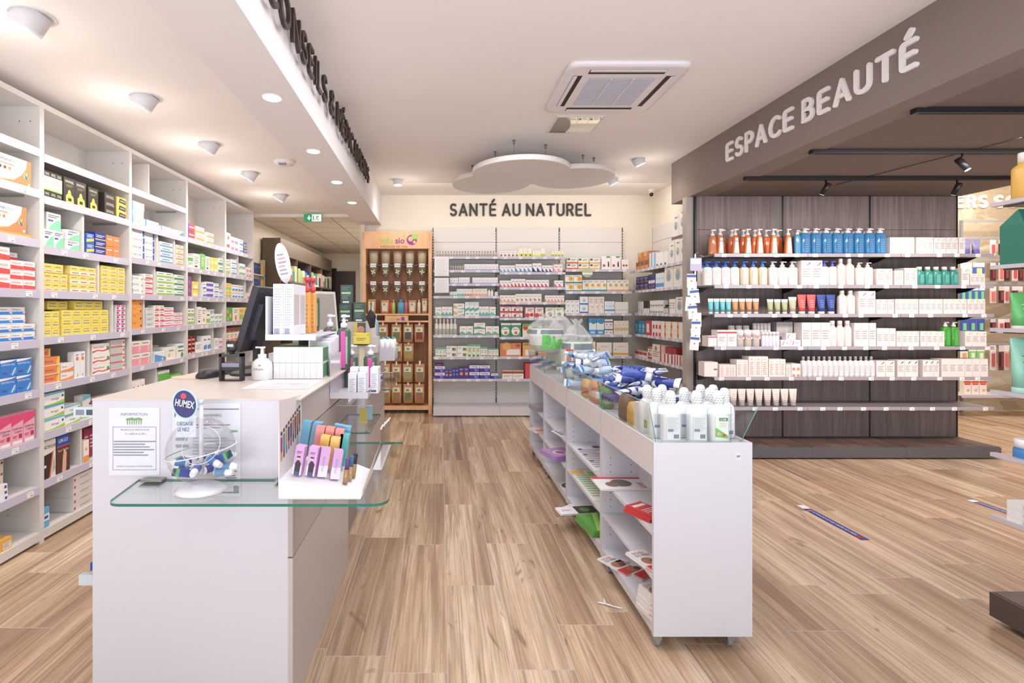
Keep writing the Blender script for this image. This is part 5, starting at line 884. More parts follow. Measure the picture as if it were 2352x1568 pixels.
for row, (py, hh) in enumerate(((608, 1.), (649, .8))):
    for i, px in enumerate((856.6, 884.4, 912.3, 940.5, 969)):
        d = thing('tea_dispenser', 'clear %s dispenser of dried herbs, %s from the white column' % (['upper', 'lower'][row], NTH[i]), 'dispenser', (PX(px, YF) + 0, YF + .1, PZ(py, YF)), 0, '%s row of infusion dispensers' % ['upper', 'lower'][row])
        if row == 0: MB().loft([(-.02, .055, .055), (.12, .062, .062), (.17, .062, .062)], mat(fills[i], .8), 16).build('herbs', d); MB().loft([(-.02, .062, .062), (.17, .068, .068), (.2, .068, .068), (.205, .05, .05)], CLEARJ, 16).build('container', d)
        MB().loft([(-.19, .02, .02), (-.15, .022, .022), (-.13, .04, .04), (-.03, .068, .068), (.0, .07, .07)], mat('#8c8468', .35), 16).build('funnel', d)
        k = MB(); a = .5 + i * .3
        for q in (0, math.pi / 2): k.box(-.035, .035, -.006, 0, -.006, .006, mat('#f4efe6', .4), T=Matrix.Translation((0, -.075, -.1)) @ Matrix.Rotation(a + q, 4, 'Y'))
        k.build('turn_knob', d); MB().box(-.042, .042, -.076, -.07, -.03, .02, TAG).build('name_card', d)
KR = '#c99662'
def kraft(w, h, fill, tall=False):
    b = MB().loft([(0, w * .46, .035), (h * .5, w * .5, .03), (h * .85, w * .48, .012), (h, w * .47, .004)], mat(KR, .7), 14, .5)
    l = MB().box(-w * .34, w * .34, -.034, -.031, h * .56, h * .82, mat('#e6dfc8', .6)); l.box(-w * .2, w * .1, -.0345, -.034, h * .62, h * .74, mat('#7aa04a'))
    f = MB().box(-w * .3, w * .3, -.038, -.0345, h * .16, h * .54, mat(fill, .8))
    return [('pouch_body', b), ('paper_label', l), ('window', f)]
hangs = [(824 + 55, 0, '#8a7a56'), (910, 0, '#7a7a50'), (937, 0, '#5a5a60'), (963, 0, '#8a4038'), (912, 1, '#7a7450'), (938, 1, '#a89a58'), (884, 2, '#a08850'), (910, 2, '#8a7a50'), (936, 2, '#9aa060'), (964, 2, '#8a8060'), (885, 3, '#9a8a50'), (910, 3, '#a07a4a'), (937, 3, '#7a7a50'), (963, 3, '#a87058')]
rowy = [(744, 786), (788, 830), (836, 878), (882, 926)]
for i, (px, r_, fc) in enumerate(hangs):
    ya, yb = rowy[r_]; hh = (yb - ya) * YF / F
    drop(prep(kraft(.148, hh, fc) + [('hang_tab', MB().box(-.012, .012, -.02, -.006, hh - .02, hh + .045, mat('#f2efe8')))]), 'kraft_pouch', 'brown paper pouch of herbs hanging on the %s hook row, near column %d' % (NTH[r_], 1 + round((px - 884) / 26.5)), 'pouch', (PX(px, YF), YF + .05, PZ(yb, YF)), 0, 'herb pouches hanging on hooks')
for i, (a, b_, y_, c, lab) in enumerate(((842, 862, 686, '#d8a870', 'plump kraft pouch on the upper wooden ledge, first from the white column'), (873, 893, 688, '#dcae78', 'kraft pouch with red print on the upper wooden ledge'), (937, 956, 688, '#d8ac74', 'kraft pouch on the upper wooden ledge beside the pink pouch'), (968, 982, 684, '#d0a068', 'leaning kraft pouch at the end of the upper wooden ledge'))):
    w = (b_ - a) * YF / F; drop(prep(kraft(w, (719 - y_) * YF / F, '#e8ddc8')), 'kraft_pouch', lab, 'pouch', (PX((a + b_) / 2, YF), YF + .08, zi(720) + .001), 0, 'pouches on the upper wooden ledge')
for nm, px, cc, lab in (('tea_spoon', 903, '#9fd84a', 'lime green plastic tea infuser on the wooden ledge'), ('tea_tin', 920, '#4fa8c8', 'blue lidded tea box on the wooden ledge'), ('tea_bag', 932, '#d86a8a', 'pink patterned tea packet on the wooden ledge'), ('tea_tin', 897, '#c84a44', 'red patterned tea tube on the wooden ledge'), ('tea_bag', 962, '#e8dcc0', 'cream tea packet beside the leaning pouch')):
    r_ = .05 if nm == 'tea_tin' and px == 920 else .026; drop(prep([('packet_body', MB().loft([(0, r_, r_ * .7), (.15 if px != 903 else .13, r_ * .9, r_ * .6), (.17, r_ * .4, r_ * .3)], mat(cc, .4), 14, .6)), ('lid', MB().cyl(0, 0, .17, .2, r_ * .45, mat(cc, .3), 10))]), nm, lab, 'tea packet', (PX(px, YF), YF + .07, zi(720) + .001))

# paper price lists hanging on the white shelving
t = thing('price_list', 'two printed paper lists hanging over the small remedy bottles', 'paper list', (PX(998, 7.11), 7.11, 0))
W_ = PX(1031, 7.11) - PX(998, 7.11)
for a, b_ in ((672, 638), (634, 589)):
    z0_, z1_ = PZ(a, 7.11), PZ(b_, 7.11); s_ = MB().box(0, W_, 0, .002, z0_, z1_, mat('#f1efee', .6)); 
    for k in range(14): s_.box(.02, W_ - .02 - .03 * (k % 3), -.0006, 0, z0_ + .012 + k * (z1_ - z0_ - .03) / 14, z0_ + .015 + k * (z1_ - z0_ - .03) / 14, mat('#c4c4cc'))
    s_.build('paper_sheet', t)
t = thing('shelf_wobbler', 'round hanging shelf talker under the upper shelf beside the sunflower boxes', 'shelf talker', (PX(1349, 7.1), 7.1, PZ(626, 7.1)))
MB().loft([(-.004, .075, .065), (0, .075, .065)], mat('#b9c49a', .5), 24, T=Matrix.Rotation(math.pi / 2, 4, 'X')).build('disc_card', t); MB().box(-.07, .07, -.006, -.004, -.03, .0, mat('#e6e8e0')).build('print_band', t)
# clip strip of hanging sachets
t = thing('clip_strip', 'clear strip of white sachets hanging by the taupe post', 'clip strip', (PX(1597, 5.1), 5.10, PZ(590, 5.1)))
MB().box(-.008, .008, 0, .002, -.9, .03, ACEDGE).build('strip', t); MB().tube([(0, 0, .03), (.01, 0, .045), (.03, .0, .045), (.05, .03, .02), (.23, .12, .0)], .003, CHROME, 6).build('hook', t)
MB().box(-.055, .06, -.008, -.004, -.14, -.01, mat('#c9c0dc', .5)).box(-.045, .05, -.0085, -.008, -.07, -.02, mat('#eeeaf2')).build('header_card', t)
rnd = random.Random(3)
for k in range(9):
    zz = -.17 - k * .078; x_ = -.03 + rnd.uniform(-.03, .03); sac = drop(prep([('sachet_body', MB().box(-.045, .045, -.006, 0, -.14, 0, mat('#ebe7ea', .45)).box(-.045, .045, -.0068, -.006, -.035, -.01, mat('#4a64b0' if k % 2 == 0 else '#e4e0e6')).box(-.006, .006, -.0068, -.006, -.08, -.068, mat('#5a5f76')))]), 'sachet', 'white sachet on the clip strip, %s from its top' % NTH[k], 'sachet', (PX(1597, 5.1) + x_, 5.09 - k * .003, PZ(590, 5.1) + zz), 0, 'sachets on the clip strip')
    sac.rotation_euler = (0, rnd.uniform(-.12, .12), 0)

# ------------------------------------------------------------------ stone wall rack and stock
t = thing('wall_rack', 'grey metal hook rack standing before the stone wall', 'rack', (PX(2207, 7.35), 7.35, 0))
for x in (0.02, 1.35, 1.9): MB().box(x - .015, x + .015, 0, .03, 0, 2.79, mat('#7f7f84', .4)).build('upright', t)
for z in (2.76, 2.52, 2.20, 1.86, 1.345, .985): MB().box(.02, 1.9, -.01, .0, z, z + .03, mat('#9a9aa0', .4)).build('crossbar', t)
MB().box(-.3, 1.9, -.3, 0, .295, .307, ACEDGE).build('shelf', t); MB().box(-.3, 1.9, -.304, -.3, .27, .31, RAIL).build('price_rail', t)
def blister(w, h, base, c1, c2):
    b = MB().box(-w / 2, w / 2, 0, .004, -h, 0, mat(base, .4)); b.box(-w / 2, w / 2, -.001, 0, -h * .25, 0, mat(c1)); b.box(-w * .2, w * .2, -.014, -.001, -h * .85, -h * .32, mat(c2, .3)); return [('card', b)]
reds = [('#d8ccd0', '#e8e2e6', '#c8484c'), ('#5a2a34', '#d8d2d8', '#7a2a34'), ('#d8b8b8', '#ece6ea', '#d86a64'), ('#3c2226', '#d0c8d0', '#8a3a3c')]
rnd = random.Random(5); zr = [2.50, 2.17, 1.83, 1.36, .98]; hr = [.22, .26, .24, .2, .36]
blues = [None, [('#e6ecf4', '#f0f2f6', '#5aa8dc'), ('#3c5fc0', '#f0f2f6', '#e8e07a')], [('#3f5fc8', '#eef0f6', '#6fd08a')] * 4, [('#3c50b8', '#3c50b8', '#6fd09a')] * 3, [('#e8f0ea', '#4a5fc0', '#f0a46a'), ('#6fcf5a', '#eef4ee', '#f4efe6'), ('#6fcf5a', '#eef4ee', '#f4efe6')]]
mesh_c = {}
for r_ in range(5):
    xs = PX(2272, 7.33)
    if blues[r_]:
        n = len(blues[r_])
        for i in range(n):
            w = (PX(2266, 7.3) - PX(2208, 7.3)) / n; o = drop(prep(blister(w * .9, hr[r_] * .95, *blues[r_][i])), 'plaster_pack', 'blue, green or white plaster pack on hook row %d, %s from the dark shelving' % (r_ + 1, NTH[i]), 'plaster pack', (PX(2208, 7.3) + w * (i + .5), 7.32, zr[r_]), 0, 'plaster packs on the hook rack')
    for i in range(9):
        k = (r_ + i) % 4; w = .085; key = (k, r_)
        if key not in mesh_c: mesh_c[key] = prep(blister(w, hr[r_], *reds[k]))
        drop(mesh_c[key], 'blister_pack', 'red toned cosmetic tool in blister pack, hook row %d, %s across' % (r_ + 1, NTH[i]), 'blister pack', (xs + .05 + i * .098, 7.325 - (i % 2) * .02, zr[r_]), rnd.uniform(-.1, .1), 'blister packs on the hook rack')
for i in range(3):
    o = carton(.1, .19, .06, S('#f4ece8', ('r', 0, .82, 1, 1, '#e8523c'), ('r', .1, .7, .9, .8, '#d8403c'), ('c', .6, .3, .2, '#f0b088'))).build('plaster_box', None, (PX(2222 + i * 18, 7.1), 7.1, .309)); tag(o, 'white and red plaster box on the low shelf by the stone wall, %s across' % NTH[i], 'box', 'plaster boxes on the low shelf')
# ------------------------------------------------------------------ dark display unit at the picture's edge
t = thing('display_gondola', 'dark laminate gondola with clear-edged shelves, cropped by the frame', 'shelving', (2.64, 2.44, 0))
b_ = MB().box(0, 1.0, -.9, 0, .03, .143, mat('#574a46', .45)).box(.012, .99, -.89, -.012, .143, .146, DECKWOOD).build('base_plinth', t)
MB().box(.30, .34, -.88, -.03, .14, 2.3, DARKWOOD).build('centre_panel', t)
for z in (1.99, 1.695, 1.40, 1.106, .81, .515):
    s_ = MB().box(.0, .3, -.80, -.06, z - .012, z, mat('#5c5250', .35)).build('shelf', t); MB().box(-.03, 0, -.84, -.03, z - .006, z + .012, mat('#cfc6d0', .2)).build('price_rail', s_)
Yg = 2.32
drop(prep(bottle(.225, '#e8b23c', '#f0e6dc', ry=.5, caph=.2, capr=.5)(.075)), 'oil_bottle', 'golden oil bottle on the topmost shelf of the cropped gondola', 'bottle', (PX(2352, Yg), Yg, 1.991))
g = MB(); GB = mat('#1f7d68', .35); w = .16
g.box(-.03, .13, -.05, .05, 0, .19, GB); g.add([(-.03, -.05, .19), (.13, -.05, .19), (.13, .05, .19), (-.03, .05, .19), (-.0, 0, .262), (.10, 0, .262)], [(0, 1, 5, 4), (2, 3, 4, 5), (1, 2, 5), (3, 0, 4)], GB); g.build('bag_body', thing('gift_bag', 'dark green folded gift bag on the second shelf of the cropped gondola', 'gift bag', (PX(2339, Yg), Yg, 1.696)))
drop(prep(tube(.175, '#5fc868', '#e8e6d8', lc='#e8f6e4')(.12)), 'cream_tube', 'green tube on the third shelf of the cropped gondola', 'tube', (PX(2350, Yg), Yg, 1.401))
drop(prep(tube(.262, '#8fd4b8', '#a8dcc8', lc='#4a8a78')(.13)), 'cream_tube', 'mint green tube on the fourth shelf of the cropped gondola', 'tube', (PX(2352, Yg), Yg, 1.107))
drop(prep(bottle(.095, '#3a86c8', '#f0f0f2', ry=.5, capr=.9, caph=.4, lab=.6)(.07)), 'cream_jar', 'white and blue jar on the fifth shelf of the cropped gondola', 'jar', (PX(2354, Yg), Yg, .811))
for k in range(3): tag(carton(.09, .034, .06, S('#f2eeec', ('c', .2, .5, .3, '#d8806a'))).build('soap_box', None, (PX(2352, Yg), Yg - .03, .516 + .0345 * k)), 'white box on the lowest shelf of the cropped gondola, layer %d' % (k + 1), 'box', 'white boxes on the cropped gondola')
# floor stickers
for lab, (ax, ay), (bx, by) in (('long blue floor sticker asking for distance, nearer the white island', (1838, 1160), (1988, 1240)), ('long blue floor sticker ending at the cropped gondola', (2228, 1148), (2352, 1190))):
    A = Vector((PX(ax, HC * F / (ay - VY)), HC * F / (ay - VY), 0)); Bq = Vector((PX(bx, HC * F / (by - VY)), HC * F / (by - VY), 0)); d = Bq - A; ln = d.length
    t = thing('floor_sticker', lab, 'floor sticker', (A.x, A.y, .0), math.atan2(d.y, d.x), 'distance stickers on the floor'); m = MB().box(0, ln, -.03, .03, .0004, .0014, mat('#1f2f86', .4)); m.build('sticker_film', t)
    m2 = MB().box(0, ln * .12, -.03, .03, .0014, .0016, mat('#e9e6ea', .4)).box(ln * .16, ln * .2, -.02, .02, .0014, .0016, mat('#d8605c', .4)).box(ln * .9, ln * .96, -.03, .02, .0014, .0016, mat('#a02032', .4))
    m2.text('MERCI DE RESPECTER LES DISTANCES', (ln * .88, .012, .0017), (-1, 0, 0), (0, -1, 0), ln * .66, .022, mat('#e8e8f2'), .0, 'y'); m2.build('sticker_print', t)
# torn paper scrap
t = thing('paper_scrap', 'small torn white paper strip lying on the aisle floor', 'paper scrap', (PX(1392, 2.57), 2.57, 0), .3)
MB().tube([(-.03, .03, .004), (-.005, .0, .01), (.03, -.03, .005), (.06, -.055, .004)], .004, mat('#f2f0f0'), 6).tube([(-.005, 0, .01), (.012, .035, .012)], .004, mat('#f2f0f0'), 6).build('paper_twist', t)
# ------------------------------------------------------------------ service counters
def counter(ya, yb, lab, front=True):
    xa, xb = -1.29, -.548
    t = thing('service_counter', lab, 'counter', (0, ya, 0), 0, 'service counters'); L_ = yb - ya
    MB().box(xa, xb - .018, 0, .02, 0, 1.164, mat('#d8d6df', .35)).build('front_panel', t)
    MB().box(xb - .018, xb, 0, L_, 0, .577, TAUPE).build('side_panel', t); MB().box(xb - .018, xb, 0, L_, .583, 1.009, mat('#b9adab', .3)).build('side_panel', t); MB().box(xb - .018, xb, 0, L_, 1.015, 1.164, TAUPE).build('side_panel', t)
    MB().box(xa, xa + .018, .02, L_, 0, 1.164, WHITE).build('back_side_panel', t); MB().box(xa, xb - .018, L_ - .02, L_, 0, 1.164, WHITE).build('end_panel', t)
    MB().box(xa, -.516, -.003, L_ + .006, 1.164, 1.169, CREAMTOP).build('countertop', t); return t
t = counter(1.88, 3.01, 'white service counter with cream top, nearest one with the notices')
MB().box(-1.39, -1.292, .04, .06, 1.093, 1.127, mat('#cfe0ec', .3)).box(-1.38, -1.35, .038, .04, 1.10, 1.12, INKG).box(-1.34, -1.31, .038, .04, 1.10, 1.12, mat('#4a5a6a')).build('label_rail', t)
MB().box(-1.37, -1.292, .04, .06, .455, .495, mat('#cfdce6', .3)).box(-1.34, -1.292, .06, .30, .50, .53, mat('#2a4aa8')).build('label_rail', t)
counter(3.80, 4.95, 'white service counter with cream top, behind the nearest one')
t = thing('work_desk', 'low grey desk between the two service counters', 'desk', (0, 3.03, 0)); MB().box(-1.25, -.60, 0, .74, .86, .89, mat('#b9b0ae', .5)).build('desk_top', t); MB().box(-1.22, -.62, .70, .72, 0, .86, mat('#9c918e', .5)).build('panel', t)
MB().box(-1.22, -1.20, .02, .7, 0, .86, mat('#9c918e', .5)).build('leg', t); MB().box(-.64, -.62, .02, .7, 0, .86, mat('#9c918e', .5)).build('leg', t)
# notices on the front panel
def sheet(lab, xa, xb, za_, zb_, fill):
    t = thing('paper_notice', lab, 'notice', ((xa + xb) / 2, 1.879, za_)); w, h = xb - xa, zb_ - za_
    m = MB().box(-w / 2, w / 2, -.002, 0, 0, h, mat('#e9eaf1', .5)); decals(m, w, h, [], .01)
    m2 = MB(); 
    for q in fill: decals(m2, w, h, [q], .01)
    p = m.build('paper_sheet', t); q_ = m2.build('printed_text', p, (0, -.0021, 0)); MB().box(-w / 2 - .006, w / 2 + .006, -.0045, -.0038, -.006, h + .015, SLEEVE).build('plastic_sleeve', t); return t
NB = '#3f68b0'; GP = '#6fa84a'
ppl = []
for i in range(7):
    u = .37 + i * .045; ppl += [('r', u - .010, .765, u + .012, .80 + .006 * (i % 3), GP), ('c', u, .822 + .006 * (i % 3), .028, GP), ('r', u - .008, .745, u - .002, .77, GP), ('r', u + .003, .745, u + .009, .77, GP)]
sheet('information notice with blue frame on the counter front', PX(251, 1.88), PX(367, 1.88), PZ(1091, 1.88), PZ(935, 1.88),
      [('t', .24, .88, .84, .042, 'INFORMATION', '#4a78b8')] + ppl + [('r', .08, .71, .94, .716, NB), ('r', .08, .08, .94, .086, NB), ('r', .08, .08, .088, .716, NB), ('r', .932, .08, .94, .716, NB), ('t', .24, .66, .82, .024, 'PRODUITS ET PRESTATIONS', '#3f4a6a'), ('t', .33, .60, .74, .026, "D' « AIDE A LA VIE »", '#3f4a6a'), ('l', .1, .28, .93, .52, 6, '#7f8596'), ('t', .17, .125, .86, .022, 'EXIGEZ-LE, PARLEZ-EN A VOTRE PHARMACIEN', '#4a5a8a')])
sheet('fees notice in plastic sleeve behind the clear globe', PX(397, 1.88), PX(553, 1.88), PZ(1138, 1.88), PZ(925, 1.88),
      [('r', .3, .93, .98, .94, '#3a4a78'), ('t', .40, .855, .93, .028, 'HONORAIRES', '#3a4a6a'), ('r', .03, .85, .06, .93, '#2f6a8a'), ('l', .3, .72, .85, .78, 2, '#7f8596'), ('p', [(.84, .68), (.97, .69), (.95, .71), (.85, .71)], GP), ('p', [(.8, .32), (.97, .33), (.97, .35), (.83, .35)], GP), ('l', .78, .16, .95, .28, 5, '#6a7286'), ('l', .3, .4, .8, .64, 7, '#b8bcc8'), ('r', .1, .03, .98, .045, '#55658a'), ('r', .9, .045, .98, .11, '#6a7390'), ('l', .05, .5, .25, .8, 4, '#9aa2b4')])
# glass ledges
def rounded(x0, x1, y0, y1, r, corners=(1, 1, 0, 0), n=6):
    P_ = []
    for (cx_, cy_, a0, on, px_, py_) in ((x0 + r, y0 + r, 180, corners[0], x0, y0), (x1 - r, y0 + r, 270, corners[1], x1, y0), (x1 - r, y1 - r, 0, corners[2], x1, y1), (x0 + r, y1 - r, 90, corners[3], x0, y1)):
        P_ += [(cx_ + r * math.cos(math.radians(a0 + 90 * i / n)), cy_ + r * math.sin(math.radians(a0 + 90 * i / n))) for i in range(n + 1)] if on else [(px_, py_)]
    return P_
def glass_plate(root, pts, z0, z1, nm='glass_plate'):
    m = MB(); n = len(pts)
    m.add([(p[0], p[1], z1) for p in pts], [tuple(range(n))], GLASS); m.add([(p[0], p[1], z0) for p in pts], [tuple(reversed(range(n)))], GLASS)
    m.add([(p[0], p[1], z0) for p in pts] + [(p[0], p[1], z1) for p in pts], [(i, (i + 1) % n, n + (i + 1) % n, n + i) for i in range(n)], GEDGE)
    return m.build(nm, root)
t = thing('glass_ledge', 'green-edged clear glass ledge wrapping round the nearest counter corner', 'glass ledge', (0, 0, .863))
pts = rounded(-1.09, -.172, 1.637, 1.874, .05, (1, 1, 0, 0)); pts = pts[:-2] + [(-.178, 2.40), (-.54, 2.40), (-.54, 1.874), (-1.115, 1.874)]
glass_plate(t, pts, 0, .009)
for x in (-1.09, -.60): MB().box(x - .002, x + .075, 1.845, 1.879, .009, .016, STEEL).box(x, x + .07, 1.83, 1.879, -.006, 0, STEEL).build('clamp', t)
for i, (ya, yb, xb, z, lab) in enumerate(((2.55, 3.0, -.355, .877, 'small glass ledge on the side of the nearest counter'), (3.86, 4.5, -.375, .887, 'small glass ledge on the side of the farther counter'))):
    t = thing('glass_ledge', lab, 'glass ledge', (0, 0, z)); glass_plate(t, [(-.547, ya), (xb, ya), (xb, yb), (-.547, yb)], -.004, .004)
    g = MB().box(-.547, xb, ya + .1, ya + .103, .005, .12, ACRYL).box(-.547, xb, ya + .099, ya + .104, .118, .121, ACEDGE); g.build('riser', t)
t = thing('card_holder', 'small yellow and blue leaflet leaning on the nearer small glass ledge', 'leaflet', (-.40, 2.75, .882)); MB().box(-.04, .0, 0, .004, 0, .08, mat('#e8d84a')).box(.0, .03, 0, .004, .02, .1, mat('#9fd0dc')).build('leaflet_card', t)

# clear globe of samples
Yg = 1.755; gx = PX(462, Yg)
t = thing('globe_dispenser', 'clear plastic globe on white foot with round blue sign, on the glass ledge', 'globe dispenser', (gx, Yg, .8735))
MB().loft([(0, .084, .078), (.006, .086, .08), (.018, .06, .055), (.028, .03, .03)], mat('#efeef2', .3), 32).build('foot', t)
gl = MB().loft([(.028 + .112 - .112 * math.cos(math.pi * k / 16), max(.002, .112 * math.sin(math.pi * k / 16)), max(.002, .108 * math.sin(math.pi * k / 16))) for k in range(17)], ACRYL, 36, caps=False)
gl.build('globe', t); TR = Matrix.Translation((0, 0, .14)) @ Matrix.Rotation(math.radians(-10), 4, 'Y')
MB().loft([(-.003, .1135, .11), (-.003, .119, .115), (.0, .119, .115), (.0, .1135, .11)], ACEDGE, 40, T=TR, caps=False).build('seam_ring', t)
op = MB(); T2 = Matrix.Translation((.035, -.075, .175)) @ Matrix.Rotation(math.radians(60), 4, 'X'); 
for k in range(28): 
    a = k * 2 * math.pi / 28; b2 = a + 2 * math.pi / 28; op.tube([T2 @ Vector((.062 * math.cos(a), .062 * math.sin(a), 0)), T2 @ Vector((.062 * math.cos(b2), .062 * math.sin(b2), 0))], .0012, ACEDGE, 5)
op.build('opening_rim', t)
MB().cyl(0, 0, .06, .30, .0075, mat('#d8d8de', .2), 14).cyl(0, 0, .30, .315, .0095, mat('#c9d8e4', .2), 14).build('centre_tube', t)
sx = PX(429, Yg) - gx; sz = PZ(926, Yg) - .8735
TS = Matrix.Translation((sx, -.012, sz)) @ Matrix.Rotation(math.radians(-14), 4, 'Y') @ Matrix.Rotation(math.pi / 2, 4, 'X')
sg = MB().loft([(0, .044, .052), (.002, .044, .052)], mat('#b8d8ec', .4), 32, T=TS).loft([(.0021, .038, .047), (.003, .038, .047)], mat('#2f3272', .4), 32, T=TS).loft([(.0031, .010, .010), (.0036, .010, .010)], mat('#d8404c', .4), 16, T=TS @ Matrix.Translation((.003, .028, 0)))
sgo = sg.build('round_sign', t); Rm = (Matrix.Rotation(math.radians(-10), 4, 'Y')).to_3x3(); MB().text('HUMEX', Vector((sx - .033, -.0165, sz - .004)), (.98, 0, -.17), (.17, 0, .98), .066, .024, mat('#f2f2f6', .4), .02, 'y').build('sign_text', sgo)
cd = MB().box(sx - .035, sx + .035, -.006, -.0045, sz - .115, sz - .04, mat('#dfe6f2', .4)).text('DÉGAGE', (sx - .03, -.007, sz - .075), (1, 0, 0), (0, 0, 1), .055, .013, mat('#33427c'), .0, 'y').text('LE NEZ', (sx - .028, -.007, sz - .095), (1, 0, 0), (0, 0, 1), .04, .013, mat('#33427c'), .0, 'y'); cd.build('slogan_card', t)
rnd = random.Random(11); cols = ['#3d4f9e', '#4a66b4', '#e9ecf4', '#3f7fb8', '#6a9fd0']
def sample(c):
    m = MB().loft([(0, .013, .013), (.045, .013, .013), (.064, .009, .009)], mat('#eef0f5', .35), 12); m.loft([(.004, .0134, .0134), (.04, .0134, .0134)], mat(c, .4), 12, caps=False); return m
for i in range(15):
    a = rnd.uniform(0, 6.28); lay = i // 6; rr = rnd.uniform(.01, .052 + .012 * lay); x, y, z = gx + rr * math.cos(a), Yg + rr * math.sin(a) * .8, .94 + lay * .024
    if i % 5 == 2: m = MB().box(-.014, .014, -.012, .012, 0, .05, mat('#3f55a8', .4)).box(-.0145, .0145, -.0125, .0125, .038, .05, mat('#5fb87a')); nm = 'sample_box'
    else: m = sample(cols[i % 5]); nm = 'sample_tube'
    o = m.build(nm, None, (x, y, z), (rnd.uniform(1.2, 1.8), rnd.uniform(-.3, .3), a + 1.6)); tag(o, 'small blue and green carton inside the clear globe' if nm == 'sample_box' else 'little white and blue sample tube inside the clear globe', 'sample', 'samples in the clear globe')

# cardboard lipstick display on the ledge
t = thing('counter_display', 'white cardboard display of slim pink boxes on the glass ledge corner', 'counter display', (0, 1.675, .8725))
prof = [(-.532, 0), (-.265, 0), (-.262, .008), (-.33, .034), (-.42, .052), (-.532, .064)]
w = MB(); vs = [(p[0], 0, p[1]) for p in prof] + [(p[0], .28, p[1]) for p in prof]; n = len(prof)
w.add(vs, [tuple(range(n)), tuple(reversed(range(n, 2 * n)))] + [(i, n + i, n + (i + 1) % n, (i + 1) % n) for i in range(n)], mat('#eeedf1', .5)); w.build('display_base', t)
def sl(x): # height of the sloping top
    for (a, za_), (b_, zb_) in zip(prof[2:-1], prof[3:]):
        if b_ <= x <= a: return za_ + (zb_ - za_) * (a - x) / (a - b_)
    return .03
hc = MB().box(-.536, -.532, 0, .27, 0, .19, mat('#e6dede', .5)); hc.add([(-.536, 0, .19), (-.532, 0, .19), (-.532, .27, .19), (-.536, .27, .19), (-.534, .27, .30), (-.534, .0, .325)], [(0, 3, 4, 5), (1, 5, 4, 2), (0, 5, 1), (2, 4, 3)], mat('#e6dede', .5))
ho = hc.build('header_card', t)
fg = MB(); fc = ['#b04a7a', '#3a9ab8', '#c8a058', '#3f4a8a', '#6a4a3a', '#a8806a', '#8a4a3a', '#a07a50', '#6a5a4a']
for i in range(9):
    y = .02 + i * .027; z0_ = .12 + .006 * i; c = mat(fc[i]); fg.box(-.5315, -.531, y - .009, y + .009, z0_ + .03, z0_ + .08, c).box(-.5315, -.531, y - .007, y + .007, z0_, z0_ + .03, mat(fc[(i * 4 + 2) % 9])); fg.loft([(-.0004, .007, .009), (0, .007, .009)], mat('#6a4636'), 10, T=Matrix.Translation((-.531, y, z0_ + .092)) @ Matrix.Rotation(math.pi / 2, 4, 'Y'))
fg.build('header_print', ho)
tr = MB(); 
for k in range(5): tr.box(-.285 + k * .0, -.28, .03 + k * .05, .06 + k * .05, .02, .026, TAUPE)
PKL = S('#d9a6d8', ('r', 0, .0, 1, .35, '#e8d3ea'), ('p', [(.2, .0), (.8, .0), (.85, .42), (.6, .52), (.4, .52), (.2, .4)], '#3d3140'), ('c', .5, .58, .2, '#e0b8b0'), ('r', .3, .61, .7, .66, '#33303a'), ('l', .2, .74, .8, .84, 2, '#8a3f8a'), ('r', .25, .0, .75, .12, '#4a5a86'))
PKV = S('#d4a0d4', ('r', 0, .0, 1, .4, '#e6d4ea'), ('l', .3, .2, .6, .7, 9, '#8f96c0'))
def tallbox(x, y, st, lab, w=.031, h=.098, rot=0, dz=0, nm='lipstick_box', lean=.16):
    o = carton(w, h, .028, st).build(nm, None, (x, 1.675 + y, .8735 + sl(x) + .006 + dz), (0, lean, rot)); tag(o, lab, 'lipstick box', 'slim boxes in the cardboard display'); return o
for i, x in enumerate((-.49, -.445, -.405, -.362)): tallbox(x, .045 + .004 * i, PKL if i < 2 else PKV, 'slim lilac box with %s, %s from the counter' % (['dark-coated figure', 'dark-coated figure', 'vertical lettering', 'vertical lettering'][i], NTH[i]), rot=-.12 if i < 2 else .35)
for i, (x, c, nm_) in enumerate(((-.425, '#f0bf4a', 'yellow'), (-.39, '#f2c456', 'yellow'))): tallbox(x, .12, S(c), 'slim %s box behind the lilac ones, %s from the counter' % (nm_, NTH[i]), h=.11, dz=.01)
for i, x in enumerate((-.455, -.42, -.385)): tallbox(x, .165, S('#ee8f88'), 'slim salmon box behind the yellow ones, %s from the counter' % NTH[i], h=.125, dz=.015)
for i, (x, y) in enumerate(((-.515, .20), (-.475, .20), (-.40, .205), (-.37, .205))): tallbox(x, y, S('#69b4d8'), 'slim sky blue box at the back of the cardboard display, %s from the counter' % NTH[i], h=.135, dz=.01)
tallbox(-.365, .165, S('#4fc0c0'), 'slim teal box at the end of the salmon ones', h=.115, dz=.012)
for i, (x, y, c, c2) in enumerate(((-.325, .05, '#b08a5a', '#5a3f7a'), (-.318, .09, '#c0a070', '#3a6a9a'), (-.312, .13, '#b89060', '#2a2a30'))):
    o = MB().cyl(0, 0, 0, .05, .009, mat(c, .3, .4), 14).cyl(0, 0, .05, .085, .008, mat(c2, .3), 14).build('lipstick_tester', None, (x, 1.675 + y, .8735 + sl(x) + .002), (0, .12, 0)); tag(o, ['gold and purple', 'gold and blue', 'gold and black'][i] + ' lipstick tester standing on the cardboard display', 'lipstick', 'lipstick testers')
t = thing('price_card', 'upright card of swatches along the aisle edge of the cardboard display', 'card', (-.262, 1.70, .8725)); m = MB().box(-.003, 0, 0, .26, 0, .02, mat('#e6dcd6')); m.add([(-.002, 0, .02), (0, 0, .02), (0, .26, .02), (-.002, .26, .02), (.035, .26, .13), (.02, 0, .07)], [(1, 2, 4, 5), (0, 5, 4, 3), (0, 1, 5), (2, 3, 4)], mat('#e6dcd6')); m.build('card_sheet', t)
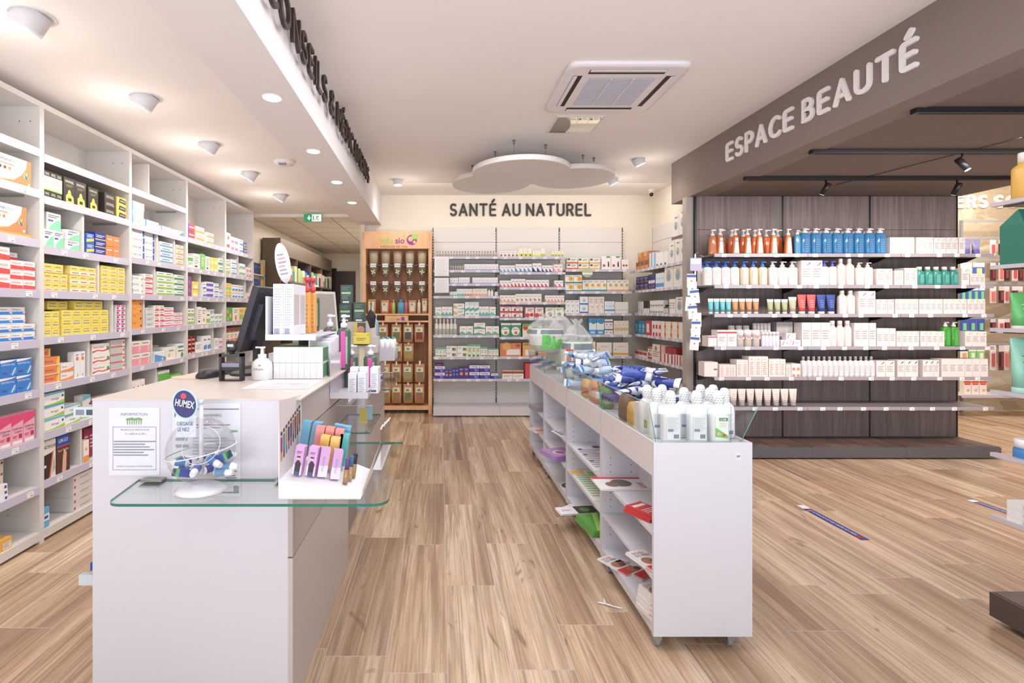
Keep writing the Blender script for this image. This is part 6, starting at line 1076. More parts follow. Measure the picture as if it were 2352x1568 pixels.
t = thing('acrylic_rack', 'clear acrylic leaflet rack on the ledge beside the cardboard display', 'acrylic rack', (-.235, 1.98, .8725)); m = MB()
for k in range(4): m.box(0, .004, k * .09, k * .09 + .08, 0, .16 - k * .01, ACRYL).box(-.001, .005, k * .09, k * .09 + .08, .158 - k * .01, .161 - k * .01, ACEDGE)
m.box(-.03, .005, 0, .36, 0, .003, ACEDGE).build('rack_body', t)

# ------------------------------------------------------------------ things on the nearest counter
ZT = 1.1695
t = thing('computer_mouse', 'black corded mouse on the cream countertop', 'mouse', (PX(470, 2.41), 2.46, ZT), -.5); MB().loft([(0, .040, .068), (.014, .042, .07), (.034, .032, .052), (.042, .012, .022)], mat('#37343b', .3), 20).build('mouse_body', t); MB().tube([(.0, .055, .008), (.06, .2, .006), (.2, .3, .006), (.32, .32, .006)], .003, BLACK, 6).build('cord', t)
tag(MB().loft([(0, .12, .09), (.0015, .12, .09)], mat('#e2cbb8', .4), 28).build('mouse_mat', None, (PX(440, 2.42), 2.48, ZT)), 'thin pale round mat lying under the mouse', 'mouse mat')
t = thing('self_inking_stamp', 'black self-inking stamp standing on the cream countertop', 'stamp', (PX(531, 2.34), 2.35, ZT)); DK = mat('#2e2b30', .3)
MB().box(-.052, -.042, -.02, .02, 0, .125, DK).box(.042, .052, -.02, .02, 0, .125, DK).box(-.052, .052, -.02, .02, .112, .125, DK).box(-.05, .05, -.022, .022, .0, .006, DK).build('frame', t)
MB().box(-.041, .041, -.018, .018, .05, .085, DK).box(-.04, .04, -.0195, -.018, .065, .083, mat('#8b8aa8', .2)).build('ink_carriage', t)
MB().cyl(0, 0, .125, .135, .012, DK, 16).loft([(.135, .016, .016), (.15, .024, .02), (.178, .026, .02), (.186, .022, .016)], DK, 20, .8).box(-.014, .014, -.0205, -.020, .158, .170, mat('#c9c9d0')).build('handle', t)
t = thing('soap_bottle', 'white round pump bottle with hand lettering on the countertop', 'pump bottle', (PX(597, 2.37), 2.40, ZT))
MB().loft([(0, .046, .046), (.004, .048, .048), (.06, .048, .048), (.082, .044, .044), (.096, .028, .028), (.10, .021, .021)], mat('#eef0f0', .35), 28).build('bottle_body', t)
MB().loft([(.10, .02, .02), (.118, .02, .02), (.12, .008, .008), (.145, .007, .007), (.147, .016, .016), (.154, .015, .015)], mat('#f1f2f4', .35), 18).box(-.03, .0, -.006, .006, .147, .154, mat('#f1f2f4', .35)).build('pump', t)
MB().text('SA', (-.002, -.0485, .066), (1, 0, 0), (0, 0, 1), .02, .009, BLACK).text('H-H perso', (-.022, -.0490, .048), (1, 0, 0), (0, 0, 1), .044, .010, BLACK, 0, 'y').build('handwriting', t)
GB_ = S('#f2f3f6', ('r', .94, .03, 1, .97, '#dfe6e0'))
cnt = 0
for j in range(2):
    for i in range(8):
        w = (PX(741, 2.41) - PX(628, 2.41)) / 8; o = MB().box(-w * .485, w * .485, 0, .13, 0, .074, mat('#f1f2f6', .35)).box(-w * .486, w * .486, .004, .131, .0741, .0745, mat('#7fae86')).box(w * .4851, w * .4855, .01, .125, .004, .070, mat('#4f8a5c')).build('carton_box', None, (PX(628, 2.41) + w * (i + .5), 2.41, ZT + .001 + j * .0755))
        tag(o, 'white carton with green sides in the countertop block, %s row, %s across' % (['lower', 'upper'][j], NTH[i]), 'carton', 'white cartons stacked on the countertop')
t = thing('countertop_flyer', 'printed paper with red text lying before the white cartons', 'flyer', (-.70, 2.17, ZT)); m = MB().box(-.13, .15, -.07, .20, 0, .001, mat('#f3eded', .4))
for k in range(6): m.box(-.10 + .012 * k, .02 + .012 * k, -.05 + .028 * k, -.045 + .028 * k, .001, .0013, mat('#8a8a9a' if k % 2 else '#e08a8a'))
for k in range(4): m.box(.04, .13, -.04 + .035 * k, -.03 + .035 * k, .001, .0013, mat('#e89a9a'))
m.build('paper_sheet', t)
# monitor seen from behind and the side
def monitor(lab, loc, rotz, tilt, w, h, frame, scr, back='#2e2a33', lift=.13):
    t = thing('computer_monitor', lab, 'monitor', loc, rotz); T = Matrix.Translation((0, 0, lift)) @ Matrix.Rotation(tilt, 4, 'X')
    MB().box(-w / 2, w / 2, 0, .028, 0, h, mat(back, .35), T=T).box(-w * .35, w * .35, .028, .055, h * .2, h * .75, mat(back, .4), T=T).build('casing', t)
    MB().box(-w / 2, w / 2, -.004, 0, 0, h, mat(frame, .4), T=T).build('bezel', t); MB().box(-w / 2 + .018, w / 2 - .018, -.0055, -.004, .02, h - .018, mat(scr, .25), T=T).build('screen', t)
    MB().box(-.03, .03, .03, .055, .01, lift + .09, mat(back, .4)).build('stand_neck', t); MB().loft([(0, .12, .09), (.012, .11, .08)], mat(back, .4), 24).build('stand_foot', t); return t
monitor('black computer monitor turned away on the nearest counter', (-.985, 2.62, ZT), -math.pi / 2 - .12, -.30, .30, .33, '#2b2833', '#1a1a22', '#3b3944')
monitor('grey framed monitor standing farther back, behind the pump bottles', (-.86, 3.60, .891), .95, -.12, .36, .32, '#cfc7c0', '#a39a92', lift=.42)
tag(MB().box(-.22, .22, -.07, .07, 0, .02, mat('#6a6468', .5)).build('keyboard', None, (-1.13, 2.80, ZT), math.pi / 2 - .2), 'dark keyboard lying before the black monitor', 'keyboard')
for i in range(4):
    tag(MB().box(-.105, .105, -.15, .15, 0, .012, mat(['#c9b8a8', '#e6ddd2', '#8a6a5a', '#efe6dc'][i], .6)).build('paper_stack', None, (-.86 + .012 * i, 2.83 - .01 * i, ZT + .0125 * i), .25 - .14 * i), ['beige', 'white', 'brown', 'cream'][i] + ' paper pad in the pile under the acrylic riser', 'paper pad', 'paper pads under the riser')
# acrylic riser with tall boxes and bottles
XR0, XR1 = PX(613, 2.44), PX(728, 2.44); ZR = 1.372
t = thing('acrylic_riser', 'clear acrylic riser carrying tall white boxes above the countertop', 'riser', (0, 2.42, 0)); ACW = mat('#dfdfe6', .25)
MB().box(XR0, XR1, 0, .75, ZR - .006, ZR - .001, ACW).box(XR0, XR1, -.003, 0, ZR - .02, ZR + .008, ACW).build('tray', t); MB().box(XR0, XR0 + .01, 0, .75, ZR, ZR + .19, ACW).build('tray_end', t); MB().box(XR1 - .035, XR1 - .03, 0, .6, ZT, ZR - .006, mat('#c6bcc0', .3)).build('support', t); MB().box(XR0 + .10, XR0 + .13, .1, .5, ZT, ZR - .006, mat('#cfc0b0', .3)).build('support', t)
TB = S('#eeedf4', ('l', .1, .18, .9, .92, 15, '#c3c3d2'), ('r', .1, .03, .62, .14, '#a9a8be'))
for i in range(4):
    w = .05; ix, iy = i % 2, i // 2; o = carton(w * .97, .25, .108, TB); o.box(w * .4852, w * .486, .01, .1, .05, .2, mat('#cfc3c4')).box(-w * .48, w * .48, .005, .1, .2501, .2506, mat('#4a4f7c')); o = o.build('product_box', None, (PX(627, 2.45) + w * (ix + .5), 2.45 + iy * .112, ZR + .001)); tag(o, 'tall white text-covered box on the acrylic riser, %s pair, %s one' % (['front', 'back'][iy], ['left', 'right'][ix]), 'product box', 'tall white boxes on the acrylic riser')
for i in range(2): drop(prep(pump(.30, '#eba23a', '#e5484e', lab=.4, labc='#eba640', lc='#7a4a20', hb=.74, neck=.55, ry=.42)(.042)), 'pump_bottle', 'orange bottle with red top on the acrylic riser, %s one' % ['nearer', 'farther'][i], 'pump bottle', (-.715 + i * .015, 2.72 + i * .06, ZR + .001), 0, 'orange bottles on the riser')
def PKG(h=.27, wd=.06): return prep(pump(h, '#4e6a54', '#e9e6ea', lab=0, hb=.76, neck=.34, ry=.4)(wd) + [('stripe_label', MB().box(-.012, .012, -wd * .41 - .001, -wd * .3, .01, h * .70, mat('#ee4fb2', .4))), ('side_print', MB().box(.014, .024, -wd * .41 - .0005, -wd * .3, .03, h * .6, mat('#a8c4a8', .4)))])
pk = PKG()
drop(pk, 'foam_bottle', 'green foam pump bottle with pink stripe on the riser end', 'pump bottle', (PX(722, 2.98), 2.98, ZR + .001))
for i, (px, Y, z) in enumerate(((758, 2.95, 1.18), (790, 2.80, 1.18))): drop(PKG(.30, .075), 'foam_bottle', 'green foam pump bottle with pink stripe behind the boxed row, %s one' % ['farther', 'nearer'][i], 'pump bottle', (PX(px, Y), Y, ZT + .001), 0, 'pink striped pump bottles')
LB = S('#eeedf5', ('l', .1, .2, .9, .7, 5, '#c9c9d8'))
for i in range(4):
    o = carton(.10, .165 + .012 * i, .095, LB); o.box(.0486, .0492, .008, .088, .03, .14, mat('#cbbcc8')).box(.0492, .0495, .02, .08, .10, .118, mat('#54506a')); o.box(-.045, .045, .005, .09, (.165 + .012 * i) * .985 + .0001, (.165 + .012 * i) * .985 + .0006, mat('#5a5f8c' if i == 0 else '#eeedf2')); o = o.build('product_box', None, (-.605, 2.56 + i * .098, ZT + .001)); tag(o, 'white and lilac boxed bottle in the row at the counter edge, %s from the front' % NTH[i], 'product box', 'boxed row at the counter edge')
t = thing('oval_sign', 'white oval sign on a short stick above the acrylic riser', 'sign', (PX(650, 2.62), 2.62, 0)); T = Matrix.Translation((0, 0, PZ(604, 2.62))) @ Matrix.Rotation(-.18, 4, 'Y') @ Matrix.Rotation(.0, 4, 'Z') @ Matrix.Rotation(math.pi / 2, 4, 'X')
s_ = MB().loft([(0, .038, .105), (.004, .038, .105)], mat('#e6dfe2', .4), 36, T=T).build('sign_plate', t); m = MB()
for k in range(6): m.box(-.022, .018 - .004 * (k % 3), -.0048, -.0045, -.06 + k * .02, -.052 + k * .02, mat('#e0a0a8' if k in (2, 4) else '#a8a0ac'), T=Matrix.Translation((0, 0, PZ(604, 2.62))) @ Matrix.Rotation(-.18, 4, 'Y'))
m.build('sign_print', s_); MB().cyl(.02, 0, ZR + .255, PZ(648, 2.62) , .004, mat('#e9e6e6', .4), 8).build('stick', t)
# hanging acrylic basket at the counter side
t = thing('acrylic_basket', 'clear acrylic basket hooked on the counter side, holding small boxes', 'acrylic basket', (0, 2.50, 0)); xa, xb = -.546, -.358
MB().box(xa, xb, 0, .62, 1.06, 1.065, ACW).build('basket_floor', t); MB().box(xa, xb, -.002, .002, 1.06, 1.09, ACW).box(xa, xa + .05, -.002, .002, 1.09, 1.26, ACRYL).box(xa + .0, xa + .004, 0, .62, 1.065, 1.27, mat('#d8cdd2', .3)).build('basket_front', t); MB().box(xb - .003, xb, 0, .62, 1.06, 1.10, ACRYL).box(xb - .004, xb + .001, 0, .62, 1.098, 1.102, ACEDGE).build('basket_side', t)
SB_ = S('#efeff6', ('l', .12, .2, .88, .8, 8, '#bfc0d0'), ('r', .12, .05, .75, .13, '#55566a'))
k = 0
for ix, iy, hh in ((0, 0, .115), (1, 0, .12), (0, 1, .14), (1, 1, .14), (2, 2, .13), (2, 3, .13)):
    o = carton(.041, hh, .05, SB_).build('product_box', None, (PX(809, 2.51) + ix * .047 , 2.51 + iy * .056, 1.066)); tag(o, 'small white box in the hanging basket, row %d, %s column' % (iy + 1, NTH[ix]), 'product box', 'small boxes in the hanging basket')
for i, px in enumerate((807, 851)): drop(PKG(.235, .075), 'foam_bottle', 'green foam bottle with pink stripe in the hanging basket, %s one' % ['counter side', 'aisle side'][i], 'pump bottle', (PX(px, 2.84), 2.84, 1.066), 0, 'pink striped bottles in the basket')
# things on the farther counter
GRN = S('#3f5850', ('r', .1, .5, .9, .62, '#a8c89a'), ('l', .12, .2, .8, .45, 3, '#7f9a90'), ('r', .2, .03, .75, .12, '#dfe2e0'), ('l', .12, .7, .8, .9, 3, '#6f8a80'))
def on(nm, px0, px1, y0, y1, Y, st, lab, cat, d=.06, group=None):
    w = PX(px1, Y) - PX(px0, Y); h = PZ(y0, Y) - PZ(y1, Y); o = carton(w, h, d, st).build(nm, None, (PX((px0 + px1) / 2, Y), Y, PZ(y1, Y))); return tag(o, lab, cat, group)
t = thing('tiered_stand', 'grey tiered counter stand carrying dark green boxes', 'stand', (-.70, 3.86, ZT)); za_ = PZ(738, 3.9) - ZT
MB().box(-.04, .22, 0, .16, 0, .12, mat('#cfc6c2', .4)).box(-.02, .20, .05, .14, .12, PZ(739, 3.9) - ZT, mat('#cfc6c2', .4)).build('stand_body', t)
on('tea_box', 779, 806, 697, 738.5, 3.93, GRN, 'dark green box on the tiered stand, lower of the two stacked', 'box', group='dark green boxes'); on('tea_box', 782, 808, 654, 696.5, 3.93, GRN, 'dark green box on the tiered stand, topmost of the stack', 'box', group='dark green boxes')
on('tea_box', 812, 838, 694, 738.5, 3.93, GRN, 'dark green box standing alone beside the stack', 'box', group='dark green boxes'); on('herb_box', 813, 839, 741, 768, 3.84, S('#5a5a50', ('c', .6, .4, .34, '#c8907a'), ('r', 0, 0, .3, 1, '#d8b83a')), 'dark box with round pink picture under the green one', 'box', d=.02)
on('yellow_box', 812, 848, 765, 790, 3.70, S('#ecd63f', ('l', .2, .3, .8, .6, 2, '#a8922a'), ('c', .1, .85, .05, '#8a7a20'), ('c', .9, .85, .05, '#8a7a20')), 'flat yellow box on a small stand near the pump bottles', 'box', d=.09)
t = thing('card_stand', 'slim black and cream stand under the yellow box', 'stand', (PX(830, 3.70), 3.70, 1.0)); MB().box(-.055, .055, 0, .08, PZ(793, 3.7) - 1.0, PZ(790.3, 3.7) - 1.0, BLACK).box(-.02, .02, .02, .05, -.113, PZ(793, 3.7) - 1.0, mat('#d8cbb4')).build('stand_body', t)
t = thing('face_mask', 'black cloth face mask hanging from the display corner', 'face mask', (PX(851, 3.75), 3.75, PZ(752, 3.75))); MB().add([(-.035, 0, .08), (0, -.02, .135), (.04, 0, .09), (.03, 0, .0), (0, -.03, -.005), (-.015, -.005, .03), (.0, -.04, .07)], [(0, 6, 1), (1, 6, 2), (2, 6, 3), (3, 6, 4), (4, 6, 5), (5, 6, 0)], BLK2).add([(-.035, .01, .08), (0, .01, .135), (.04, .01, .09), (.03, .01, .0), (0, .01, -.005), (-.015, .01, .03)], [(5, 4, 3, 2, 1, 0)], BLK2).build('mask_cloth', t)
MB().tube([(-.0, 0, .12), (.0, .03, .2), (.0, .05, .10)], .002, BLK2, 5).build('ear_loop', t)
for i, (px, c) in enumerate(((851, '#58b4e0'), (862, '#5ab8e4'))): drop(prep(bottle(.17, c, '#dfe4ea', ry=.5, capr=.4, caph=.2)(.05)), 'spray_bottle', 'sky blue bottle on the farther counter, %s one' % ['counter side', 'aisle side'][i], 'bottle', (PX(px, 3.95 + .06 * i), 3.95 + .06 * i, ZT + .12), 0, 'sky blue bottles')
tag(MB().box(-.16, .13, -.05, .35, 0, .12, mat('#d3cdd2', .35)).build('display_plinth', None, (-.60, 3.90 + .06, ZT)), 'low grey plinth on the farther counter', 'plinth') if False else None
t = thing('wipes_rack', 'clear rack of white wipes packs hanging on the farther counter side', 'rack', (PX(888, 3.95), 3.95, PZ(828, 3.95))); ww = PX(905, 3.95) - PX(872, 3.95)
MB().box(-ww / 2, ww / 2, 0, .3, 0, .004, ACW).box(-ww / 2, ww / 2, -.003, 0, 0, .1, mat('#c9c4cc', .35)).box(ww / 2, ww / 2 + .003, 0, .3, 0, .08, ACEDGE).build('rack_body', t)
for i in range(6): tag(MB().loft([(0, .022, .03), (.12, .022, .03), (.16, .017, .02)], mat('#eceaee', .5), 12, .7).loft([(.16, .01, .016), (.172, .01, .016)], mat('#3fa8b4', .4), 10).build('wipes_pack', None, (PX(888, 3.95) - .04 + (i % 3) * .042, 4.0 + (i // 3) * .08, PZ(828, 3.95) + .005)), 'white wipes pack with teal flap in the side rack, row %d, %s across' % (i // 3 + 1, NTH[i % 3]), 'wipes pack', 'wipes packs')

# ------------------------------------------------------------------ the white island of rolling units
UY = [2.215, 2.945, 3.755, 4.585, 5.30]; XI0, XI1 = .931, 1.362; IW = mat('#d9d8e0', .3)
for i in range(4):
    a, b = UY[i] + .001, UY[i + 1] - .001; D = b - a
    t = thing('rolling_display_unit', 'white rolling shelf unit with glass tray, %s of the aisle island from the front' % NTH[i], 'display unit', (0, a, 0), 0, 'rolling units of the aisle island')
    e = MB().box(XI0, XI1, 0, .018, .07, .918, IW)
    e.build('end_panel', t)
    e = MB().box(XI0, XI1, D - .018, D, .07, .918, IW)
    for yy in (0,):
        for cx_ in (XI0 + .05, XI0 + .17):
            for k in range(12): e.quad([(cx_ - .0025, D - .0182, .20 + k * .04), (cx_ - .0025, D - .0182, .205 + k * .04), (cx_ + .0025, D - .0182, .205 + k * .04), (cx_ + .0025, D - .0182, .20 + k * .04)], BLACK)
    e.build('end_panel', t)
    MB().box(1.14, 1.152, .018, D - .018, .12, .895, IW).build('centre_panel', t)
    for xs in (XI0, XI1 - .016): MB().box(xs, xs + .016, .018, D - .018, .768, .918, mat('#e3dcdf', .3)).build('fascia', t)
    MB().box(XI0 + .016, XI1 - .016, .018, D - .018, .895, .908, IW).build('tray_floor', t)
    MB().box(XI0 + .002, XI1 - .002, .018, D - .018, .075, .12, IW).build('base_board', t)
    for z in (.52, .325): MB().box(XI0 + .002, 1.14, .018, D - .018, z - .018, z, IW).build('shelf', t); MB().box(1.152, XI1 - .002, .018, D - .018, z - .018, z, IW).build('shelf', t)
    for cx_ in (XI0 + .033, XI1 - .076):
        for cy_ in (.04, D - .06):
            c = MB().box(cx_ - .02, cx_ + .02, cy_ - .015, cy_ + .02, .06, .07, CHROME).box(cx_ - .016, cx_ + .016, cy_ - .012, cy_ + .03, .035, .06, CHROME).build('caster', t)
            MB().loft([(-.012, .024, .024), (-.009, .028, .028), (.009, .028, .028), (.012, .024, .024)], mat('#8b8b93', .3), 20, T=Matrix.Translation((cx_, cy_ + .015, .0285)) @ Matrix.Rotation(math.pi / 2, 4, 'Y')).build('wheel', c)
    # glass surround leaning outwards
    def pane(p, nm='glass_panel'):
        m = MB().quad(p, GLASSD); n_ = len(p); q = [Vector(v) for v in p]
        nn = (q[1] - q[0]).cross(q[2] - q[0]).normalized() * .004; m.quad([v + nn for v in q], GLASSD); 
        m.add(list(q) + [v + nn for v in q], [(k, (k + 1) % n_, n_ + (k + 1) % n_, n_ + k) for k in range(n_)], GLINE); m.build(nm, t)
    zt = 1.085
    pane([(.945, .006, .919), (.915, .006, zt), (.915, D - .006, zt), (.945, D - .006, .919)])
    pane([(1.318, .006, .919), (1.395, .006, zt - .01), (1.395, D - .006, zt - .01), (1.318, D - .006, .919)])
    if i == 0: pane([(.950, .004, .919), (1.27, .004, .919), (1.27, .004, zt - .01), (1.262, .004, zt), (.958, .004, zt), (.950, .004, zt - .01)])
    else: pane([(.945, .004, .919), (1.318, .004, .919), (1.395, .004, zt - .01), (.916, .004, zt - .01)])
    if i == 0:
        st = MB().box(1.288, 1.312, -.0012, 0, .842, .872, mat('#e6e6ec')).text('W', (1.291, -.0016, .852), (1, 0, 0), (0, 0, 1), .018, .014, mat('#44465a'), .02); st.build('maker_sticker', t)
# mouthwash bottles
def gum(front):
    b = MB().loft([(0, .038, .026), (.004, .041, .028), (.12, .041, .028), (.145, .037, .026), (.163, .020, .018), (.168, .018, .018)], mat('#f1f1f4', .3), 24, .6)
    o = [('bottle_body', b)]
    l = MB(); y = -.0286
    if front:
        l.box(-.028, .028, y, y + .001, .02, .12, mat('#f6f8f4', .4)).quad([(-.028, y - .0003, .028), (.028, y - .0003, .020), (.028, y - .0003, .034), (-.028, y - .0003, .07)], mat('#7cc83c')).quad([(-.012, y - .0005, .098), (.026, y - .0005, .098), (.026, y - .0005, .112), (-.012, y - .0005, .112)], mat('#2f8a5a')).text('GUM', (-.008, y - .0008, .1005), (1, 0, 0), (0, 0, 1), .03, .009, mat('#f4f6f4'), .02, 'y')
        l.loft([(0, .008, .008), (.0003, .008, .008)], mat('#e6b8c8'), 14, T=Matrix.Translation((-.014, y - .0008, .042)) @ Matrix.Rotation(math.pi / 2, 4, 'X')).loft([(0, .007, .006), (.0003, .007, .006)], mat('#c8483c'), 14, T=Matrix.Translation((.010, y - .0008, .035)) @ Matrix.Rotation(math.pi / 2, 4, 'X'))
        for k in range(3): l.quad([(-.01, y - .0005, .088 - k * .008), (.02, y - .0005, .088 - k * .008), (.02, y - .0005, .0895 - k * .008), (-.01, y - .0005, .0895 - k * .008)], mat('#9fb0a4'))
    else:
        l.box(-.028, .028, y, y + .001, .015, .115, mat('#e9e9ee', .4))
        for k in range(9): l.quad([(-.024, y - .0004, .108 - k * .007), (.024 - .006 * (k % 3), y - .0004, .108 - k * .007), (.024 - .006 * (k % 3), y - .0004, .1095 - k * .007), (-.024, y - .0004, .1095 - k * .007)], mat('#b0b0ba'))
        for k in range(9): l.box(.002 + k * .0026, .0032 + k * .0026 + .0006 * (k % 2), y - .0005, y, .02, .038, mat('#4a4a54'))
        l.box(-.024, .0, y - .0005, y, .05, .062, mat('#8a8fa6'))
    o.append(('label_sticker', l))
    c = MB().loft([(.168, .0215, .0215), (.172, .022, .022), (.20, .022, .022), (.217, .019, .019), (.225, .014, .014), (.228, .006, .006)], mat('#f3f4f6', .35), 20)
    for r_ in range(4):
        for k in range(6):
            a = math.pi * (1.08 + k * .17) + r_ * .25; z = .176 + r_ * .0105; T = Matrix.Rotation(a, 4, 'Z') @ Matrix.Translation((.0224 - (0 if r_ < 3 else .0022), 0, z)) @ Matrix.Rotation(.5, 4, 'X')
            c.box(-.0004, .0003, -.0036, .0036, -.0010, .0010, mat('#5f8a7c'), T=T)
    o.append(('cap', c)); return prep(o)
gA, gB = gum(True), gum(False); k = 0
for px, Y, m_, lab in ((1540, 2.27, gB, 'turned back to front, front row, island side'), (1600, 2.27, gB, 'turned back to front, middle of the front row'), (1650, 2.265, gA, 'with green front label, front row'), (1509, 2.35, gB, 'second row, by the leaning glass'), (1571, 2.36, gB, 'second row, between the front two'), (1631, 2.355, gB, 'second row, behind the labelled one'), (1664, 2.345, gB, 'second row, outermost'), (1487, 2.44, gA, 'third row, by the leaning glass'), (1521, 2.45, gB, 'third row, second across'), (1609, 2.45, gB, 'third row, third across'), (1638, 2.445, gB, 'third row, outermost')):
    drop(m_, 'mouthwash_bottle', 'white mouthwash bottle %s' % lab, 'bottle', (PX(px, Y), Y, .909), 0, 'mouthwash bottles in the first glass tray')
# heaps of tubes
def lying(parts, name, lab, cat, loc, rz, pitch, grp):
    o = drop(parts, name, lab, cat, loc, 0, grp); o.rotation_euler = (Matrix.Rotation(rz, 3, 'Z') @ Matrix.Rotation(pitch, 3, 'X') @ Matrix.Rotation(rnd.uniform(-1.1, 1.1), 3, 'Z')).to_euler(); return o
rnd = random.Random(21)
def ftube(*a, **k):
    k2 = dict(k); f0 = tube(*a, **k2)
    def f(w):
        o = f0(w)
        for nm, mb in o:
            if nm == 'tube_body': mb.v = [(x * 1.15, y * 2.2 + (.0 if abs(y) < .001 else 0), z) for x, y, z in mb.v]
            else: mb.v = [(x * 1.2, y * 1.5, z) for x, y, z in mb.v]
        return o
    return f
tbA = prep(ftube(.16, '#2f4fae', '#eceef4', lc='#b8c8ee', capf=.2, rough=.2)(.055)); tbB = prep(ftube(.165, '#24409a', '#e6e8f0', top='#e6e8f2', lc='#9fb4ea', capf=.16, rough=.2)(.052)); tbC = prep(ftube(.16, '#e4e9f4', '#e9ebf2', top='#e4e6f2', band=(.66, .76, '#3446a0'), lc='#5f74b8', capf=.18)(.05)); tbD = prep(ftube(.165, '#b8d0ea', '#f0f2f6', top='#cfe0f2', band=(.84, .9, '#4a8ad0'), lc='#4f6fb0', capf=.2)(.055)); tbE = prep(bottle(.16, '#6f9fd0', '#eef0f4', ry=.5, capr=.6, caph=.2, labc='#cfe0f0', lab=.6)(.045))
def heap(n, y0, y1, z0, layers, kinds, grp, x0=.985, x1=1.315):
    for k in range(n):
        lay = k * layers // n; sh = .03 * lay; x = rnd.uniform(x0 + sh, x1 - sh); y = rnd.uniform(y0 + sh, y1 - sh); p, lab = kinds[rnd.randrange(len(kinds))]
        lying(p, 'cream_tube', lab, 'tube', (x, y, z0 + lay * .036 + .02), rnd.uniform(0, 6.28), 1.45 + rnd.uniform(-.12, .12), grp)
heap(56, 2.62, 3.30, .925, 6, [(tbA, 'deep blue cream tube in the heap behind the mouthwash bottles'), (tbB, 'navy cream tube with pale end in the heap behind the mouthwash'), (tbC, 'white cream tube with navy band in the heap behind the mouthwash'), (tbA, 'deep blue cream tube in the heap behind the mouthwash bottles')], 'dark tubes heaped in the second glass tray')
heap(56, 3.55, 4.30, .925, 6, [(tbD, 'pale blue cream tube in the heap before the cotton bags'), (tbC, 'white tube with navy band in the heap before the cotton bags'), (tbE, 'blue bottle lying in the heap before the cotton bags')], 'pale tubes heaped in the third glass tray')
# soft goods seen through the leaning glass
def soft(nm, lab, x, y, z, w, d, h, c, c2=None, rz=0):
    m = MB().loft([(0, w * .42, d * .42), (h * .15, w * .5, d * .5), (h * .7, w * .49, d * .48), (h * .95, w * .36, d * .36), (h, w * .2, d * .2)], mat(c, .5), 16, .7)
    t = thing(nm, lab, 'bath sponge' if 'sponge' in nm else 'packet', (x, y, z), rz); m.build('soft_body', t)
    if c2: MB().loft([(h * .3, w * .505, d * .505), (h * .6, w * .5, d * .5)], mat(c2, .5), 16, .7, caps=False).build('wrap_band', t)
soft('bath_sponge', 'brown wrapped sponge against the leaning glass of the island', .99, 2.70, .909, .07, .12, .14, '#6f5346'); soft('bath_sponge', 'yellow shaped sponge against the leaning glass of the island', .985, 2.58, .909, .06, .10, .12, '#e0a83e')
o = carton(.10, .13, .06, S('#eadfd2', ('c', .5, .8, .15, '#7a4a34'))).build('soap_carton', None, (1.03, 2.50, .909), .3); tag(o, 'cream carton with brown round picture beside the mouthwash bottles', 'carton')
soft('soap_packet', 'green wrapped packet behind the leaning glass', .985, 3.02, .909, .07, .14, .13, '#5f9a5a', '#a8cfa0'); soft('soap_packet', 'orange wrapped packet behind the leaning glass', .985, 3.22, .909, .07, .16, .14, '#e08a5a', '#f0d0b8'); soft('soap_packet', 'yellow and red wrapped packet behind the leaning glass', .985, 3.42, .909, .06, .14, .12, '#e6b04a', '#d8604a')
soft('soap_packet', 'white and grey wrapped packet in the third glass tray', .985, 3.9, .909, .06, .16, .13, '#c9c6cc', '#8a8f9c')
# big clear bags of cotton
def bag(lab, x, y, z, w, d, h, rz, seed):
    rn = random.Random(seed); t = thing('cotton_bag', lab, 'bag', (x, y, z), rz, 'clear bags of cotton products'); n = 30
    prof = [(0, .5), (.06, .8), (.2, .98), (.42, 1.), (.58, .92), (.68, .76), (.78, .56), (.86, .40), (.90, .18), (.92, .14), (.95, .22), (1., .34)]
    ph = [rn.uniform(0, 6.28) for _ in range(6)]
    def pt(a, f, v):
        wob = 1 + .05 * math.sin(3 * a + ph[0] + v * 5) + .03 * math.sin(7 * a + ph[1] - v * 9) + (.14 * math.sin(9 * a + ph[2]) if v > .62 else 0)
        return (w / 2 * f * wob * math.cos(a), d / 2 * f * wob * math.sin(a), h * v + (.01 * math.sin(5 * a + ph[3]) if v > .8 else 0))
    P2 = []
    for k in range(len(prof) - 1):
        for s_ in range(3): q = s_ / 3; P2.append((prof[k][0] + (prof[k + 1][0] - prof[k][0]) * q, prof[k][1] + (prof[k + 1][1] - prof[k][1]) * q))
    P2.append(prof[-1])
    def skin(m, sc, mf, v1=1.):
        V_ = [(v, f) for v, f in P2 if v <= v1]; vs = [tuple(c * sc if j < 2 else c for j, c in enumerate(pt(2 * math.pi * i / n, f, v))) for v, f in V_ for i in range(n)]
        for k in range(len(V_) - 1):
            fs = [(k * n + i, k * n + (i + 1) % n, (k + 1) * n + (i + 1) % n, (k + 1) * n + i) for i in range(n)]
            for i_, f_ in enumerate(fs): m.add([vs[j] for j in f_], [(0, 1, 2, 3)], mf(V_[k][0], i_), True)
        m.add([pt(2 * math.pi * i / n, prof[0][1], 0) for i in range(n)], [tuple(reversed(range(n)))], mf(0, 0))
    COT = mat('#dcdbd4', .9); NV = mat('#2c5578', .5); GN = mat('#7fd85e', .5); PG = mat('#c9dcbc', .7)
    m = MB(); skin(m, .95, lambda v, i: NV if (.46 < v < .57 and i % 8 not in (3,)) else (PG if (.04 < v < .16 or .57 < v < .6 or i % 9 == 4) else COT), .62); m.build('cotton_filling', t)
    m = MB(); skin(m, 1., lambda v, i: FILM); m.build('plastic_bag', t)
    vs, fs, wd_ = text_geo('Bio' if seed != 2 else 'Bi', .03); out = []
    for (u, v) in vs:
        a = -math.pi / 2 + (.25 if seed == 1 else .75) + (u - wd_ / 2) * 1.0; q = pt(a, 1.03, .13 + v * .46); out.append(q)
    MB().add(out, fs, mat('#4fcf3a', .5)).build('print', t)
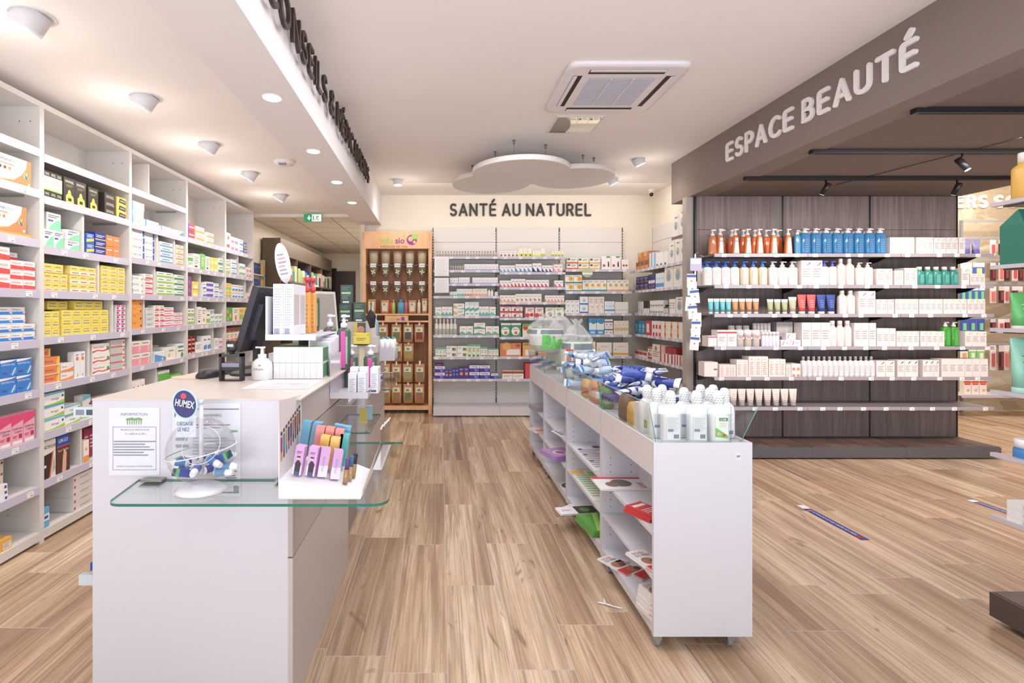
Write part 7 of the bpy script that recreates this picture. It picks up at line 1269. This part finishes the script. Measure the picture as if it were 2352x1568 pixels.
bag('large clear bag of cotton with green print, aisle side of the island end', 1.02, 4.90, 1.086, .36, .34, .38, 0, 1); bag('clear cotton bag half hidden behind the other two', 1.20, 5.06, .91, .30, .34, .58, .5, 3); bag('clear bag of cotton with orange sticker, alcove side', 1.215, 4.52, .91, .30, .28, .50, .1, 2)
tag(carton(.07, .12, .03, S('#efe6de', ('r', 0, .6, 1, 1, '#e0563a'), ('r', .2, .1, .8, .5, '#c8886a'))).build('leaflet_box', None, (1.10, 4.36, 1.04), (-.2, .15, 0)), 'small white and orange card leaning on the nearer cotton bag', 'leaflet')
# papers on the island shelves
def magazine(lab, x, y, z, w, l, h, st, rz=0, nm='magazine', n=1, grp=None):
    for k in range(n):
        m = carton(w, l, h, st); o = m.build(nm, None, (x + .003 * k, y - l / 2 + .004 * (k % 2), z + h + .001 + k * (h + .0008)), (-math.pi / 2, 0, rz)); tag(o, lab + (', layer %d' % (k + 1) if n > 1 else ''), nm.replace('_', ' '), grp or ('papers on the island shelves'))
SANT = S('#efe9e6', ('r', 0, .0, .14, 1, '#d8343c'), ('r', .14, .9, 1, 1, '#e9e4e2'), ('c', .5, .5, .3, '#6a6468'), ('c', .62, .3, .2, '#8a6a5a'), ('t', .45, .80, .95, .12, 'SANTÉ', '#c8303a'))
REDB = S('#d93a40', ('r', .1, .7, .9, .85, '#f0d8d8'), ('l', .1, .2, .9, .5, 3, '#f0c8c8')); SOIN = S('#e9e4e2', ('r', 0, 0, 1, .3, '#d8343a'), ('c', .4, .5, .3, '#b07a5a'), ('c', .7, .45, .2, '#7a4a3a'), ('t', .1, .82, .9, .1, 'SOIN', '#c8403c'), ('t', .1, .7, .9, .1, 'OU PREV', '#5a4a46'))
GRNM = S('#5fa83c', ('p', [(.1, 0), (.3, 0), (.8, 1), (.6, 1)], '#a8dc5a'), ('p', [(.5, 0), (.7, 0), (1, .6), (1, 1)], '#3a7a2a')); LIST = S('#eceaf0', ('l', .1, .1, .9, .85, 10, '#a8a4b0'), ('c', .2, .85, .08, '#4a4a5a'), ('c', .2, .6, .08, '#4a4a5a'), ('c', .2, .35, .08, '#4a4a5a'), ('r', .75, .9, 1, 1, '#6a4aa0'))
GLST = S('#e6ece0', ('l', .1, .1, .9, .85, 10, '#9fc08a'), ('r', 0, .85, .5, 1, '#f0b84a'), ('r', .6, .8, 1, .95, '#a8cc5a')); PURM = S('#b890cc', ('c', .5, .5, .3, '#e8d8e8'), ('c', .5, .5, .2, '#c06a8a'), ('r', 0, 0, 1, .12, '#7a5ab0')); CARD = S('#f0ecf0', ('r', .45, .0, 1, 1, '#4a3a34'), ('c', .7, .5, .3, '#5f8a4a'), ('l', .08, .4, .35, .6, 2, '#b88ab0'))
magazine('open health magazine with red title sticking out of the upper shelf', .865, 2.83 + .14, .520, .19, .28, .004, SANT, -math.pi / 2, n=2)
magazine('red folded booklet on the upper shelf by the end panel', 1.0, 2.42, .52, .10, .15, .006, REDB, .5, 'booklet', 5)
magazine('leaflet of hands with red foot on the bottom board, aisle side', 1.0, 2.74, .12, .10, .20, .003, SOIN, .5, 'leaflet', 2); magazine('leaflet of hands with red foot on the bottom board, inner one', 1.07, 2.70, .12, .10, .20, .003, SOIN, .55, 'leaflet', 2)
magazine('leaflet with red foot on the middle shelf by the end panel', .99, 2.35, .325, .10, .2, .004, SOIN, .3, 'leaflet', 3); magazine('upright leaflet pile with red foot at the bottom corner', .985, 2.30, .12, .10, .14, .02, SOIN, .2, 'leaflet', 5)
magazine('sheet of round logos on the upper shelf of the second unit', 1.03, 3.35, .52, .19, .55, .002, LIST, 0, 'paper_sheet'); magazine('green and yellow printed sheet on the middle shelf', 1.03, 3.4, .325, .19, .58, .002, GLST, 0, 'paper_sheet')
magazine('white card with forest picture sticking out over the aisle', .93, 3.45, .125, .26, .12, .003, CARD, .12, 'booklet', 3); magazine('glossy green leaf magazine on the bottom board', 1.0, 3.2, .12, .17, .26, .006, GRNM, .15, 'magazine', 6)
magazine('small red and white leaflet beside the green magazines', .95, 3.52, .12, .12, .12, .003, SOIN, .7, 'leaflet')
magazine('purple magazine with round portraits in the third unit', .98, 4.05, .325, .20, .27, .006, PURM, .3, 'magazine', 5); magazine('round brown and teal booklet on the bottom board of the third unit', 1.02, 3.95, .12, .14, .14, .004, S('#e6dcd2', ('c', .5, .5, .45, '#6a4a3a'), ('c', .5, .5, .3, '#8fb8a8')), .2, 'booklet')
magazine('white leaflet with sketches on the upper shelf of the third unit', 1.0, 4.0, .52, .15, .2, .003, LIST, .2, 'leaflet'); magazine('grey and mauve box-like magazine pile in the last unit', .99, 4.95, .52, .18, .24, .008, S('#a8a2a8', ('r', 0, 0, 1, .3, '#b08aa8')), .1, 'magazine', 5)
magazine('pale red leaflet pile on the middle shelf of the last unit', .98, 4.9, .325, .16, .2, .004, S('#f0e0de', ('r', .1, .1, .9, .5, '#e08a8a')), .2, 'leaflet', 3)

# ------------------------------------------------------------------ back store
t = thing('store_cabinet', 'brown open cabinet with header along the passage wall', 'cabinet', (-2.62, 8.3, 0), math.pi / 2); BC = mat('#6b5a4c', .5); L_ = 3.9
MB().box(0, L_, 0, .3, 2.40, 2.67, BC).build('header', t); MB().box(0, L_, .29, .31, 0, 2.4, mat('#4f4036', .6)).build('back_panel', t)
for k in range(5): MB().box(k * L_ / 4 - .012, k * L_ / 4 + .012, 0, .3, 0, 2.4, BC).build('side_panel', t)
for z in (1.99, 1.62, 1.25, .88, .5, .1): MB().box(0, L_, 0, .3, z - .02, z, mat('#a89a88', .5)).build('shelf', t)
t2 = thing('store_rack', 'pale open rack with dark blue boxes beside the brown cabinet', 'rack', (-2.86, 7.62, 0), math.pi / 2)
for x in (0, .62): MB().box(x, x + .03, 0, .3, 0, 2.3, mat('#cfc4b4', .5)).build('upright', t2)
for z in (2.05, 1.80, 1.40, 1.0): MB().box(0, .65, 0, .3, z - .02, z, mat('#d8cfc4', .5)).build('shelf', t2)
NVB = S('#2a3a78', ('r', .1, .6, .9, .7, '#5a6ab0')); YLW = S('#d8b040')
def back_row(y0, n, w, z, hs, sts, lab, x=-2.60, gap=.004):
    for i in range(n):
        h = hs[i % len(hs)]; o = carton(w, h, .16, sts[i % len(sts)]).build('stock_box', None, (x - .01, y0 + (w + gap) * (i + .5), z + .001), math.pi / 2); tag(o, '%s, %s along' % (lab, NTH[i % 25]), 'box', 'stock boxes in the back store')
back_row(7.66, 4, .13, 2.05, [.17], [NVB, NVB, NVB, YLW], 'navy or yellow box on the pale rack, top shelf', -2.85); back_row(7.66, 4, .13, 1.80, [.17], [NVB, NVB, S('#3f57a8'), YLW], 'navy or yellow box on the pale rack, second shelf', -2.85); back_row(7.66, 3, .16, 1.40, [.28], [S('#4a5f8c')], 'grey blue box on the pale rack, third shelf', -2.85)
mix_ = [S('#e6dccc'), S('#b8cf9a'), S('#a8c888'), S('#efe2d6', ('r', 0, 0, 1, .5, '#d87a6a')), S('#3f9a9a'), S('#e0d8a8'), S('#2f3f8a'), S('#e8c8a8'), S('#d8d2c4')]
for q in range(4):
    y_ = 8.33 + q * .975; b_n = 'brown cabinet, %s compartment' % NTH[q]
    back_row(y_, 6, .145, 1.99, [.26, .2, .24, .22, .18, .28], mix_[q:], 'carton on the upper shelf of the ' + b_n); back_row(y_, 6, .145, 1.62, [.16, .22, .2, .25], mix_[::-1][q:], 'carton on the second shelf of the ' + b_n); back_row(y_, 5, .17, 1.25, [.2, .26, .15], mix_[q:], 'carton on the third shelf of the ' + b_n)
dup_ = [k for k, v in LABELS.items() if len(v) > 1]; print('DUP LABELS', len(dup_), [(k, len(LABELS[k])) for k in dup_[:12]])
